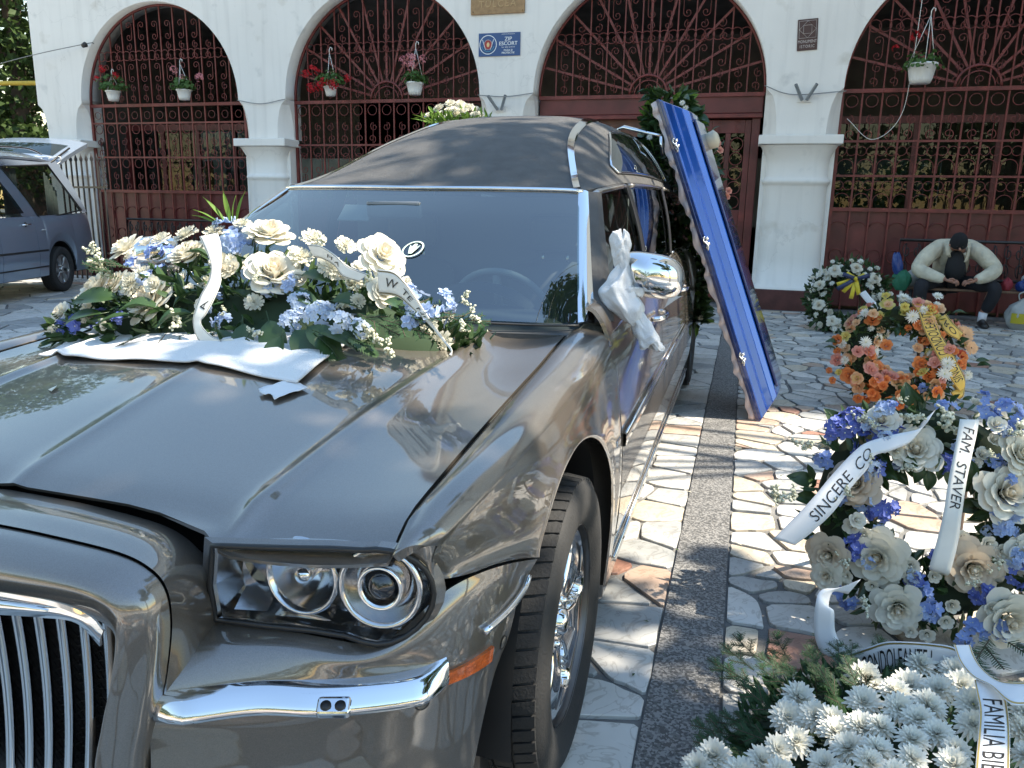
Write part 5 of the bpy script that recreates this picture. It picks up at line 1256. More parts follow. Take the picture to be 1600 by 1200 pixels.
hang_pot(-7.72, 2.93, 'white ribbed pot with sparse pink geraniums in the leftmost arch', [(-.14, -.03, .46, 1.0), (.30, 0, .34, 1.15), (.02, -.05, .34, .7)], 'pink', .55, .92, 2, -.04, 1.0)
hang_pot(-5.06, 2.94, 'white pot overflowing with dark red geraniums in the second arch', [(-.42, 0, .33, 1), (-.28, -.03, .38, 1.2), (-.32, -.02, .12, 1.25), (-.02, -.16, .15, 1.5), (.13, -.15, .14, 1.3), (-.10, -.15, .12, 1.1), (.29, 0, .25, .95), (-.22, .02, .36, .8)], 'red', .62, .80, 3, 0, 1.15)
hang_pot(-3.66, 2.93, 'white pot of bright pink geraniums in the second arch', [(-.17, -.03, .48, 1.0), (-.02, -.08, .50, 1.1), (.14, -.02, .49, .95), (-.03, -.10, .40, 1.15), (-.10, 0, .55, .6)], 'pink', .66, 1.0, 4, .02, 1.0)
hang_pot(3.20, 2.93, 'large white pot of leafy geraniums in front of the right-hand gate', [(-.12, -.03, .55, 1.0), (-.33, 0, .43, .65)], 'red', .80, 1.35, 5, .03, 1.25)
BQ = [('rose',-0.006,0.219,1.146,0.074,0.406,-0.526,0.748),('rose',-0.377,0.152,1.059,0.064,-0.304,-0.717,0.627),('rose',-0.322,0.264,1.183,0.054,-0.198,-0.474,0.858),('rose',0.304,0.262,1.202,0.059,0.679,-0.416,0.605),('rose',-0.08,0.319,1.252,0.059,0.256,-0.335,0.907),('rose',-0.565,0.16,1.082,0.054,-0.423,-0.648,0.633),('rose',0.345,0.172,1.114,0.037,0.702,-0.514,0.493),('rose',-0.556,0.283,1.197,0.048,-0.399,-0.455,0.796),('rose',-0.504,0.176,1.102,0.037,-0.389,-0.631,0.671),('carnation',-0.152,0.24,1.163,0.045,0.095,-0.512,0.854),('carnation',0.167,0.231,1.165,0.042,0.612,-0.464,0.64),('carnation',0.181,0.287,1.224,0.03,0.603,-0.383,0.7),('carnation',-0.442,0.215,1.124,0.034,-0.358,-0.578,0.733),('carnation',-0.204,0.196,1.113,0.034,-0.033,-0.636,0.771),('carnation',-0.023,0.145,1.07,0.029,0.378,-0.703,0.603),('carnation',-0.36,0.313,1.237,0.04,-0.205,-0.383,0.901),('carnation',-0.264,0.319,1.247,0.038,-0.066,-0.357,0.932),('carnation',-0.442,0.3,1.22,0.033,-0.302,-0.416,0.857),('carnation',0.073,0.303,1.238,0.036,0.493,-0.358,0.793),('carnation',0.287,0.148,1.089,0.022,0.682,-0.551,0.481),('carnation',0.057,0.259,1.19,0.036,0.49,-0.431,0.757),('carnation',0.255,0.196,1.133,0.025,0.669,-0.5,0.55),('carnation',-0.182,0.338,1.271,0.028,0.082,-0.313,0.946),('spray_rose',-0.297,0.207,1.121,0.025,-0.199,-0.606,0.77),('spray_rose',-0.304,0.177,1.089,0.023,-0.216,-0.678,0.703),('spray_rose',-0.253,0.177,1.091,0.023,-0.133,-0.684,0.717),('spray_rose',-0.515,0.259,1.171,0.032,-0.389,-0.494,0.778),('spray_rose',-0.485,0.291,1.208,0.029,-0.346,-0.437,0.83),('spray_rose',0.029,0.272,1.203,0.023,0.448,-0.411,0.794),('spray_rose',0.402,0.196,1.139,0.018,0.716,-0.484,0.503),('spray_rose',-0.306,0.283,1.204,0.026,-0.161,-0.433,0.887),('floret_light',-0.19,0.306,1.235,0.052,0.05,-0.369,0.928),('floret_light',-0.239,0.338,1.269,0.047,-0.012,-0.321,0.947),('floret_light',-0.143,0.283,1.209,0.04,0.13,-0.41,0.903),('floret_blue',-0.448,0.272,1.187,0.038,-0.331,-0.468,0.82),('floret_blue',-0.394,0.272,1.189,0.034,-0.279,-0.464,0.841),('floret_blue',-0.394,0.219,1.131,0.033,-0.313,-0.572,0.759),('floret_deep',-0.602,0.12,0.982,0.046,-0.464,-0.728,0.505),('floret_deep',-0.662,0.12,0.969,0.034,-0.49,-0.717,0.496),('floret_deep',-0.532,0.12,0.999,0.037,-0.423,-0.74,0.522),('floret_deep',-0.453,0.12,1.006,0.031,-0.372,-0.763,0.528),('floret_blue',-0.503,0.243,1.153,0.028,-0.389,-0.522,0.759),('hydrangea',0.193,0.114,1.051,0.055,0.631,-0.625,0.459),('hydrangea',0.269,0.093,1.036,0.049,0.665,-0.619,0.419),('hydrangea',0.122,0.141,1.073,0.042,0.582,-0.622,0.524),('hydrangea',0.116,0.101,1.035,0.039,0.567,-0.684,0.458),('hydrangea',0.33,0.077,1.026,0.035,0.683,-0.614,0.397),('floret_light',0.461,0.141,1.09,0.044,0.723,-0.531,0.442),('floret_light',0.513,0.117,1.072,0.045,0.727,-0.545,0.418),('floret_light',0.468,0.101,1.055,0.037,0.718,-0.563,0.409),('floret_light',0.535,0.148,1.101,0.035,0.733,-0.519,0.44),('floret_light',0.421,0.172,1.118,0.03,0.719,-0.506,0.476),('floret_light',-0.162,0.148,1.066,0.035,0.06,-0.755,0.653),('floret_light',-0.1,0.101,1.023,0.031,0.214,-0.83,0.515),('floret_light',-0.003,0.188,1.114,0.035,0.415,-0.597,0.686),('floret_light',0.062,0.196,1.125,0.035,0.515,-0.552,0.656),('bud_spray',0.364,0.062,1.014,0.048,0.688,-0.618,0.38),('bud_spray',0.422,0.03,0.991,0.039,0.692,-0.628,0.355),('bud_spray',-0.564,0.207,1.134,0.047,-0.418,-0.571,0.707),('bud_spray',-0.613,0.239,1.168,0.044,-0.431,-0.518,0.739),('bud_spray',-0.217,0.093,1.008,0.044,-0.039,-0.863,0.504),('bud_spray',0.244,0.18,1.117,0.042,0.665,-0.522,0.534),('bud_spray',0.292,0.196,1.135,0.042,0.685,-0.494,0.536),('bud_spray',0.609,0.109,1.07,0.034,0.734,-0.544,0.408),('bud_spray',0.57,0.148,1.103,0.032,0.736,-0.517,0.437),('bud_spray',0.1,0.291,1.225,0.039,0.529,-0.377,0.761),('bud_spray',0.029,0.069,1.0,0.034,0.453,-0.787,0.419),('bud_spray',0.596,0.077,1.042,0.031,0.727,-0.566,0.388),('bud_spray',-0.653,0.12,0.951,0.034,-0.495,-0.728,0.474)]
BQL = [('broad_leaf',-0.194,0.107,1.034,0.105,-0.784,-0.551,-0.286),('broad_leaf',-0.305,0.115,1.036,0.107,-0.869,-0.481,0.119),('broad_leaf',-0.086,0.067,1.002,0.102,0.597,-0.265,-0.757),('broad_leaf',-0.018,0.083,1.021,0.119,0.302,-0.378,-0.875),('broad_leaf',0.055,0.091,1.033,0.135,0.455,-0.323,-0.83),('broad_leaf',0.145,0.067,1.016,0.132,0.662,-0.236,-0.712),('broad_leaf',0.178,0.075,1.025,0.132,0.828,-0.148,-0.542),('broad_leaf',0.223,0.059,1.014,0.114,0.966,-0.04,-0.254),('broad_leaf',0.116,0.052,1.0,0.099,-0.021,-0.472,-0.881),('broad_leaf',-0.031,0.186,1.122,0.07,0.828,-0.148,-0.542),('broad_leaf',-0.223,0.241,1.173,0.073,-0.836,-0.414,0.361),('broad_leaf',-0.271,0.217,1.145,0.082,0.966,-0.04,-0.254),('broad_leaf',0.089,0.202,1.143,0.087,0.996,0.006,-0.094),('broad_leaf',0.076,0.154,1.095,0.103,0.966,-0.04,-0.254),('broad_leaf',-0.108,0.162,1.094,0.088,0.91,-0.092,-0.405),('broad_leaf',-0.379,0.186,1.107,0.092,0.996,0.006,-0.094),('broad_leaf',-0.471,0.146,1.06,0.128,-0.856,-0.516,-0.046),('broad_leaf',-0.054,0.257,1.195,0.054,0.73,0.11,0.675),('broad_leaf',-0.105,0.273,1.211,0.055,0.465,0.082,0.881),('fir_sprig',-0.239,0.067,0.993,0.104,-0.334,-0.537,-0.775),('fir_sprig',-0.306,0.059,0.981,0.087,-0.703,-0.563,-0.435),('fir_sprig',-0.196,0.052,0.981,0.086,0.302,-0.378,-0.875),('fir_sprig',0.407,0.123,1.081,0.146,0.996,0.006,-0.094),('fir_sprig',0.456,0.091,1.056,0.143,0.997,0.045,0.071),('fir_sprig',0.386,0.091,1.052,0.128,0.966,-0.04,-0.254),('fir_sprig',0.557,0.091,1.061,0.11,1.0,0.026,-0.012),('fir_sprig',0.307,0.107,1.062,0.131,0.91,-0.092,-0.405),('fir_sprig',-0.468,0.186,1.103,0.13,-0.836,-0.414,0.361),('fir_sprig',-0.47,0.217,1.137,0.131,-0.865,-0.46,0.201),('fir_sprig',-0.102,0.091,1.024,0.103,-0.021,-0.472,-0.881),('blade_leaf',-0.219,0.336,1.279,0.098,-0.171,-0.077,0.982),('blade_leaf',-0.241,0.336,1.279,0.091,-0.531,-0.219,0.819),('blade_leaf',-0.197,0.336,1.28,0.09,0.233,0.037,0.972),('blade_leaf',-0.247,0.328,1.269,0.087,-0.741,-0.335,0.582),('blade_leaf',-0.17,0.328,1.271,0.075,0.606,0.101,0.789),('blade_leaf',-0.205,0.331,1.274,0.079,0.022,-0.017,1.0),('blade_leaf',-0.258,0.328,1.269,0.076,-0.811,-0.389,0.438),('broad_leaf',0.218,0.138,1.086,0.084,0.996,0.006,-0.094),('broad_leaf',0.364,0.138,1.094,0.082,0.966,-0.04,-0.254),('broad_leaf',0.431,0.107,1.068,0.096,0.941,-0.066,-0.331),('broad_leaf',0.297,0.091,1.047,0.098,0.722,-0.206,-0.66),('broad_leaf',-0.212,0.162,1.089,0.08,-0.703,-0.563,-0.435),('broad_leaf',-0.379,0.099,1.016,0.107,-0.838,-0.53,-0.128),('broad_leaf',-0.495,0.107,1.018,0.109,-0.814,-0.542,-0.208),('fern_leaf',0.102,0.044,0.992,0.131,0.38,-0.351,-0.856),('fern_leaf',0.017,0.059,1.001,0.134,-0.182,-0.509,-0.842),('fern_leaf',0.205,0.059,1.013,0.13,0.778,-0.177,-0.603),('fern_leaf',-0.121,0.059,0.993,0.119,-0.334,-0.537,-0.775),('fern_leaf',0.299,0.052,1.012,0.096,0.91,-0.092,-0.405)]
WB = [('rose',1.823,1.026,0.579,0.069,-0.155,-0.791,0.592),('rose_beige',1.648,0.973,0.462,0.072,-0.374,-0.831,0.412),('rose',1.722,0.879,0.254,0.078,-0.277,-0.949,0.15),('rose',1.788,0.819,0.12,0.071,-0.187,-0.982,0.009),('rose_beige',1.993,0.881,0.259,0.08,0.072,-0.985,0.156),('rose',2.096,0.824,0.131,0.082,0.164,-0.986,0.028),('rose',2.083,0.981,0.48,0.085,0.205,-0.864,0.459),('rose_beige',1.577,0.874,0.243,0.058,-0.417,-0.896,0.148),('rose',2.121,1.032,0.594,0.061,0.235,-0.769,0.594),('rose',1.717,1.061,0.658,0.047,-0.279,-0.708,0.649),('rose',2.142,0.904,0.309,0.059,0.256,-0.939,0.228),('rose',1.576,0.848,0.183,0.042,-0.405,-0.91,0.09),('spray_rose',1.641,0.917,0.337,0.031,-0.374,-0.892,0.253),('spray_rose',1.681,0.907,0.316,0.029,-0.331,-0.916,0.226),('spray_rose',1.715,0.91,0.322,0.025,-0.293,-0.927,0.234),('spray_rose',1.78,0.865,0.222,0.035,-0.205,-0.972,0.111),('spray_rose',1.82,0.875,0.244,0.033,-0.157,-0.978,0.135),('spray_rose',1.826,0.857,0.205,0.032,-0.148,-0.985,0.09),('spray_rose',1.614,0.86,0.21,0.031,-0.379,-0.918,0.112),('spray_rose',1.596,0.844,0.177,0.029,-0.387,-0.918,0.081),('spray_rose',2.013,1.028,0.584,0.031,0.107,-0.793,0.6),('spray_rose',2.045,1.048,0.629,0.027,0.141,-0.752,0.644),('spray_rose',1.995,1.016,0.558,0.025,0.087,-0.817,0.571),('spray_rose',1.94,0.833,0.15,0.03,-0.008,-0.999,0.034),('spray_rose',1.924,0.812,0.104,0.028,-0.032,-0.999,-0.009),('spray_rose',1.886,0.865,0.223,0.026,-0.072,-0.991,0.11),('spray_rose',2.036,0.914,0.332,0.032,0.138,-0.957,0.255),('spray_rose',2.072,0.907,0.315,0.03,0.179,-0.956,0.232),('spray_rose',2.107,0.918,0.341,0.028,0.224,-0.937,0.267),('spray_rose',2.038,1.073,0.685,0.027,0.123,-0.705,0.698),('spray_rose',1.634,0.851,0.191,0.027,-0.357,-0.93,0.09),('spray_rose',1.964,0.919,0.342,0.026,0.043,-0.963,0.266),('spray_rose',1.711,0.843,0.173,0.027,-0.277,-0.959,0.065),('spray_rose',1.873,0.793,0.061,0.03,-0.091,-0.995,-0.043),('spray_rose',1.827,0.794,0.063,0.026,-0.141,-0.989,-0.039),('floret_deep',1.609,1.054,0.643,0.054,-0.391,-0.697,0.602),('floret_deep',1.57,1.048,0.629,0.043,-0.427,-0.697,0.577),('floret_deep',1.671,1.033,0.595,0.055,-0.339,-0.746,0.574),('floret_deep',1.714,1.04,0.61,0.055,-0.29,-0.744,0.602),('floret_deep',1.748,1.046,0.625,0.042,-0.248,-0.739,0.626),('floret_deep',1.664,1.013,0.551,0.047,-0.352,-0.776,0.523),('floret_deep',1.628,1.066,0.67,0.036,-0.369,-0.681,0.632),('floret_blue',2.029,1.081,0.703,0.047,0.108,-0.691,0.715),('floret_blue',2.092,1.091,0.724,0.047,0.175,-0.672,0.72),('floret_blue',2.009,1.102,0.75,0.037,0.077,-0.655,0.751),('floret_blue',2.066,1.066,0.668,0.045,0.158,-0.717,0.679),('floret_blue',1.913,1.086,0.713,0.038,-0.036,-0.684,0.729),('floret_deep',1.694,0.999,0.519,0.046,-0.322,-0.809,0.492),('floret_deep',1.912,1.012,0.55,0.037,-0.029,-0.826,0.563),('floret_blue',2.053,1.019,0.564,0.037,0.161,-0.805,0.571),('floret_light',1.671,0.95,0.411,0.038,-0.35,-0.869,0.348),('floret_deep',1.72,0.94,0.388,0.046,-0.293,-0.9,0.322),('floret_deep',1.748,0.945,0.4,0.042,-0.259,-0.903,0.342),('floret_deep',1.63,0.884,0.265,0.042,-0.375,-0.912,0.168),('floret_deep',1.658,0.89,0.277,0.046,-0.349,-0.919,0.181),('floret_blue',1.86,0.84,0.166,0.046,-0.105,-0.993,0.049),('floret_blue',1.88,0.821,0.124,0.046,-0.082,-0.997,0.009),('floret_blue',2.076,0.81,0.099,0.043,0.135,-0.991,-0.002),('floret_blue',2.006,0.805,0.089,0.043,0.059,-0.998,-0.017),('floret_blue',2.052,0.96,0.434,0.044,0.167,-0.902,0.398),('floret_light',2.105,0.959,0.431,0.046,0.231,-0.891,0.39),('floret_light',2.089,0.934,0.374,0.04,0.207,-0.927,0.313),('floret_blue',1.637,0.826,0.136,0.051,-0.343,-0.939,0.04),('floret_deep',1.841,0.855,0.199,0.04,-0.13,-0.988,0.084),('floret_deep',2.021,0.849,0.188,0.044,0.095,-0.993,0.076),('floret_blue',1.602,0.951,0.413,0.032,-0.418,-0.841,0.344),('floret_blue',1.546,1.001,0.524,0.039,-0.461,-0.757,0.463),('floret_deep',1.902,0.891,0.28,0.034,-0.048,-0.983,0.18),('floret_blue',1.971,0.791,0.058,0.039,0.016,-0.999,-0.044),('floret_deep',2.125,0.879,0.254,0.045,0.227,-0.961,0.16),('floret_blue',2.12,1.076,0.692,0.041,0.212,-0.693,0.689),('floret_light',1.957,1.036,0.602,0.035,0.031,-0.781,0.624),('bud_spray',1.899,1.072,0.683,0.063,-0.052,-0.709,0.704),('bud_spray',1.919,1.056,0.646,0.052,-0.024,-0.741,0.671),('bud_spray',1.804,1.064,0.665,0.053,-0.175,-0.715,0.677),('bud_spray',1.463,0.949,0.408,0.064,-0.52,-0.791,0.324),('bud_spray',1.413,0.944,0.397,0.054,-0.546,-0.779,0.309),('bud_spray',1.497,1.017,0.559,0.054,-0.491,-0.722,0.487),('bud_spray',1.631,0.876,0.246,0.042,-0.37,-0.917,0.147),('bud_spray',2.12,1.059,0.654,0.061,0.221,-0.722,0.655),('bud_spray',1.694,0.821,0.126,0.045,-0.287,-0.958,0.023),('bud_spray',2.037,0.89,0.278,0.044,0.131,-0.974,0.183),('bud_spray',1.584,0.941,0.392,0.046,-0.433,-0.844,0.316),('bud_spray',1.791,0.998,0.519,0.042,-0.201,-0.836,0.511),('bud_spray',1.658,1.059,0.653,0.043,-0.342,-0.7,0.627)]
WO = [('rose_orange',2.144,4.304,0.598,0.065,-0.294,-0.775,0.559),('rose_orange',2.009,4.151,0.215,0.065,-0.412,-0.904,0.114),('rose_peach',2.076,4.123,0.145,0.058,-0.344,-0.938,0.041),('rose_orange',2.138,4.121,0.139,0.045,-0.284,-0.958,0.03),('rose_orange',2.209,4.131,0.166,0.064,-0.214,-0.975,0.051),('rose_peach',2.149,4.191,0.315,0.058,-0.295,-0.929,0.223),('rose_pink',1.925,4.189,0.31,0.052,-0.487,-0.847,0.213),('rose_orange',2.241,4.236,0.427,0.051,-0.19,-0.908,0.374),('rose_orange',2.404,4.327,0.655,0.051,0.018,-0.764,0.645),('rose_orange',2.465,4.193,0.32,0.063,0.102,-0.966,0.236),('rose_orange',2.575,4.188,0.307,0.057,0.228,-0.949,0.22),('rose_peach',2.339,4.148,0.207,0.076,-0.063,-0.994,0.093),('rose_peach',2.245,4.168,0.258,0.051,-0.18,-0.972,0.153),('rose_yellow',2.348,4.326,0.652,0.045,-0.051,-0.765,0.642),('rose_yellow',2.232,4.345,0.7,0.058,-0.186,-0.72,0.669),('rose_yellow',2.219,4.368,0.759,0.032,-0.195,-0.678,0.709),('rose_yellow',2.184,4.314,0.622,0.039,-0.248,-0.767,0.592),('rose_peach',2.464,4.286,0.552,0.057,0.101,-0.838,0.536),('rose_orange',2.488,4.252,0.469,0.032,0.136,-0.891,0.432),('rose_yellow',2.552,4.309,0.609,0.057,0.196,-0.786,0.586),('rose_peach',2.559,4.339,0.684,0.051,0.19,-0.734,0.652),('rose_orange',1.922,4.243,0.445,0.046,-0.495,-0.794,0.352),('rose_yellow',1.973,4.253,0.47,0.046,-0.46,-0.8,0.386),('rose_peach',2.002,4.275,0.525,0.039,-0.434,-0.78,0.45),('rose_peach',1.978,4.223,0.394,0.039,-0.457,-0.836,0.305),('rose_orange',1.926,4.213,0.369,0.033,-0.491,-0.827,0.274),('rose_orange',2.373,4.286,0.552,0.026,-0.016,-0.842,0.54),('rose_peach',2.104,4.222,0.392,0.032,-0.347,-0.883,0.315),('rose_orange',2.413,4.121,0.139,0.057,0.022,-1.0,0.022),('rose_orange',2.344,4.11,0.113,0.044,-0.059,-0.998,-0.005),('rose_peach',2.56,4.142,0.192,0.057,0.193,-0.977,0.085),('rose_orange',2.6,4.139,0.185,0.031,0.232,-0.969,0.081),('rose_peach',2.665,4.178,0.282,0.05,0.311,-0.931,0.192),('rose_orange',2.518,4.161,0.241,0.05,0.156,-0.978,0.138),('rose_pink',2.608,4.251,0.465,0.038,0.27,-0.868,0.416),('rose_peach',2.44,4.234,0.423,0.038,0.075,-0.924,0.375),('rose_peach',2.2,4.275,0.526,0.032,-0.238,-0.837,0.493),('rose_orange',1.882,4.16,0.238,0.029,-0.504,-0.852,0.143),('rose_orange',1.907,4.135,0.175,0.029,-0.477,-0.875,0.085),('rose_yellow',1.945,4.158,0.231,0.029,-0.462,-0.877,0.134),('rose_yellow',2.697,4.146,0.202,0.044,0.323,-0.94,0.107),('rose_yellow',2.708,4.132,0.167,0.037,0.323,-0.943,0.074),('rose_orange',2.182,4.101,0.09,0.045,-0.234,-0.972,-0.019),('rose_orange',2.285,4.092,0.067,0.044,-0.124,-0.991,-0.045),('rose_orange',2.08,4.092,0.067,0.038,-0.325,-0.945,-0.028),('rose_orange',2.426,4.096,0.078,0.044,0.03,-0.999,-0.035),('rose_peach',2.504,4.111,0.115,0.038,0.12,-0.993,0.003),('rose_orange',2.447,4.172,0.267,0.038,0.075,-0.983,0.167),('rose_peach',2.023,4.198,0.333,0.039,-0.417,-0.877,0.24),('rose_orange',2.069,4.32,0.637,0.033,-0.362,-0.732,0.577),('rose_orange',2.004,4.185,0.299,0.032,-0.429,-0.88,0.203),('rose_peach',2.513,4.211,0.365,0.032,0.164,-0.941,0.295),('rose_orange',2.72,4.217,0.379,0.038,0.368,-0.879,0.303),('gerbera_orange',2.629,4.289,0.561,0.067,0.281,-0.805,0.522),('gerbera_peach',2.724,4.275,0.525,0.066,0.367,-0.805,0.465),('gerbera_peach',2.766,4.243,0.444,0.048,0.403,-0.836,0.372),('gerbera_red',2.709,4.225,0.399,0.036,0.36,-0.874,0.327),('gerbera_peach',2.598,4.201,0.34,0.042,0.256,-0.931,0.261),('mum_small',2.55,4.373,0.769,0.037,0.165,-0.678,0.717),('mum_small',2.328,4.36,0.737,0.031,-0.075,-0.702,0.709),('mum_small',2.375,4.358,0.734,0.028,-0.021,-0.706,0.708),('mum_small',2.753,4.172,0.268,0.036,0.379,-0.908,0.18),('mum_small',2.522,4.22,0.387,0.03,0.176,-0.93,0.323),('floret_blue',2.482,4.131,0.165,0.048,0.104,-0.993,0.052),('floret_blue',2.571,4.13,0.162,0.048,0.199,-0.979,0.055),('gerbera_peach',1.992,4.197,0.331,0.037,-0.442,-0.865,0.236),('mum_small',2.548,4.351,0.715,0.028,0.173,-0.713,0.679),('mum_small',2.137,4.278,0.533,0.025,-0.308,-0.816,0.489)]
MUMS = [('mum',1.623,0.29,0.171,0.048,0.214,-0.599,0.772),('mum',1.658,0.12,0.246,0.037,0.167,-0.34,0.926),('mum',1.707,0.205,0.218,0.043,-0.2,-0.399,0.895),('mum',1.582,0.052,0.247,0.04,-0.0,-0.576,0.818),('mum',1.763,0.176,0.237,0.04,-0.157,-0.347,0.925),('mum',1.711,0.043,0.27,0.042,0.224,-0.419,0.88),('mum',1.83,0.244,0.218,0.042,-0.21,-0.605,0.768),('mum',1.868,0.438,0.149,0.042,-0.103,-0.527,0.844),('mum',1.792,0.465,0.134,0.046,0.19,-0.44,0.877),('mum',1.482,0.027,0.205,0.04,-0.186,-0.601,0.777),('mum',1.438,-0.054,0.188,0.037,-0.265,-0.417,0.869),('mum',1.424,0.041,0.18,0.044,0.08,-0.56,0.824),('mum',1.452,0.114,0.19,0.045,0.171,-0.337,0.926),('mum',1.517,-0.049,0.223,0.041,0.136,-0.303,0.943),('mum',1.513,0.0,0.22,0.038,0.288,-0.21,0.934),('mum',1.6,-0.056,0.262,0.034,0.114,-0.343,0.932),('mum',1.679,-0.013,0.27,0.037,-0.052,-0.449,0.892),('mum',1.566,-0.043,0.245,0.041,-0.057,-0.286,0.956),('mum',1.584,-0.134,0.26,0.034,0.206,-0.24,0.949),('mum',1.655,-0.092,0.27,0.036,-0.027,-0.237,0.971),('mum',1.809,0.082,0.27,0.04,-0.091,-0.554,0.828),('mum',1.787,-0.0,0.27,0.036,0.042,-0.57,0.821),('mum',1.264,-0.06,0.115,0.043,-0.167,-0.23,0.959),('mum',1.365,-0.099,0.157,0.037,0.281,-0.324,0.903),('mum',1.399,-0.073,0.172,0.038,-0.015,-0.367,0.93),('mum',1.484,-0.148,0.212,0.037,-0.153,-0.537,0.83),('mum',1.565,-0.17,0.253,0.035,0.232,-0.369,0.9),('mum',1.644,-0.155,0.27,0.032,0.149,-0.329,0.933),('mum',1.718,-0.15,0.27,0.037,-0.291,-0.308,0.906),('mum',1.735,-0.1,0.27,0.032,0.018,-0.527,0.849),('mum',1.914,0.085,0.27,0.036,0.134,-0.587,0.798),('mum',1.888,0.01,0.27,0.037,0.127,-0.538,0.833),('mum',1.401,-0.15,0.174,0.035,0.215,-0.449,0.867),('mum',1.23,-0.092,0.1,0.041,-0.285,-0.461,0.84),('mum',1.647,0.015,0.27,0.036,0.044,-0.598,0.8),('mum',1.534,-0.108,0.234,0.04,-0.358,-0.31,0.881),('mum',1.602,-0.211,0.27,0.03,-0.235,-0.277,0.932),('mum',1.708,-0.054,0.27,0.034,-0.29,-0.34,0.895),('mum',1.87,-0.076,0.27,0.034,-0.41,-0.176,0.895),('mum',1.517,-0.2,0.231,0.032,-0.324,-0.465,0.824),('mum',1.323,-0.13,0.139,0.039,0.131,-0.564,0.815)]
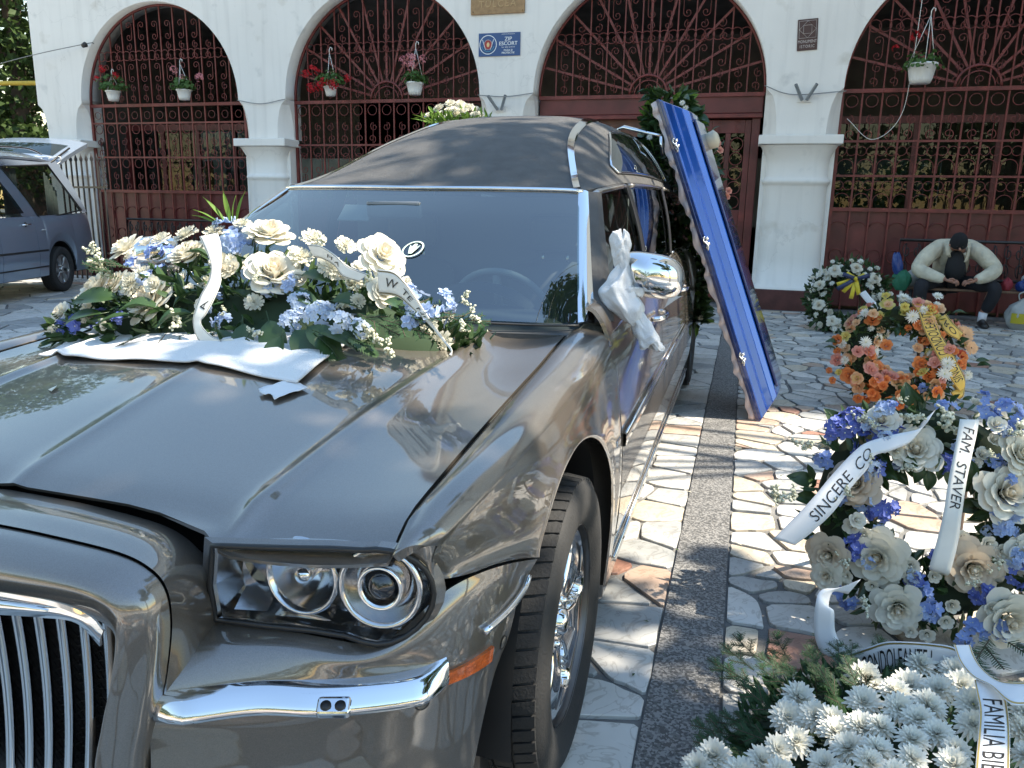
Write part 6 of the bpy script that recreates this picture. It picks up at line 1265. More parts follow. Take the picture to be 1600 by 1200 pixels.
RIB = {'sincere':[((1.871,1.035,0.722),(1.831,1.016,0.68)),((1.828,0.991,0.67),(1.802,0.973,0.629)),((1.753,0.971,0.646),(1.745,0.949,0.598)),((1.674,0.957,0.617),(1.692,0.939,0.576)),((1.632,0.943,0.584),(1.674,0.922,0.537)),((1.569,0.909,0.508),(1.628,0.894,0.476)),((1.515,0.875,0.434),(1.579,0.86,0.4)),((1.458,0.852,0.361),(1.519,0.839,0.33)),((1.404,0.833,0.295),(1.472,0.828,0.284))],'staver':[((1.937,1.007,0.703),(1.992,1.008,0.706)),((1.927,0.971,0.67),(1.98,0.969,0.665)),((1.915,0.933,0.607),(1.965,0.931,0.602)),((1.903,0.9,0.533),(1.953,0.899,0.53)),((1.893,0.863,0.44),(1.944,0.863,0.44)),((1.88,0.839,0.353),(1.939,0.84,0.356)),((1.866,0.823,0.273),(1.925,0.82,0.268)),((1.88,0.851,0.247),(1.925,0.847,0.238))],'loop':[((1.642,0.62,0.291),(1.613,0.62,0.239)),((1.588,0.62,0.256),(1.569,0.62,0.238)),((1.536,0.6,0.249),(1.562,0.6,0.196)),((1.522,0.58,0.209),(1.574,0.58,0.198)),((1.525,0.57,0.133),(1.582,0.57,0.143)),((1.544,0.56,0.079),(1.603,0.56,0.105)),((1.571,0.55,0.067),(1.625,0.55,0.1))],'text1':[((1.569,0.53,0.083),(1.634,0.53,0.017)),((1.616,0.52,0.102),(1.658,0.52,0.028)),((1.66,0.5,0.142),(1.686,0.5,0.05)),((1.703,0.49,0.173),(1.726,0.49,0.084)),((1.757,0.48,0.189),(1.773,0.48,0.108)),((1.818,0.47,0.2),(1.831,0.47,0.117)),((1.862,0.46,0.203),(1.889,0.46,0.116)),((1.895,0.43,0.192),(1.93,0.43,0.095))],'text2':[((1.789,0.21,0.34),(1.828,0.223,0.34)),((1.788,0.142,0.335),(1.827,0.182,0.335)),((1.798,0.077,0.34),(1.828,0.12,0.34)),((1.821,0.033,0.35),(1.842,0.06,0.35)),((1.837,-0.042,0.36),(1.877,0.05,0.36)),((1.888,-0.026,0.36),(1.923,0.07,0.36))],'text3':[((1.801,0.075,0.335),(1.831,0.065,0.335)),((1.794,0.025,0.33),(1.85,0.043,0.33)),((1.787,-0.028,0.325),(1.846,-0.004,0.325)),((1.764,-0.114,0.32),(1.826,-0.094,0.32)),((1.736,-0.212,0.315),(1.799,-0.192,0.315)),((1.716,-0.291,0.29),(1.781,-0.27,0.29))],'gold':[((2.376,4.272,0.731),(2.44,4.274,0.734)),((2.415,4.23,0.676),(2.501,4.239,0.697)),((2.449,4.182,0.579),(2.535,4.193,0.609)),((2.492,4.148,0.494),(2.577,4.158,0.52)),((2.553,4.109,0.386),(2.636,4.128,0.433)),((2.613,4.08,0.287),(2.689,4.1,0.337)),((2.665,4.063,0.219),(2.724,4.081,0.264)),((2.7,4.061,0.179),(2.73,4.075,0.213))],'gold2':[((2.598,4.269,0.672),(2.544,4.251,0.628)),((2.643,4.226,0.615),(2.598,4.2,0.55)),((2.708,4.221,0.554),(2.683,4.201,0.503))],'gold3':[((2.704,4.09,0.199),(2.734,4.095,0.214)),((2.649,4.069,0.173),(2.727,4.062,0.154)),((2.662,4.078,0.145),(2.709,4.07,0.125))],'white1':[((-0.225,0.2,1.237),(-0.165,0.2,1.249)),((-0.183,0.16,1.213),(-0.128,0.16,1.224)),((-0.147,0.13,1.187),(-0.105,0.13,1.183)),((-0.126,0.11,1.161),(-0.097,0.11,1.151)),((-0.123,0.09,1.126),(-0.084,0.09,1.124)),((-0.138,0.07,1.085),(-0.092,0.07,1.082)),((-0.147,0.055,1.043),(-0.11,0.055,1.042)),((-0.148,0.05,1.013),(-0.123,0.05,1.025)),((-0.131,0.04,0.981),(-0.109,0.04,1.01)),((-0.101,0.035,0.963),(-0.083,0.035,0.992)),((-0.061,0.03,0.97),(-0.056,0.03,0.984)),((-0.01,0.035,0.983),(-0.021,0.035,0.989))],'white2':[((0.101,0.22,1.225),(0.119,0.22,1.191)),((0.151,0.2,1.224),(0.159,0.2,1.188)),((0.205,0.17,1.207),(0.208,0.17,1.175)),((0.261,0.15,1.177),(0.242,0.15,1.15)),((0.32,0.14,1.16),(0.293,0.14,1.139))],'white3':[((0.352,0.13,1.175),(0.355,0.13,1.11)),((0.401,0.12,1.171),(0.395,0.12,1.11)),((0.435,0.11,1.148),(0.422,0.11,1.106)),((0.466,0.1,1.116),(0.452,0.1,1.089)),((0.499,0.09,1.077),(0.487,0.09,1.065)),((0.528,0.08,1.045),(0.521,0.08,1.039)),((0.562,0.06,1.016),(0.557,0.06,1.012)),((0.59,0.03,1.002),(0.587,0.03,0.997)),((0.594,0.02,0.987),(0.587,0.02,0.99))]}
# ================================================================== flowers
m_rose_w = petal_mat('rose_white', (.74, .70, .58), (.80, .78, .70), .3); m_rose_c = petal_mat('rose_cream', (.76, .66, .50), (.79, .73, .61), .3)
m_beige = petal_mat('rose_beige', (.62, .50, .38), (.68, .60, .48), .3); m_carn = petal_mat('carnation_cream', (.76, .73, .60), (.80, .79, .70), .3)
m_mum = petal_mat('chrysanthemum_white', (.80, .79, .72), (.83, .82, .75), .25); m_orange = petal_mat('rose_orange', (.72, .20, .05), (.80, .32, .12), .3)
m_peach = petal_mat('rose_peach', (.76, .42, .22), (.80, .56, .34), .3); m_pinkr = petal_mat('rose_pink', (.70, .28, .22), (.76, .40, .32), .3); m_yel = petal_mat('rose_yellow', (.74, .58, .12), (.76, .68, .26), .3)
m_gred = petal_mat('gerbera_red', (.62, .08, .05), (.7, .14, .08), .3); m_gor = petal_mat('gerbera_orange', (.75, .32, .05), (.8, .42, .10), .3)
m_bl_l = petal_mat('delphinium_pale', (.36, .47, .72), (.50, .60, .80), .3); m_bl = petal_mat('delphinium_blue', (.22, .31, .62), (.32, .42, .72), .3); m_bl_d = petal_mat('delphinium_deep', (.115, .15, .48), (.18, .23, .58), .3)
m_hyd = petal_mat('hydrangea_pale', (.44, .54, .72), (.60, .68, .80), .3); m_bud = petal_mat('bud_cream', (.66, .66, .50), (.74, .74, .62), .25)
m_green = petal_mat('florist_leaf', (.022, .055, .020), (.045, .085, .028), .15); m_fir = petal_mat('fir_needle', (.018, .055, .022), (.035, .080, .030), .1); m_lime = petal_mat('lime_leaf', (.10, .20, .03), (.16, .26, .05), .35); m_stemg = M('stem_green', (.05, .10, .03), .6)
m_gc = M('gerbera_eye', (.10, .045, .02), .8, bump=.5, bscale=300); m_mumc = M('mum_eye', (.62, .60, .22), .7)
for m_ in (m_green,):
    for nn in m_.node_tree.nodes:
        if nn.type == 'BSDF_PRINCIPLED': nn.inputs['Roughness'].default_value = .32; nn.inputs['Specular IOR Level'].default_value = .5
def petal_rows(r0, z0, L, tilt, curl, half, a0, rnd, nu=5, nv=5, notch=.15, wav=.0):
    G = []
    for j in range(nv):
        v = j / (nv - 1); row = []
        for i in range(nu):
            u = -1 + 2 * i / (nu - 1); vv = v * (1 - notch * abs(u) ** 3) ; wd = half * (.50 + .62 * math.sin(PI * min(1, .05 + .62 * v)))
            rr = r0 + L * (math.sin(tilt) * vv + curl * vv ** 3) - .05 * L * abs(u) * v; z = z0 + L * (math.cos(tilt) * vv - .55 * curl * vv ** 3) + wav * math.sin(u * 7 + a0 * 5) * v
            a = a0 + u * wd
            rr += rnd.uniform(-.012, .012); z += rnd.uniform(-.015, .015) * v
            row.append((rr * math.cos(a), rr * math.sin(a), z))
        G.append(row)
    return np.array(G)
def rose_mesh(seed, mats, open_=1.0, layers=((3, .04, .44, .02, 0), (4, .10, .50, .10, .02), (5, .17, .54, .22, .05), (6, .24, .58, .42, .10), (6, .30, .62, .68, .18), (7, .34, .66, .90, .24), (7, .36, .66, 1.12, .30)), name='rose'):
    r = random.Random(seed); b = MB(); b.lathe([(0, .40), (.05, .385), (.10, .30), (.14, .10), (.10, -.05)], 10, mi=1 if len(mats) > 1 else 0)
    for li, (c, r0, L, tilt, curl) in enumerate(layers):
        off = r.random() * 6
        for k in range(c):
            a = off + 2 * PI * k / c + r.uniform(-.15, .15)
            G = petal_rows(r0 * .55, -.06 - .03 * li, L * r.uniform(.92, 1.1), tilt * open_ * r.uniform(.9, 1.12), curl * r.uniform(.7, 1.5), PI / c * 1.12, a, r, 7, 6, .16 + .06 * r.random(), .012)
            b.grid(G, 0 if li > 2 else (1 if len(mats) > 1 else 0))
    me = b.mesh(name)
    for m in mats: me.materials.append(m)
    return me
def carnation_mesh(seed, mat, name='carnation'):
    r = random.Random(seed); b = MB()
    for li, (c, tilt, L) in enumerate(((7, .12, .55), (9, .45, .60), (11, .80, .68), (12, 1.15, .78), (12, 1.45, .86))):
        off = r.random() * 6
        for k in range(c):
            a = off + 2 * PI * k / c; G = petal_rows(.05, -.1, L * r.uniform(.85, 1.1), tilt * r.uniform(.85, 1.15), .1, 2.4 / c, a, r, 7, 4, .05)
            for i in range(7): G[-1, i] += np.array([r.uniform(-.05, .05), r.uniform(-.05, .05), (.07 if i % 2 else -.05)])
            b.grid(G, 0)
    me = b.mesh(name); me.materials.append(mat); return me
def daisy_mesh(seed, mat, eye, layers, wd, name, eye_r=.2):
    r = random.Random(seed); b = MB()
    for c, tilt, L, z0, cu in layers:
        off = r.random()
        for k in range(c):
            a = off + 2 * PI * k / c + r.uniform(-.06, .06); L_ = L * r.uniform(.88, 1.08); t = tilt + r.uniform(-.12, .12); G = []
            for j in range(5):
                v = j / 4; w_ = wd * (.55 + .75 * math.sin(PI * min(1, v * .85 + .1))) * (1 if j < 4 else .45); row = []
                rr = .06 + L_ * (math.sin(t) * v + .0); z = z0 + L_ * (math.cos(t) * v - cu * v * v)
                for u in (-1, 0, 1): row.append((rr * math.cos(a) - u * w_ * math.sin(a), rr * math.sin(a) + u * w_ * math.cos(a), z + (.35 * w_ if u else 0)))
                G.append(row)
            b.grid(np.array(G), 0)
    if eye: b.lathe([(0, .09), (eye_r * .6, .08), (eye_r, .03), (eye_r, -.02)], 14, mi=1)
    me = b.mesh(name); me.materials.append(mat)
    if eye: me.materials.append(eye)
    return me
def floret(b, T, s, r, n=5):
    for k in range(n):
        a = 2 * PI * k / n + r.uniform(-.1, .1); c, sn = math.cos(a), math.sin(a); w_ = .42 * s; L = s * r.uniform(.9, 1.1)
        V = [(0, 0, 0), (L * .55 * c - w_ * sn, L * .55 * sn + w_ * c, .10 * s), (L * c - w_ * .4 * sn, L * sn + w_ * .4 * c, .22 * s), (L * c + w_ * .4 * sn, L * sn - w_ * .4 * c, .22 * s), (L * .55 * c + w_ * sn, L * .55 * sn - w_ * c, .10 * s), (L * .6 * c, L * .6 * sn, .02 * s)]
        b.add(V, [(0, 5, 1), (1, 5, 2), (2, 5, 3), (3, 5, 4), (4, 5, 0)], 0, False, T)
    b.lathe([(0, .16 * s), (.10 * s, .08 * s), (.12 * s, 0)], 6, mi=1, T=T)
def cluster_mesh(seed, mat, n, s, name, dome=.6, spread=1.0):
    r = random.Random(seed); b = MB()
    for i in range(n):
        d = Vector((r.gauss(0, 1), r.gauss(0, 1), abs(r.gauss(0, .7)) + dome * .4)).normalized(); p = Vector((d.x * .72 * spread, d.y * .72 * spread, d.z * .55 * dome - .1)) * r.uniform(.75, 1.05)
        floret(b, TR(p, aim(d + Vector((r.uniform(-.3, .3), r.uniform(-.3, .3), .2)), r.random() * 6)), s * r.uniform(.8, 1.15), r)
    me = b.mesh(name); me.materials.append(mat); me.materials.append(m_bud); return me
def buds_mesh(seed):
    r = random.Random(seed); b = MB()
    for k in range(4):
        e = Vector((r.uniform(-.6, .6), r.uniform(-.6, .6), r.uniform(.4, 1.0))); P = cr([(0, 0, -.4), tuple(e * .5 + Vector((0, 0, .05))), tuple(e)], 8); b.tube(P, .022, 4, mi=1)
        for j in range(9):
            p = Vector(P[r.randint(2, 7)]) + Vector((r.uniform(-.16, .16), r.uniform(-.16, .16), r.uniform(-.1, .14))); s = r.uniform(.06, .12)
            b.lathe([(0, s * 1.2), (s * .7, s * .8), (s, 0), (s * .5, -s), (0, -s * 1.2)], 6, T=TR(p, (r.random() * 3, r.random() * 3, 0)))
    me = b.mesh('bud_spray'); me.materials.append(m_bud); me.materials.append(m_stemg); return me
def broad_leaf_mesh(seed, fold=.12):
    r = random.Random(seed); G = []
    for j in range(9):
        v = j / 8; w_ = .27 * math.sin(PI * v ** .85) ** .9 + .006; y = v; z = .10 * math.sin(PI * v) - .12 * v * v + r.uniform(-.01, .01)
        G.append([(-w_, y, z + fold * w_ * 1.6), (-w_ * .5, y, z + fold * w_ * .5), (0, y, z - .012), (w_ * .5, y, z + fold * w_ * .5), (w_, y, z + fold * w_ * 1.6)])
    b = MB(); b.grid(np.array(G)); b.tube([(0, -.2, 0), (0, .9, .01)], .012, 4); return b.mesh('broad_leaf')
def blade_mesh():
    b = MB(); b.grid(np.array([[(-.075 * math.sin(PI * min(1, v + .12)) ** .8, v, .1 * v - .25 * v * v + .02), (0, v, .1 * v - .25 * v * v), (.075 * math.sin(PI * min(1, v + .12)) ** .8, v, .1 * v - .25 * v * v + .02)] for v in np.linspace(0, .99, 9)])); return b.mesh('blade_leaf')
def fern_mesh(seed):
    b = MB(); b.tube([(0, 0, 0), (0, .5, .06), (0, 1, -.04)], .010, 4); r = random.Random(seed)
    for k in range(12):
        v = .12 + .86 * k / 11; L = .34 * math.sin(PI * (.18 + .75 * (k / 11))) + .04
        for s in (-1, 1):
            a = .9 - .35 * v; z = .06 * math.sin(PI * v) - .04 * v; p = Vector((0, v, z)); d = Vector((s * math.sin(a), math.cos(a), -.18)); nrm = Vector((-s * math.cos(a), math.sin(a), 0)) * .045
            b.add([p, p + d * L * .4 + nrm, p + d * L, p + d * L * .4 - nrm], [(0, 1, 2, 3)], 0, False)
    return b.mesh('fern_leaf')
def fir_mesh(seed):
    r = random.Random(seed); b = MB()
    def twig(p0, d, L, n):
        p0 = Vector(p0); d = Vector(d).normalized(); b.tube([p0, p0 + d * L], .010, 4, mi=1)
        sd = d.cross(Vector((0, 0, 1))).normalized()
        for k in range(n):
            v = k / n
            for s in (-1, 1):
                q = p0 + d * L * v; nd = (d * .55 + sd * s * .85 + Vector((0, 0, r.uniform(-.15, .35)))).normalized(); l = .115 * r.uniform(.8, 1.15); w_ = d * .010
                b.add([q - w_, q + w_, q + nd * l + w_ * .5, q + nd * l - w_ * .5], [(0, 1, 2, 3)], 0, False)
    twig((0, 0, 0), (0, 1, .05), 1.0, 30)
    for k in range(4):
        v = .2 + .18 * k; s = 1 if k % 2 else -1; twig((0, v, .02), (s * .75, .7, .05), .42 - .06 * k, 13)
    return b.mesh('fir_sprig')
FL = {}
def reg(k, ms): FL[k] = ms
reg('rose', [rose_mesh(s, [m_rose_w, m_rose_c], o) for s, o in ((1, 1.0), (2, .85), (3, 1.1))]); reg('rose_beige', [rose_mesh(4, [m_beige, m_rose_c])])
_sl = ((4, .06, .40, .06, 0), (5, .16, .48, .25, .03), (6, .26, .52, .55, .08), (6, .32, .55, .85, .14))
reg('spray_rose', [rose_mesh(s, [m_rose_w], .9, _sl, 'spray_rose') for s in (5, 6)])
for nm, mt in (('orange', m_orange), ('peach', m_peach), ('pink', m_pinkr), ('yellow', m_yel)): reg('rose_' + nm, [rose_mesh(s, [mt], o, ((4, .05, .42, .05, 0), (5, .12, .46, .22, .03), (6, .22, .52, .60, .08), (6, .30, .58, 1.0, .2)), 'rose') for s, o in ((7, 1), (8, .8))])
reg('carnation', [carnation_mesh(s, m_carn) for s in (1, 2)])
reg('mum', [daisy_mesh(s, m_mum, m_mumc, ((17, 1.50, .95, -.04, .22), (17, 1.30, .92, .0, .10), (16, 1.08, .84, .03, .02), (14, .85, .72, .06, -.02), (11, .58, .58, .08, -.06), (8, .30, .44, .08, -.1)), .095, 'chrysanthemum', .10) for s in (1, 2, 3)]); reg('mum_small', [daisy_mesh(4, m_mum, m_mumc, ((18, 1.35, .95, 0, .1), (14, 1.0, .75, .02, 0), (9, .6, .5, .04, 0)), .075, 'chrysanthemum', .14)])
_gl = ((22, 1.45, .92, .0, .04), (20, 1.3, .80, .02, .0), (16, 1.2, .45, .05, -.05))
reg('gerbera_orange', [daisy_mesh(5, m_gor, m_gc, _gl, .085, 'gerbera', .22)]); reg('gerbera_peach', [daisy_mesh(6, m_peach, m_gc, _gl, .085, 'gerbera', .22)]); reg('gerbera_red', [daisy_mesh(7, m_gred, m_gc, _gl, .085, 'gerbera', .22)])
reg('floret_light', [cluster_mesh(s, m_bl_l, 9, .42, 'delphinium') for s in (1, 2)]); reg('floret_blue', [cluster_mesh(s, m_bl, 8, .44, 'delphinium') for s in (3, 4)]); reg('floret_deep', [cluster_mesh(s, m_bl_d, 9, .42, 'delphinium') for s in (5, 6)])
reg('hydrangea', [cluster_mesh(s, m_hyd, 22, .27, 'hydrangea', 1.0) for s in (7, 8)]); reg('bud_spray', [buds_mesh(s) for s in (1, 2, 3)])
LV = {'broad_leaf': [broad_leaf_mesh(s, f) for s, f in ((1, .12), (2, .35))], 'blade_leaf': [blade_mesh()], 'fern_leaf': [fern_mesh(1)], 'fir_sprig': [fir_mesh(1), fir_mesh(2)]}
for k, mt in (('broad_leaf', m_green), ('blade_leaf', m_lime), ('fern_leaf', m_green), ('fir_sprig', m_fir)):
    for me in LV[k]:
        me.materials.append(mt)
        if k == 'fir_sprig': me.materials.append(m_bark)
PARTN = {'rose': 'rose', 'rose_beige': 'rose', 'mum': 'chrysanthemum', 'mum_small': 'chrysanthemum', 'floret_light': 'delphinium', 'floret_blue': 'delphinium', 'floret_deep': 'delphinium', 'gerbera_orange': 'gerbera', 'gerbera_peach': 'gerbera', 'gerbera_red': 'gerbera', 'rose_orange': 'rose', 'rose_peach': 'rose', 'rose_pink': 'rose', 'rose_yellow': 'rose'}
rf = random.Random(99)
def put_flower(t, O, rec_):
    k, x, y, z, r, dx, dy, dz = rec_; me = rf.choice(FL[k])
    sc = r * (1.22 if k.startswith(('rose', 'spray')) else 1.05)
    d = Vector((dx + rf.uniform(-.12, .12), dy + rf.uniform(-.12, .12), dz)); 
    return link(PARTN.get(k, k), me, t, loc=(x - O[0], y - O[1], z - O[2]), rot=aim(d, rf.random() * 6.28), scale=(sc * rf.uniform(.93, 1.07), sc * rf.uniform(.93, 1.07), sc))
def put_leaf(t, O, k, p, L, d, up=(0, -.3, 1)):
    d = Vector(d).normalized(); u = Vector(up) + Vector((rf.uniform(-.4, .4), rf.uniform(-.4, .4), 0)); x = d.cross(u).normalized(); z = x.cross(d).normalized()
    Mx = Matrix((x, d, z)).transposed()
    return link(k, rf.choice(LV[k]), t, loc=(p[0] - O[0], p[1] - O[1], p[2] - O[2]), rot=Mx.to_euler(), scale=L)
def foliage(t, n, fn, size, mat, seed, wide=.42, name='foliage'):
    """many small dark leaves joined: fn(rng) -> (point, outward)"""
    r = random.Random(seed); V = []; F = []
    for _ in range(n):
        p, o = fn(r); p = Vector(p); a = (Vector(o).normalized() + Vector((r.gauss(0, .6), r.gauss(0, .6), r.gauss(0, .6)))).normalized(); b = a.cross(Vector((r.gauss(0, 1), r.gauss(0, 1), r.gauss(0, 1)))).normalized(); c = a.cross(b); L = size * r.uniform(.6, 1.3); w_ = L * wide * .5; i = len(V)
        V += [p, p + a * L * .3 + b * w_ + c * L * .05, p + a * L * .7 + b * w_ * .8 + c * L * .03, p + a * L - c * L * .08, p + a * L * .7 - b * w_ * .8 + c * L * .03, p + a * L * .3 - b * w_ + c * L * .05]
        F += [(i, i + 1, i + 2, i + 3), (i, i + 3, i + 4, i + 5)]
    me = bpy.data.meshes.new(name); me.from_pydata([tuple(v) for v in V], [], F); me.update()
    return tag(link(name, me, t, mat), kind='stuff')
# ---- ribbons
m_rib = M('ribbon_satin', (.66, .65, .61), .32, sheen=.4, var=.04, vscale=30); m_rib_cool = M('ribbon_white', (.72, .73, .76), .32, sheen=.4); m_ribgold = M('ribbon_gold', (.62, .40, .07), .28, .15, sheen=.4); m_ink = M('ink_black', (.015, .013, .013), .5); m_ribtrim = M('ribbon_trim', (.12, .10, .05), .4, .3); m_trimgold = M('ribbon_trim_gold', (.50, .38, .14), .35, .6)
def ribbon(edges, label, mat, txts=(), trim=None, n=60, name='ribbon', thick=.0009):
    """edges: list of (point A, point B) across the ribbon; txts: (text, start, end, v0, v1, flip)"""
    A = cr([e[0] for e in edges], n); B = cr([e[1] for e in edges], n)
    t = tag(empty(name, tuple((A[0] + B[0]) / 2)), label, 'ribbon'); O = (A[0] + B[0]) / 2
    G = np.array([[a * (1 - v) + b * v - O for v in (0, .25, .5, .75, 1)] for a, b in zip(A, B)])
    g = MB(); g.grid(G); o = g.build('band', mat, t, solid=thick)
    S_ = np.concatenate([[0], np.cumsum(np.linalg.norm(np.diff((A + B) / 2, axis=0), axis=1))]); Ltot = S_[-1]
    def at(s, v, lift):
        i = float(np.interp(s * Ltot, S_, np.arange(n))); i0 = min(n - 2, int(i)); f = i - i0
        a = A[i0] * (1 - f) + A[i0 + 1] * f; b = B[i0] * (1 - f) + B[i0 + 1] * f; tg_ = (A[i0 + 1] + B[i0 + 1] - A[i0] - B[i0]); nr = np.cross(tg_, B[i0] - A[i0]); nr /= max(1e-9, np.linalg.norm(nr))
        p = a * (1 - v) + b * v
        c_ = np.array(cam.location) - p
        if nr @ c_ < 0: nr = -nr
        return p - O + nr * lift
    for (tx, s0, s1, v0, v1) in txts:
        me = text_mesh(tx, 1.0, 'LEFT', shear=.22); xs = [v.co.x for v in me.vertices]; ys = [v.co.y for v in me.vertices]; x0, x1, y0, y1 = min(xs), max(xs), min(ys), max(ys)
        bm = bmesh.new(); bm.from_mesh(me); bmesh.ops.triangulate(bm, faces=bm.faces); bmesh.ops.subdivide_edges(bm, edges=[e for e in bm.edges if e.calc_length() > .25], cuts=2); bm.to_mesh(me); bm.free()
        for v in me.vertices:
            u = (v.co.x - x0) / (x1 - x0); w_ = (v.co.y - y0) / (y1 - y0); v.co = Vector(at(s0 + (s1 - s0) * u, v0 + (v1 - v0) * w_, .0016))
        me.materials.append(m_ink); link('lettering', me, t)
    if trim:
        for vv in trim[0]:
            P = [at(s, vv, .0012) for s in np.linspace(0, 1, n)]; P2 = [at(s, vv + trim[1], .0012) for s in np.linspace(0, 1, n)]
            g = MB(); g.grid(np.array([[a, b] for a, b in zip(P, P2)])); g.build('edging', trim[2], t)
    return t
# ================================================================== bouquet on the bonnet
O = (-.10, .28, .94)
bq = tag(empty('flower_spray', O), 'long spray of white roses and pale blue delphinium on the hearse bonnet', 'flowers')
for q in BQ: put_flower(bq, O, q)
for k, x, y, z, L, dx, dy, dz in BQL: put_leaf(bq, O, k, (x, y, z), L, (dx, dy, dz))
for _ in range(44):
    u = rf.uniform(-.95, .9); a = rf.uniform(.15, 2.2); yc = .30 + .10 * u; h = .24 * (1 - abs(u) ** 1.8) + .03
    put_flower(bq, O, (rf.choice(['carnation', 'spray_rose', 'spray_rose', 'bud_spray', 'floret_light', 'rose']), -.12 + .66 * u, yc - .21 * (1 - .5 * abs(u)) * math.cos(a), .96 + .025 * (yc - .3) - .03 * abs(u) + h * math.sin(a), rf.uniform(.020, .036), u * .4, -math.cos(a) - .4, math.sin(a) * .8))
def bq_pt(r):
    u = r.uniform(-.90, 1); x = -.12 + .66 * u; h = .22 * (1 - abs(u) ** 1.8) * (1 if u < .3 else 1.0) + .02; a = r.uniform(0, PI); q = r.uniform(.3, .95) ** .5
    yc = .30 + .10 * u; return (x - O[0], yc - O[1] - .19 * (1 - .5 * abs(u)) * math.cos(a) * q, .955 + .025 * (yc - .3) - .03 * abs(u) + h * math.sin(a) * q - O[2]), (u * .7, -math.cos(a), math.sin(a) * .8)
foliage(bq, 950, bq_pt, .050, m_green, 4); foliage(bq, 420, bq_pt, .05, m_fir, 5, .14, 'greenery')
g = MB(); g.lathe([(0, .16), (.30, .12), (.46, .03), (.47, -.01)], 24, T=TR((0, .02, .0), (0, 0, 0), (1.25, .38, 1))); g.build('foam_base', M('foam_green', (.02, .04, .018), .95), bq)
ribbon(RIB['white1'], 'cream ribbon curling down the front of the bonnet spray', m_rib, (('A', .54, .60, .7, .3),), ((.05, .92), .03, m_ribtrim))
ribbon(RIB['white2'], 'cream ribbon strip with black strokes lying between carnations on the bonnet spray', m_rib, (('M A', .35, .62, .65, .35),), ((.06, .90), .04, m_ribtrim))
ribbon(RIB['white3'], 'cream lettered ribbon tapering down to the right end of the bonnet spray', m_rib, (('W  TE  NI', .08, .56, .68, .32),), ((.05, .90), .05, m_ribtrim))
# towel cloth under the spray, papers
def on_hood(x, y, h): return (x, y, hood_z(x, max(-.6, min(.62, y)), .5) + h)
def cloth_grid(c, nu, nv, h, wob, seed, bow=0.0):
    r = random.Random(seed); ph = [r.uniform(0, 6) for _ in range(6)]; G = []
    for i in range(nu):
        row = []
        for j in range(nv):
            u, v = i / (nu - 1), j / (nv - 1); x = (c[0][0] * (1 - u) + c[1][0] * u) * (1 - v) + (c[3][0] * (1 - u) + c[2][0] * u) * v; y = (c[0][1] * (1 - u) + c[1][1] * u) * (1 - v) + (c[3][1] * (1 - u) + c[2][1] * u) * v
            y += .006 * math.sin(u * 9 + ph[0]) * (1 - v) - bow * math.sin(PI * u) * (1 - v); ed = .4 + 1.0 * (1 - min(1, 6 * min(u, 1 - u, v * .8 + .02)))
            z = h + wob * ed * (.5 + .5 * math.sin(u * 23 + v * 7 + ph[1])) + wob * .6 * (.5 + .5 * math.sin(v * 17 - u * 11 + ph[2])) * ed
            row.append(on_hood(x, y, z))
        G.append(row)
    return np.array(G)
m_towel = M('white_terry', (.74, .75, .78), .9, bump=.6, bscale=350, sheen=.5)
g = MB(); g.grid(cloth_grid([(-.60, -.03), (.285, -.155), (.22, .42), (-.74, .44)], 70, 44, .009, .0035, 3, .03)); tag(g.build('cloth', m_towel, None, solid=-.004), 'white towel spread on the hearse bonnet under the flower spray', 'towel')
m_paper = M('paper', (.66, .67, .70), .6)
g = MB(); g.grid(cloth_grid([(.225, -.225), (.285, -.245), (.318, -.165), (.255, -.135)], 12, 8, .007, .002, 7)); t = tag(g.build('paper_slip', m_paper, None, solid=-.0006), 'small white paper slip at the front corner of the towel', 'paper')
g = MB(); g.add([on_hood(-.28, -.30, .002), on_hood(-.255, -.315, .004), on_hood(-.262, -.292, .008), on_hood(-.275, -.28, .003)], [(0, 1, 2, 3)], 0, True); tag(g.build('petal', m_mum, None, solid=-.001), 'single fallen white petal on the bonnet', 'petal')
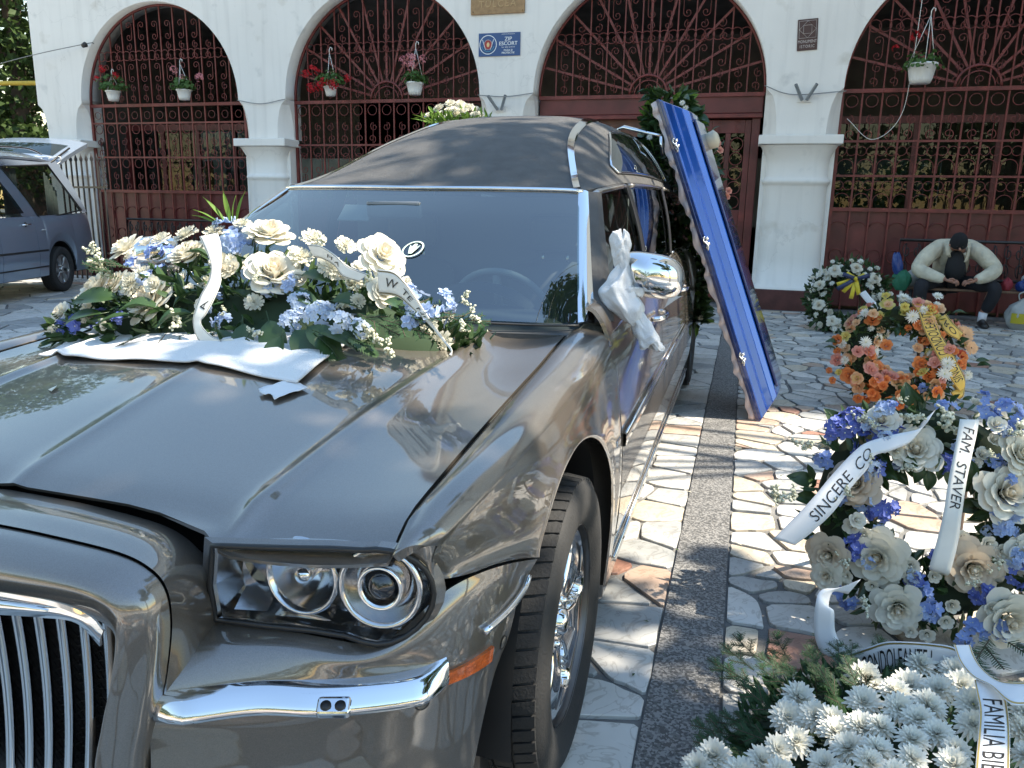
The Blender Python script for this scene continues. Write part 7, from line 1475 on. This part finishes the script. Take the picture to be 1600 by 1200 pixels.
# ================================================================== wreaths
def ring_fill(W_, R0, rr, kinds, n, seed, s0, s1):
    r = random.Random(seed); nv = Vector((0, -.92, .39)); ya = Vector((0, .39, .92)); out = []
    for k in range(n):
        a = r.uniform(0, 2 * PI); b = r.uniform(-.3, PI + .3); c = Vector((1, 0, 0)) * math.cos(a) + ya * math.sin(a); o = c * math.cos(b) + nv * math.sin(b); p = Vector(W_) + c * R0 + o * rr * .95
        out.append((r.choice(kinds), p.x, p.y, p.z, r.uniform(s0, s1), *(o + nv * .5).normalized()))
    return out
def wreath(name, ctr, nrm, R0, rr, label, flowers, n_leaf, mat, seed, leafsize=.075, O=None, extra=26, squash=.8, lift=.03):
    t = tag(empty(name, ctr), label, 'wreath'); nv = Vector(nrm).normalized(); xa = Vector((1, 0, 0)); xa = (xa - nv * xa.dot(nv)).normalized(); ya = nv.cross(xa)
    def pt(r):
        a = r.uniform(0, 2 * PI); b = r.uniform(0, 2 * PI); q = r.uniform(.2, 1) ** .5; c = xa * math.cos(a) + ya * math.sin(a); o = c * math.cos(b) + nv * math.sin(b) * squash; return c * R0 + o * rr * .86 * q, o + nv * .1
    for f in flowers: put_flower(t, ctr, f[:1] + (f[1] + nv.x * lift, f[2] + nv.y * lift, f[3] + nv.z * lift) + f[4:])
    foliage(t, n_leaf, pt, leafsize, mat, seed)
    b = MB(); b.tube([xa * math.cos(a) * R0 + ya * math.sin(a) * R0 - nv * rr * .25 for a in np.linspace(0, 2 * PI, 40, endpoint=False)], rr * .55, 8, closed=True); b.build('ring_base', M('wreath_base', (.02, .032, .015), .95), t)
    r = random.Random(seed + 1)
    for k in range(extra):
        p, o = pt(r); q = Vector(ctr) + p; put_leaf(t, ctr, 'broad_leaf', q, leafsize * r.uniform(1.0, 1.6), o + nv * .3, up=tuple(nv))
    return t, xa, ya, nv
def legs(t, pts):
    for a, b_ in pts: b = MB(); b.tube([a, b_], .012, 6); b.build('stand_leg', m_bwood, t)
W1 = (1.885, 1.02, .385); WB = WB + ring_fill(W1, .272, .115, ['spray_rose', 'floret_light', 'floret_light', 'floret_blue', 'bud_spray', 'carnation', 'hydrangea'], 70, 5, .022, .036)
t, *_ = wreath('wreath', W1, (0, -.91, .41), .272, .125, 'large wreath of white roses and blue delphinium with two lettered ribbons', WB, 700, m_green, 11, .062, extra=30)
legs(t, [((-.12, .10, .25), (-.22, .42, -.385)), ((.12, .10, .25), (.22, .42, -.385))])
for k in range(7): put_leaf(t, W1, 'broad_leaf', (1.80 + .03 * k, .98, .58 - .02 * (k % 3)), .075, (rf.uniform(-.3, .3), -.2, -1), (0, -1, 0))
for k in range(5): put_leaf(t, W1, 'fir_sprig', (2.02 + .05 * k, .70, .12), .22, (rf.uniform(-.4, .6), -.5, -.1))
W2 = (2.345, 4.26, .372); WO = WO + ring_fill(W2, .285, .125, ['rose_orange', 'rose_orange', 'rose_peach', 'rose_peach', 'rose_yellow', 'rose_pink', 'mum_small'], 110, 6, .028, .05)
t, *_ = wreath('wreath', W2, (0, -.93, .37), .285, .13, 'round wreath of orange, peach and yellow roses with a gold ribbon', WO, 700, m_green, 12, .062, extra=24)
legs(t, [((-.12, .10, .25), (-.22, .42, -.372)), ((.12, .10, .25), (.22, .42, -.372))])
for x, z in ((-.43, .02), (.46, -.03), (.45, .0), (-.42, .06), (.30, .30), (.38, -.25)): l_ = put_leaf(t, W2, 'broad_leaf', (W2[0] + x, W2[1] - .08 + z * .4, W2[2] + z), .085, (1 if x > 0 else -1, -.2, .2)); 
W3 = (2.42, 8.02, .36); rr3 = random.Random(31); F3 = []
_nv = Vector((0, -.93, .37)).normalized(); _ya = Vector((0, .37, .93))
for k in range(110):
    a = rr3.uniform(0, 2 * PI); q = .34 + rr3.uniform(-.11, .11); p = Vector(W3) + Vector((1, 0, 0)) * math.cos(a) * q + _ya * math.sin(a) * q + _nv * rr3.uniform(.06, .12)
    F3.append((rr3.choice(['mum_small', 'carnation', 'spray_rose', 'bud_spray', 'mum_small']), p.x, p.y, p.z, rr3.uniform(.025, .042), math.cos(a) * .4, -.7, .5 + .3 * math.sin(a)))
for k in range(9): a = k * .7; p = Vector(W3) + Vector((1, 0, 0)) * math.cos(a) * .34 + _ya * math.sin(a) * .34 + _nv * .12; F3.append(('rose', p.x, p.y, p.z, .055, math.cos(a) * .3, -.8, .5))
t, *_ = wreath('wreath', W3, (0, -.93, .37), .345, .14, 'white flower wreath with yellow bow leaning by the column plinth', F3, 900, m_green, 13, .085, extra=20)
legs(t, [((-.12, .10, .25), (-.22, .42, -.36)), ((.12, .10, .25), (.22, .42, -.36))])
m_bow = M('bow_yellow', (.62, .48, .02), .4, sheen=.3); m_bow2 = M('bow_navy', (.02, .03, .09), .4)
t = tag(empty('bow', (2.45, 7.80, .62)), 'yellow and navy bow on the white wreath', 'bow')
for k, (a, mt, L) in enumerate(((200, m_bow, .20), (232, m_bow, .19), (262, m_bow, .22), (285, m_bow, .18), (150, m_bow, .12), (30, m_bow, .10), (212, m_bow2, .22), (160, m_bow2, .15), (20, m_bow2, .14))):
    d = Vector((math.cos(R(a)), -.25, math.sin(R(a)))); s_ = Vector((-d.z, 0, d.x)).normalized() * .022; b = MB()
    b.grid(np.array([[tuple(d * L * v + s_ * w_ + Vector((0, -.03 * math.sin(PI * v) - .004 * k, 0))) for w_ in (-1, 1)] for v in np.linspace(0, 1, 7)])); b.build('bow_tail', mt, t, solid=.001)
b = MB(); b.lathe([(0, .03), (.022, .02), (.026, 0), (.02, -.02)], 10, T=TR((0, -.03, 0), (PI / 2, 0, 0))); b.build('knot', m_bow, t)
ribbon([((2.50, 7.74, .46), (2.56, 7.74, .50)), ((2.58, 7.72, .37), (2.63, 7.72, .42)), ((2.68, 7.70, .28), (2.72, 7.70, .34))], 'pale blue ribbon tail hanging below the yellow bow', m_rib_cool)
ribbon(RIB['gold'], 'gold ribbon with black lettering across the orange wreath', m_ribgold, (('SINCERE  CONDOLEANTE', .92, .10, .85, .15),), ((.02, .93), .05, m_ribtrim))
ribbon(RIB['gold2'], 'short gold ribbon end behind the gerberas of the orange wreath', m_ribgold, (('RO', .2, .8, .3, .7),), ((.04, .90), .06, m_ribtrim))
ribbon(RIB['gold3'], 'folded gold ribbon tip at the lower right of the orange wreath', m_ribgold, (), ((.04, .90), .06, m_ribtrim))
ribbon(RIB['sincere'], 'white ribbon lettered SINCERE, slanting over the blue and white wreath', m_rib_cool, (('SINCERE  CO', .82, .36, .82, .32),))
ribbon(RIB['staver'], 'white ribbon lettered FAM. STAVER, hanging across the blue and white wreath', m_rib, (('FAM.  STAVER', .06, .56, .28, .86),))
# ================================================================== chrysanthemum arrangement in the foreground
O = (1.68, .10, 0)
t = tag(empty('flower_arrangement', O), 'low mound of white chrysanthemums and fir sprigs, nearest the camera', 'flowers')
for q in MUMS: put_flower(t, O, q)
def mm(r):
    a = r.uniform(0, 2 * PI); q = r.uniform(0, 1) ** .5; x = .36 * q * math.cos(a); y = .44 * q * math.sin(a); z = .03 + .15 * (1 - q * q) * r.uniform(.5, 1); return (x, y, z), (math.cos(a) * q, math.sin(a) * q, .5)
foliage(t, 1300, mm, .05, m_fir, 21, .3)
rm = random.Random(8)
for k in range(90):
    (x, y, z), d = mm(rm)
    put_leaf(t, O, 'fir_sprig', (O[0] + x, O[1] + y, z + .03), rm.uniform(.07, .13), (d[0] + rm.uniform(-.5, .5), d[1] + rm.uniform(-.5, .5), rm.uniform(-.05, .5)))
for x, y, a in ((1.34, .34, 150), (1.36, .16, 200), (1.36, .42, 140), (1.46, .50, 110), (1.38, .47, 130), (1.34, .05, 190), (1.55, .56, 80), (1.32, -.05, 195), (1.92, .45, 50), (1.98, .50, 30), (1.90, .52, 80), (1.97, .40, 20)):
    put_leaf(t, O, 'fir_sprig', (x, y, .06), .13, (math.cos(R(a)), math.sin(R(a)), .12))
g = MB(); g.lathe([(0, .13), (.20, .11), (.33, .06), (.38, .0)], 24); g.build('foam_base', M('foam_dark', (.015, .028, .014), .95), t)
ribbon(RIB['loop'], 'pale end of a white ribbon curling round the blue and white wreath foot', m_rib_cool)
ribbon(RIB['text1'], 'white ribbon with black print and gold edge behind the chrysanthemums', m_rib_cool, (('DE CONDOLEANTE !', .08, .70, .92, .22),), ((.03, .92), .06, m_trimgold))
ribbon(RIB['text2'], 'white gold-edged ribbon loop twisting at the right edge', m_rib_cool, (), ((.04, .90), .07, m_trimgold))
ribbon(RIB['text3'], 'white ribbon lettered FAMILIA, running down over the chrysanthemums', m_rib_cool, (('FAMILIA BIBILU', .14, 1.0, .16, .84),), ((.02, .92), .06, m_trimgold))
# a loose sprig on the paving
t = tag(empty('leaf_sprig', (1.86, 3.02, .01)), 'loose green leafy sprig lying on the sunlit paving', 'sprig')
for k, a in enumerate((170, 200, 150, 10, 40)): o = put_leaf(t, (1.86, 3.02, .01), 'broad_leaf', (1.86 + .02 * k - .04, 3.02, .012), .085, (math.cos(R(a)), math.sin(R(a)), .1)); 
b = MB(); b.tube([(-.1, 0, .005), (.09, .01, .008)], .004, 5); b.build('stem', m_stemg, t)
# ---- small bunch on the roof
t = tag(empty('flower_bunch', (-.52, 3.10, 1.78)), 'bunch of white flowers lying on the hearse roof', 'flowers'); rb_ = random.Random(5)
for k in range(26):
    a = rb_.uniform(-1, 1); p = (-.52 + .17 * a, 3.10 + rb_.uniform(-.12, .1), 1.85 + .07 * (1 - a * a) * rb_.random() + .02); put_flower(t, (-.52, 3.10, 1.78), (rb_.choice(['carnation', 'spray_rose', 'mum_small']), *p, .034, a * .5, -.6, .8))
for k in range(22): a = rb_.uniform(-1, 1); put_leaf(t, (-.52, 3.10, 1.78), 'blade_leaf', (-.52 + .18 * a, 3.05 + rb_.uniform(-.1, .1), 1.82), .12, (a * 1.2, -.4, .5))
foliage(t, 160, lambda r: ((r.uniform(-.2, .2), r.uniform(-.12, .12), r.uniform(.0, .10)), (0, 0, 1)), .06, m_lime, 3, .3)
# ================================================================== coffin lid leaning on the hearse
m_lid = M('lid_blue', (.005, .036, .20), .12, .25, coat=1.0, var=.1); m_satin = M('lining_satin', (.50, .44, .46), .4, sheen=.6); m_lid_side = M('lid_blue_dark', (.010, .022, .10), .12, .2, coat=1.0); m_silver = M('silver_fitting', (.65, .65, .64), .22, 1.0, bump=.6, bscale=160)
P0 = Vector((1.425, 3.48, .0)); P1 = Vector((.655, 3.56, 2.005)); ax_ = (P1 - P0).normalized(); wd_ = Vector((.10, 1, .04)); wd_ = (wd_ - ax_ * wd_.dot(ax_)).normalized(); nr_ = wd_.cross(ax_).normalized()
if nr_.x < 0: nr_ = -nr_
LM = Matrix((wd_, ax_, nr_)).transposed().to_4x4()
lid = tag(empty('coffin_lid', P0), 'glossy blue coffin lid with ruffled lining leaning against the hearse', 'coffin lid'); lid.matrix_world = Matrix.Translation(P0) @ LM
LL = (P1 - P0).length
def lsec(k):                                           # half profile: width position, height; k scales for the tapered ends
    return [(x, h * .60) for x, h in [(0, 0), (0, .030), (.012, .034), (.035, .09), (.050, .098), (.062, .105), (.085, .165), (.095, .172), (.13, .215), (.145, .22), (.22, .225), (.31, .228)]]
Wd = .62
g = MB(); rows = []
for v, ins, hk in ((0, .0, .0), (.0, .0, 1), (.004, 0, 1.0), (.5, 0, 1), (.996, 0, 1), (1, 0, 1), (1, .0, 0)):
    S2 = lsec(1); full_ = S2 + [(Wd - x, h) for x, h in reversed(S2[:-1])]
    rows.append([(x, v * LL + (.85 * h if v < .3 else -.85 * h if v > .7 else 0), h * hk) for x, h in full_])
G = np.array(rows[1:6]); g.grid(G, 0, False)
for v in (0, LL): 
    S2 = lsec(1); full_ = S2 + [(Wd - x, h) for x, h in reversed(S2[:-1])]; n = len(full_); g.add([(x, v + (.85 * h if v == 0 else -.85 * h), h) for x, h in full_], [tuple(range(n)) if v else tuple(reversed(range(n)))], 0, False)
g.build('shell', m_lid, lid, weld=True, bevel=.004)
for x0 in (-.006, Wd - .010): b = MB(); b.box((x0, -.004, -.022), (x0 + .016, LL + .004, -.001)); b.build('rim', m_lid_side, lid, bevel=.003)
b = MB(); b.box((.15, .17, .138), (Wd - .15, LL - .17, .155)); b.build('top_board', m_lid_side, lid, bevel=.006)
for x0 in (.0, Wd):                                    # gathered lining
    rows = []; s = 1 if x0 == 0 else -1
    for i in range(300):
        v = i / 299; a = i * .42 + 1.1 * math.sin(i * .13); rows.append([(x0 + s * (.01 + .006 * math.sin(a)), v * LL, -.012), (x0 + s * (.0 + .010 * math.sin(a + .5)), v * LL + .006 * math.cos(a), -.035 - .006 * math.sin(a * .37)), (x0 + s * (.012 + .007 * math.sin(a + 1)), v * LL, -.055 - .010 * math.sin(a * .37) - .006 * math.sin(a))])
    g = MB(); g.grid(np.array(rows)); g.build('lining_ruffle', m_satin, lid)
g = MB(); rows = [[(x, v * LL, -.03 + .02 * math.sin(v * 40 + x * 12)) for x in np.linspace(.02, Wd - .02, 14)] for v in np.linspace(.01, .99, 60)]; g.grid(np.array(rows)); g.build('lining', m_satin, lid)
for v in (.20, .56, .86):
    b = MB(); 
    for k in range(4): b.lathe([(0, .011), (.008, .008), (.012, .003), (.009, -.004)], 10, T=TR((.002, v * LL + .017 * (k - 1.5), .012 + .012 * (k % 2)), (0, -PI / 2, 0)))
    b.tube(cr([(-.012, v * LL - .045, .012), (-.016, v * LL - .02, .022), (-.016, v * LL + .02, .004), (-.012, v * LL + .045, .016)], 14), .005, 6); b.build('fitting', m_silver, lid)
b = MB(); b.lathe([(.055, 0), (.06, .05), (.03, .07), (0, .07)], 20, T=TR((Wd - .20, LL - .30, .155))); b.build('knob', M('knob_cream', (.50, .46, .36), .5), lid)
# ---- tall evergreen wreath standing behind the lid
O = (.80, 4.35, 0)
t = tag(empty('evergreen_spray', O), 'tall dark evergreen spray between hearse roof and blue lid', 'flowers')
def ev(r):
    z = r.uniform(.5, 2.14); a = r.uniform(0, 2 * PI); q = r.uniform(.3, 1) ** .5; w_ = .20 * math.sin(PI * min(1, (2.2 - z) / 1.5)) ** .6 + .05; xc = .14 - .30 * (z - .5) / 1.6; return (xc + w_ * q * math.cos(a), .16 * q * math.sin(a), z), (math.cos(a), math.sin(a) - .3, .4)
foliage(t, 2300, ev, .085, m_green, 41, .5); foliage(t, 260, ev, .08, m_lime, 42, .4, 'pale_leaves')
b = MB(); b.tube([(.10, .1, .0), (-.15, .05, 2.0)], .012, 6); b.build('stake', m_bwood, t)
re_ = random.Random(3)
for k in range(34):
    p, o = ev(re_); put_leaf(t, O, 'broad_leaf', (O[0] + p[0], O[1] + p[1] - .08, p[2]), re_.uniform(.10, .16), (o[0], o[1] - .4, re_.uniform(-.3, .5)))
for k in range(14): p, o = ev(re_); put_flower(t, O, ('mum_small', O[0] + p[0] * 1.1, O[1] + p[1] - .16, p[2], .022, 0, -1, .3))
t = tag(empty('flower_bunch', (1.15, 4.3, 1.5)), 'small pink carnations peeping out right of the blue lid', 'flowers')
for x, y, z in ((1.00, 4.3, 1.80), (1.02, 4.3, 1.75), (1.10, 4.3, 1.47), (1.09, 4.32, 1.43)):
    o = link('carnation', ME_PC if 'ME_PC' in globals() else FL['rose_pink'][0], t, loc=(x - 1.15, y - 4.3, z - 1.5), rot=aim((.5, -.8, .3)), scale=.035)
for k in range(8): put_leaf(t, (1.15, 4.3, 1.5), 'broad_leaf', (.94 + .016 * k, 4.36, 1.86 - .07 * k), .09, (.5, -.2, rf.uniform(-.3, .6)))
foliage(t, 90, lambda r: ((r.uniform(-.26, -.13), r.uniform(0, .1), r.uniform(-.25, .35)), (.4, -.4, .3)), .06, m_green, 8)
b = MB(); b.tube([(.28, 4.3, 1.74), (.29, 4.3, 1.90), (.33, 4.3, 1.915), (.62, 4.1, 1.83)], .014, 8); b.tube([(.62, 4.1, 1.83), (.64, 4.1, 1.70)], .014, 8); tag(b.build('rack_rail', m_chrome), 'bright chrome rack rail behind the hearse roof', 'rail')
# ---- towel knotted round the mirror
tw = tag(empty('mirror_towel', (.90, .86, 1.1)), 'white towel knotted round the driver side door mirror', 'towel')
def cloth_tube(path, wid, seed, n=54, k=26):
    r = random.Random(seed); P = cr(path, n); Wv = cr([(a, b, 0) for a, b in wid], n); ph = [r.uniform(0, 6) for _ in range(4)]; G = []
    for i, p in enumerate(P):
        row = []
        for j in range(k):
            a = 2 * PI * j / k; f = 1 + .16 * math.sin(a * 5 + ph[0] + i * .12) + .10 * math.sin(a * 9 + ph[1] - i * .2) + .05 * math.sin(i * .6 + ph[2])
            row.append((p[0] + Wv[i][0] * f * math.cos(a), p[1] + Wv[i][1] * f * math.sin(a) * .8, p[2] + .012 * math.sin(a * 3 + ph[3] + i * .15)))
        G.append(row)
    return np.array(G)
def off(P): return [(x - .90, y - .86, z - 1.1) for x, y, z in P]
g = MB(); g.grid(cloth_tube(off([(.866, .80, 1.262), (.862, .80, 1.245), (.870, .80, 1.19), (.878, .80, 1.15)]), [(.006, .006), (.028, .022), (.026, .022), (.016, .016)], 2), wrapv=True); g.build('towel_tail', m_towel, tw)
g = MB(); g.grid(cloth_tube(off([(.880, .80, 1.158), (.872, .79, 1.12), (.868, .78, 1.08), (.900, .77, 1.03), (.925, .77, .99), (.930, .77, .985)]), [(.016, .016), (.034, .030), (.052, .036), (.048, .036), (.022, .02), (.010, .012)], 3), wrapv=True); g.build('towel_fold', m_towel, tw)
g = MB(); g.grid(cloth_tube(off([(.918, .775, 1.02), (.945, .77, .985), (.965, .765, .95), (.985, .76, .918), (.988, .76, .912)]), [(.016, .016), (.026, .02), (.034, .024), (.036, .018), (.030, .012)], 5), wrapv=True); g.build('towel_tail', m_towel, tw)
g = MB(); g.grid(cloth_tube(off([(.93, .80, 1.075), (.91, .785, 1.085), (.885, .775, 1.075)]), [(.018, .02), (.024, .024), (.012, .014)], 7), wrapv=True); g.build('knot', m_towel, tw)
# ================================================================== man on the bench
m_jacket = M('jacket_beige', (.56, .52, .41), .85, var=.16, vscale=9, bump=2.5, bscale=13); m_trous = M('trousers_black', (.010, .011, .016), .8, bump=.4, bscale=30); m_skin = M('skin', (.34, .17, .115), .5, var=.12, vscale=20, sss=.1); m_cap = M('knit_cap', (.010, .010, .013), .95, bump=.8, bscale=160); m_shirt = M('black_shirt', (.008, .009, .012), .8); m_shoe = M('shoe_black', (.02, .018, .017), .4); m_sock = M('sock_white', (.70, .72, .78), .9)
def skin_obj(name, pts, edges, radii, mat, parent, root=0, sub=2):
    me = bpy.data.meshes.new(name); me.from_pydata(pts, edges, []); me.update(); o = link(name, me, parent, mat)
    md = o.modifiers.new('skin', 'SKIN'); md.use_smooth_shade = True; sv = me.skin_vertices[0].data
    for i, r in enumerate(radii): sv[i].radius = (r, r) if not hasattr(r, '__len__') else r; sv[i].use_root = (i == root)
    s_ = o.modifiers.new('sub', 'SUBSURF'); s_.levels = sub; s_.render_levels = sub; return o
PO = Vector((3.74, 9.30, 0)); man = tag(empty('person', PO), 'man in beige jacket and black cap sitting bent over on the bench', 'person')
def rel(P): return [tuple(Vector(p) - PO) for p in P]
# body: trunk, neck, arms, legs in one surface (mostly under the clothes)
bp = rel([(3.74, 9.46, .52), (3.74, 9.42, .70), (3.735, 9.30, .88), (3.72, 9.16, .96), (3.70, 9.05, .97), (3.50, 9.24, .93), (3.30, 9.10, .66), (3.60, 8.88, .565), (3.97, 9.24, .93), (4.18, 9.10, .68), (3.90, 8.88, .57), (3.60, 9.40, .50), (3.36, 8.98, .50), (3.38, 9.04, .10), (3.89, 9.40, .50), (4.14, 8.98, .50), (4.08, 9.06, .12)])
skin_obj('body', bp, [(0, 1), (1, 2), (2, 3), (3, 4), (2, 5), (5, 6), (6, 7), (2, 8), (8, 9), (9, 10), (0, 11), (11, 12), (12, 13), (0, 14), (14, 15), (15, 16)], [.13, .12, .12, .06, .052, .055, .042, .030, .055, .042, .030, .07, .055, .036, .07, .055, .036], m_skin, man)
jp = rel([(3.74, 9.47, .54), (3.74, 9.43, .70), (3.735, 9.31, .87), (3.725, 9.19, .955), (3.56, 9.26, .925), (3.44, 9.20, .85), (3.30, 9.09, .665), (3.45, 8.97, .60), (3.585, 8.89, .568), (3.91, 9.26, .925), (4.03, 9.20, .86), (4.175, 9.09, .685), (4.04, 8.97, .61), (3.915, 8.89, .572)])
skin_obj('jacket', jp, [(0, 1), (1, 2), (2, 3), (2, 4), (4, 5), (5, 6), (6, 7), (7, 8), (2, 9), (9, 10), (10, 11), (11, 12), (12, 13)], [(.21, .16), (.215, .16), (.19, .15), .095, .125, .112, .100, .084, .056, .125, .112, .100, .084, .056], m_jacket, man)
# collar lapels, black shirt front
for s, pts in ((-1, [(3.63, 9.06, .985), (3.60, 9.03, .94), (3.615, 9.02, .86), (3.64, 9.06, .83)]), (1, [(3.80, 9.06, .985), (3.83, 9.03, .93), (3.82, 9.03, .80), (3.79, 9.07, .76)])):
    g = MB(); P = cr(rel(pts), 12); g.tube([tuple(p) for p in P], list(np.linspace(.034, .022, 12)), 8, flat=.35); g.build('collar', m_jacket, man)
skin_obj('shirt', rel([(3.715, 9.13, .92), (3.72, 9.08, .80), (3.735, 9.10, .66), (3.74, 9.16, .58)]), [(0, 1), (1, 2), (2, 3)], [.06, .105, .13, .12], m_shirt, man)
tp = rel([(3.74, 9.44, .50), (3.62, 9.36, .50), (3.36, 8.97, .505), (3.345, 8.96, .42), (3.38, 9.03, .12), (3.87, 9.36, .50), (4.15, 8.97, .505), (4.165, 8.97, .42), (4.10, 9.05, .17)])
skin_obj('trousers', tp, [(0, 1), (1, 2), (2, 3), (3, 4), (0, 5), (5, 6), (6, 7), (7, 8)], [.15, .105, .092, .085, .066, .105, .092, .085, .068], m_trous, man)
hd_ = rel([(3.708, 9.07, .955), (3.70, 9.015, .965), (3.70, 8.965, .99), (3.70, 8.99, 1.04), (3.70, 8.93, .925)])
skin_obj('head', hd_, [(0, 1), (1, 2), (2, 3), (2, 4)], [.052, .075, .088, .085, .052], m_skin, man, sub=2)
g = MB(); g.tube([tuple(p) for p in rel([(3.70, 8.905, .945), (3.70, 8.875, .925), (3.70, 8.885, .915)])], [.010, .016, .010], 8); g.build('nose', m_skin, man)
for s in (-1, 1):
    g = MB(); g.lathe([(0, .012), (.018, .010), (.028, .0), (.018, -.008)], 12, T=TR(tuple(Vector((3.70 + s * .088, 8.985, .975)) - PO), (0, PI / 2 * s, 0), (.7, 1, 1))); g.build('ear', m_skin, man)
    g = MB(); g.lathe([(0, .006), (.006, .004), (.008, 0)], 8, T=TR(tuple(Vector((3.70 + s * .030, 8.893, .962)) - PO), aim((0, -1, -.5)))); g.build('eye', M('eye_dark', (.02, .015, .012), .3), man)
g = MB(); g.lathe([(0, .118), (.045, .110), (.080, .080), (.098, .035), (.102, .0), (.100, -.030), (.096, -.032)], 28, T=TR(tuple(Vector((3.70, 8.985, 1.005)) - PO), (R(32), 0, 0), (.95, 1.05, 1.05))); g.build('knit_cap', m_cap, man)
for s, hx in ((-1, 3.60), (1, 3.90)):                     # hands: palm and five curled fingers each, meeting between the knees
    w0 = Vector((hx, 8.875, .563)); c = Vector((3.75, 8.82, .535)); d = (c - w0).normalized(); up_ = Vector((0, -.55, .83)); sd = d.cross(up_).normalized(); pm = w0 + d * .055
    g = MB(); P = [w0 - d * .01, w0 + d * .03, w0 + d * .065, w0 + d * .085]; g.tube([tuple(p - PO) for p in P], [.026, .036, .040, .030], 12, flat=.55); g.build('hand', m_skin, man)
    for k in range(4):
        o = sd * (-.027 + .018 * k); L = (.030, .036, .034, .026)[k]; b0 = w0 + d * .075 + o; b1 = b0 + d * L + up_ * .006; b2 = b1 + d * L * .6 - up_ * .016; b3 = b2 + d * L * .2 - up_ * .022
        g = MB(); g.tube([tuple(p - PO) for p in cr([b0, b1, b2, b3], 9)], list(np.linspace(.0095, .0072, 9)), 8); g.build('finger', m_skin, man)
    b0 = w0 + d * .03 + up_ * .022; g = MB(); g.tube([tuple(p - PO) for p in cr([b0, b0 + d * .03 + up_ * .016, b0 + d * .058 + up_ * .006], 8)], list(np.linspace(.013, .008, 8)), 8); g.build('thumb', m_skin, man)
for fx, fy, so in ((3.385, 9.00, 0), (4.085, 9.03, 1)):
    g = MB(); G = [[(fx - PO.x + w_ * math.cos(a) * k, fy - PO.y + y, max(0.004, z + h * math.sin(a) * k)) for a in np.linspace(0, 2 * PI, 16, endpoint=False)] for y, w_, z, h, k in ((.09, .001, .04, .03, 1), (.085, .036, .045, .045, 1), (.0, .042, .05, .055, 1), (-.10, .048, .035, .040, 1), (-.17, .042, .03, .030, 1), (-.195, .02, .025, .02, 1), (-.20, .001, .02, .01, 1))]
    g.grid(np.array(G), wrapv=True); g.build('shoe', m_shoe, man)
    if so: g = MB(); g.tube([tuple(Vector(p) - PO) for p in ((fx, fy + .03, .06), (fx + .008, fy + .025, .18))], [.046, .050], 12); g.build('sock', m_sock, man)
# ---- things beside the man
def bag_mesh(seed, R_, H_, neck=.25, n=28, k=34):
    r = random.Random(seed); ph = [r.uniform(0, 6) for _ in range(5)]; G = []
    for i in range(n):
        v = i / (n - 1); rad = R_ * (math.sin(PI * min(1, .12 + .80 * v)) ** .55) * (1 if v < .75 else 1 - (1 - neck) * ((v - .75) / .25)); row = []
        for j in range(k):
            a = 2 * PI * j / k; f = 1 + .10 * math.sin(a * 4 + ph[0] + v * 5) + .06 * math.sin(a * 9 + ph[1] - v * 8) * (.4 + v); row.append((rad * f * math.cos(a), rad * f * math.sin(a) * .8, H_ * v + .012 * math.sin(a * 6 + ph[2]) * v))
        G.append(row)
    b = MB(); b.grid(np.array(G), wrapv=True); b.add([tuple(p) for p in G[0]], [tuple(reversed(range(k)))], 0, False); return b
m_bagw = petal_mat('bag_white', (.62, .64, .62), None, .3); m_bagb = M('bag_blue', (.012, .045, .20), .3); m_bagg = petal_mat('bag_green', (.02, .12, .07), (.04, .18, .11), .2); m_bagr = petal_mat('bag_red', (.32, .03, .05), (.42, .10, .12), .2); m_bagy = M('bag_label_yellow', (.45, .38, .02), .5)
t = tag(bag_mesh(1, .17, .36).build('plastic_bag', m_bagw, None, loc=(4.50, 9.02, 0)), 'white plastic bag with yellow print standing on the ground by the bench', 'bag')
g = MB(); g.grid(np.array([[(.172 * math.sin(a) * 1.02, -.145 * math.cos(a) * 1.02 - .006, z) for a in np.linspace(-.95, .6, 16)] for z in np.linspace(.08, .20, 5)])); g.build('printed_label', m_bagy, t)
g = MB(); g.tube(cr([(-.05, 0, .34), (-.07, -.02, .42), (.0, -.03, .45), (.06, 0, .36)], 14), .008, 6); g.build('bag_handle', m_bagw, t)
tag(bag_mesh(2, .17, .26).build('plastic_bag', m_bagw, None, loc=(4.68, 9.22, .441)), 'white plastic bag on the bench seat at the right edge', 'bag')
tag(bag_mesh(3, .06, .15).build('plastic_bag', m_bagr, None, loc=(4.34, 9.20, .441)), 'small red plastic bag on the bench right of the man', 'bag')
tag(bag_mesh(4, .08, .13).build('plastic_bag', m_bagb, None, loc=(4.50, 9.15, .441)), 'small blue bag on the bench between red and white bags', 'bag')
g = MB(); P = cr([(4.47, 9.03, .60), (4.54, 9.0, .48), (4.60, 8.98, .32), (4.66, 8.97, .27)], 24); g.grid(np.array([[tuple(p + np.array([-.022, 0, 0])), tuple(p + np.array([.022, 0, .01]))] for p in P])); tag(g.build('strap', m_bagb, None, solid=.004), 'blue strap hanging from the bench over the white bag', 'strap')
t = tag(empty('wrapped_stick', (3.16, 9.10, 0)), 'white stick wrapped in blue and green plastic standing left of the man', 'stick')
b = MB(); b.tube([(.02, -.05, 0), (-.02, 0, .62)], .016, 8); b.build('stick', m_white, t)
o = bag_mesh(6, .105, .25, .5).build('green_wrap', m_bagg, t, loc=(-.01, 0, .40)); o = bag_mesh(7, .06, .26, 1.1).build('blue_wrap', m_bagb, t, loc=(-.06, 0, .60), rot=(0, R(-10), 0))
tag(bag_mesh(9, .09, .20).build('plastic_bag', m_bagw, None, loc=(3.30, 9.32, .441)), 'crumpled white bag on the bench behind the wrapped stick', 'bag')
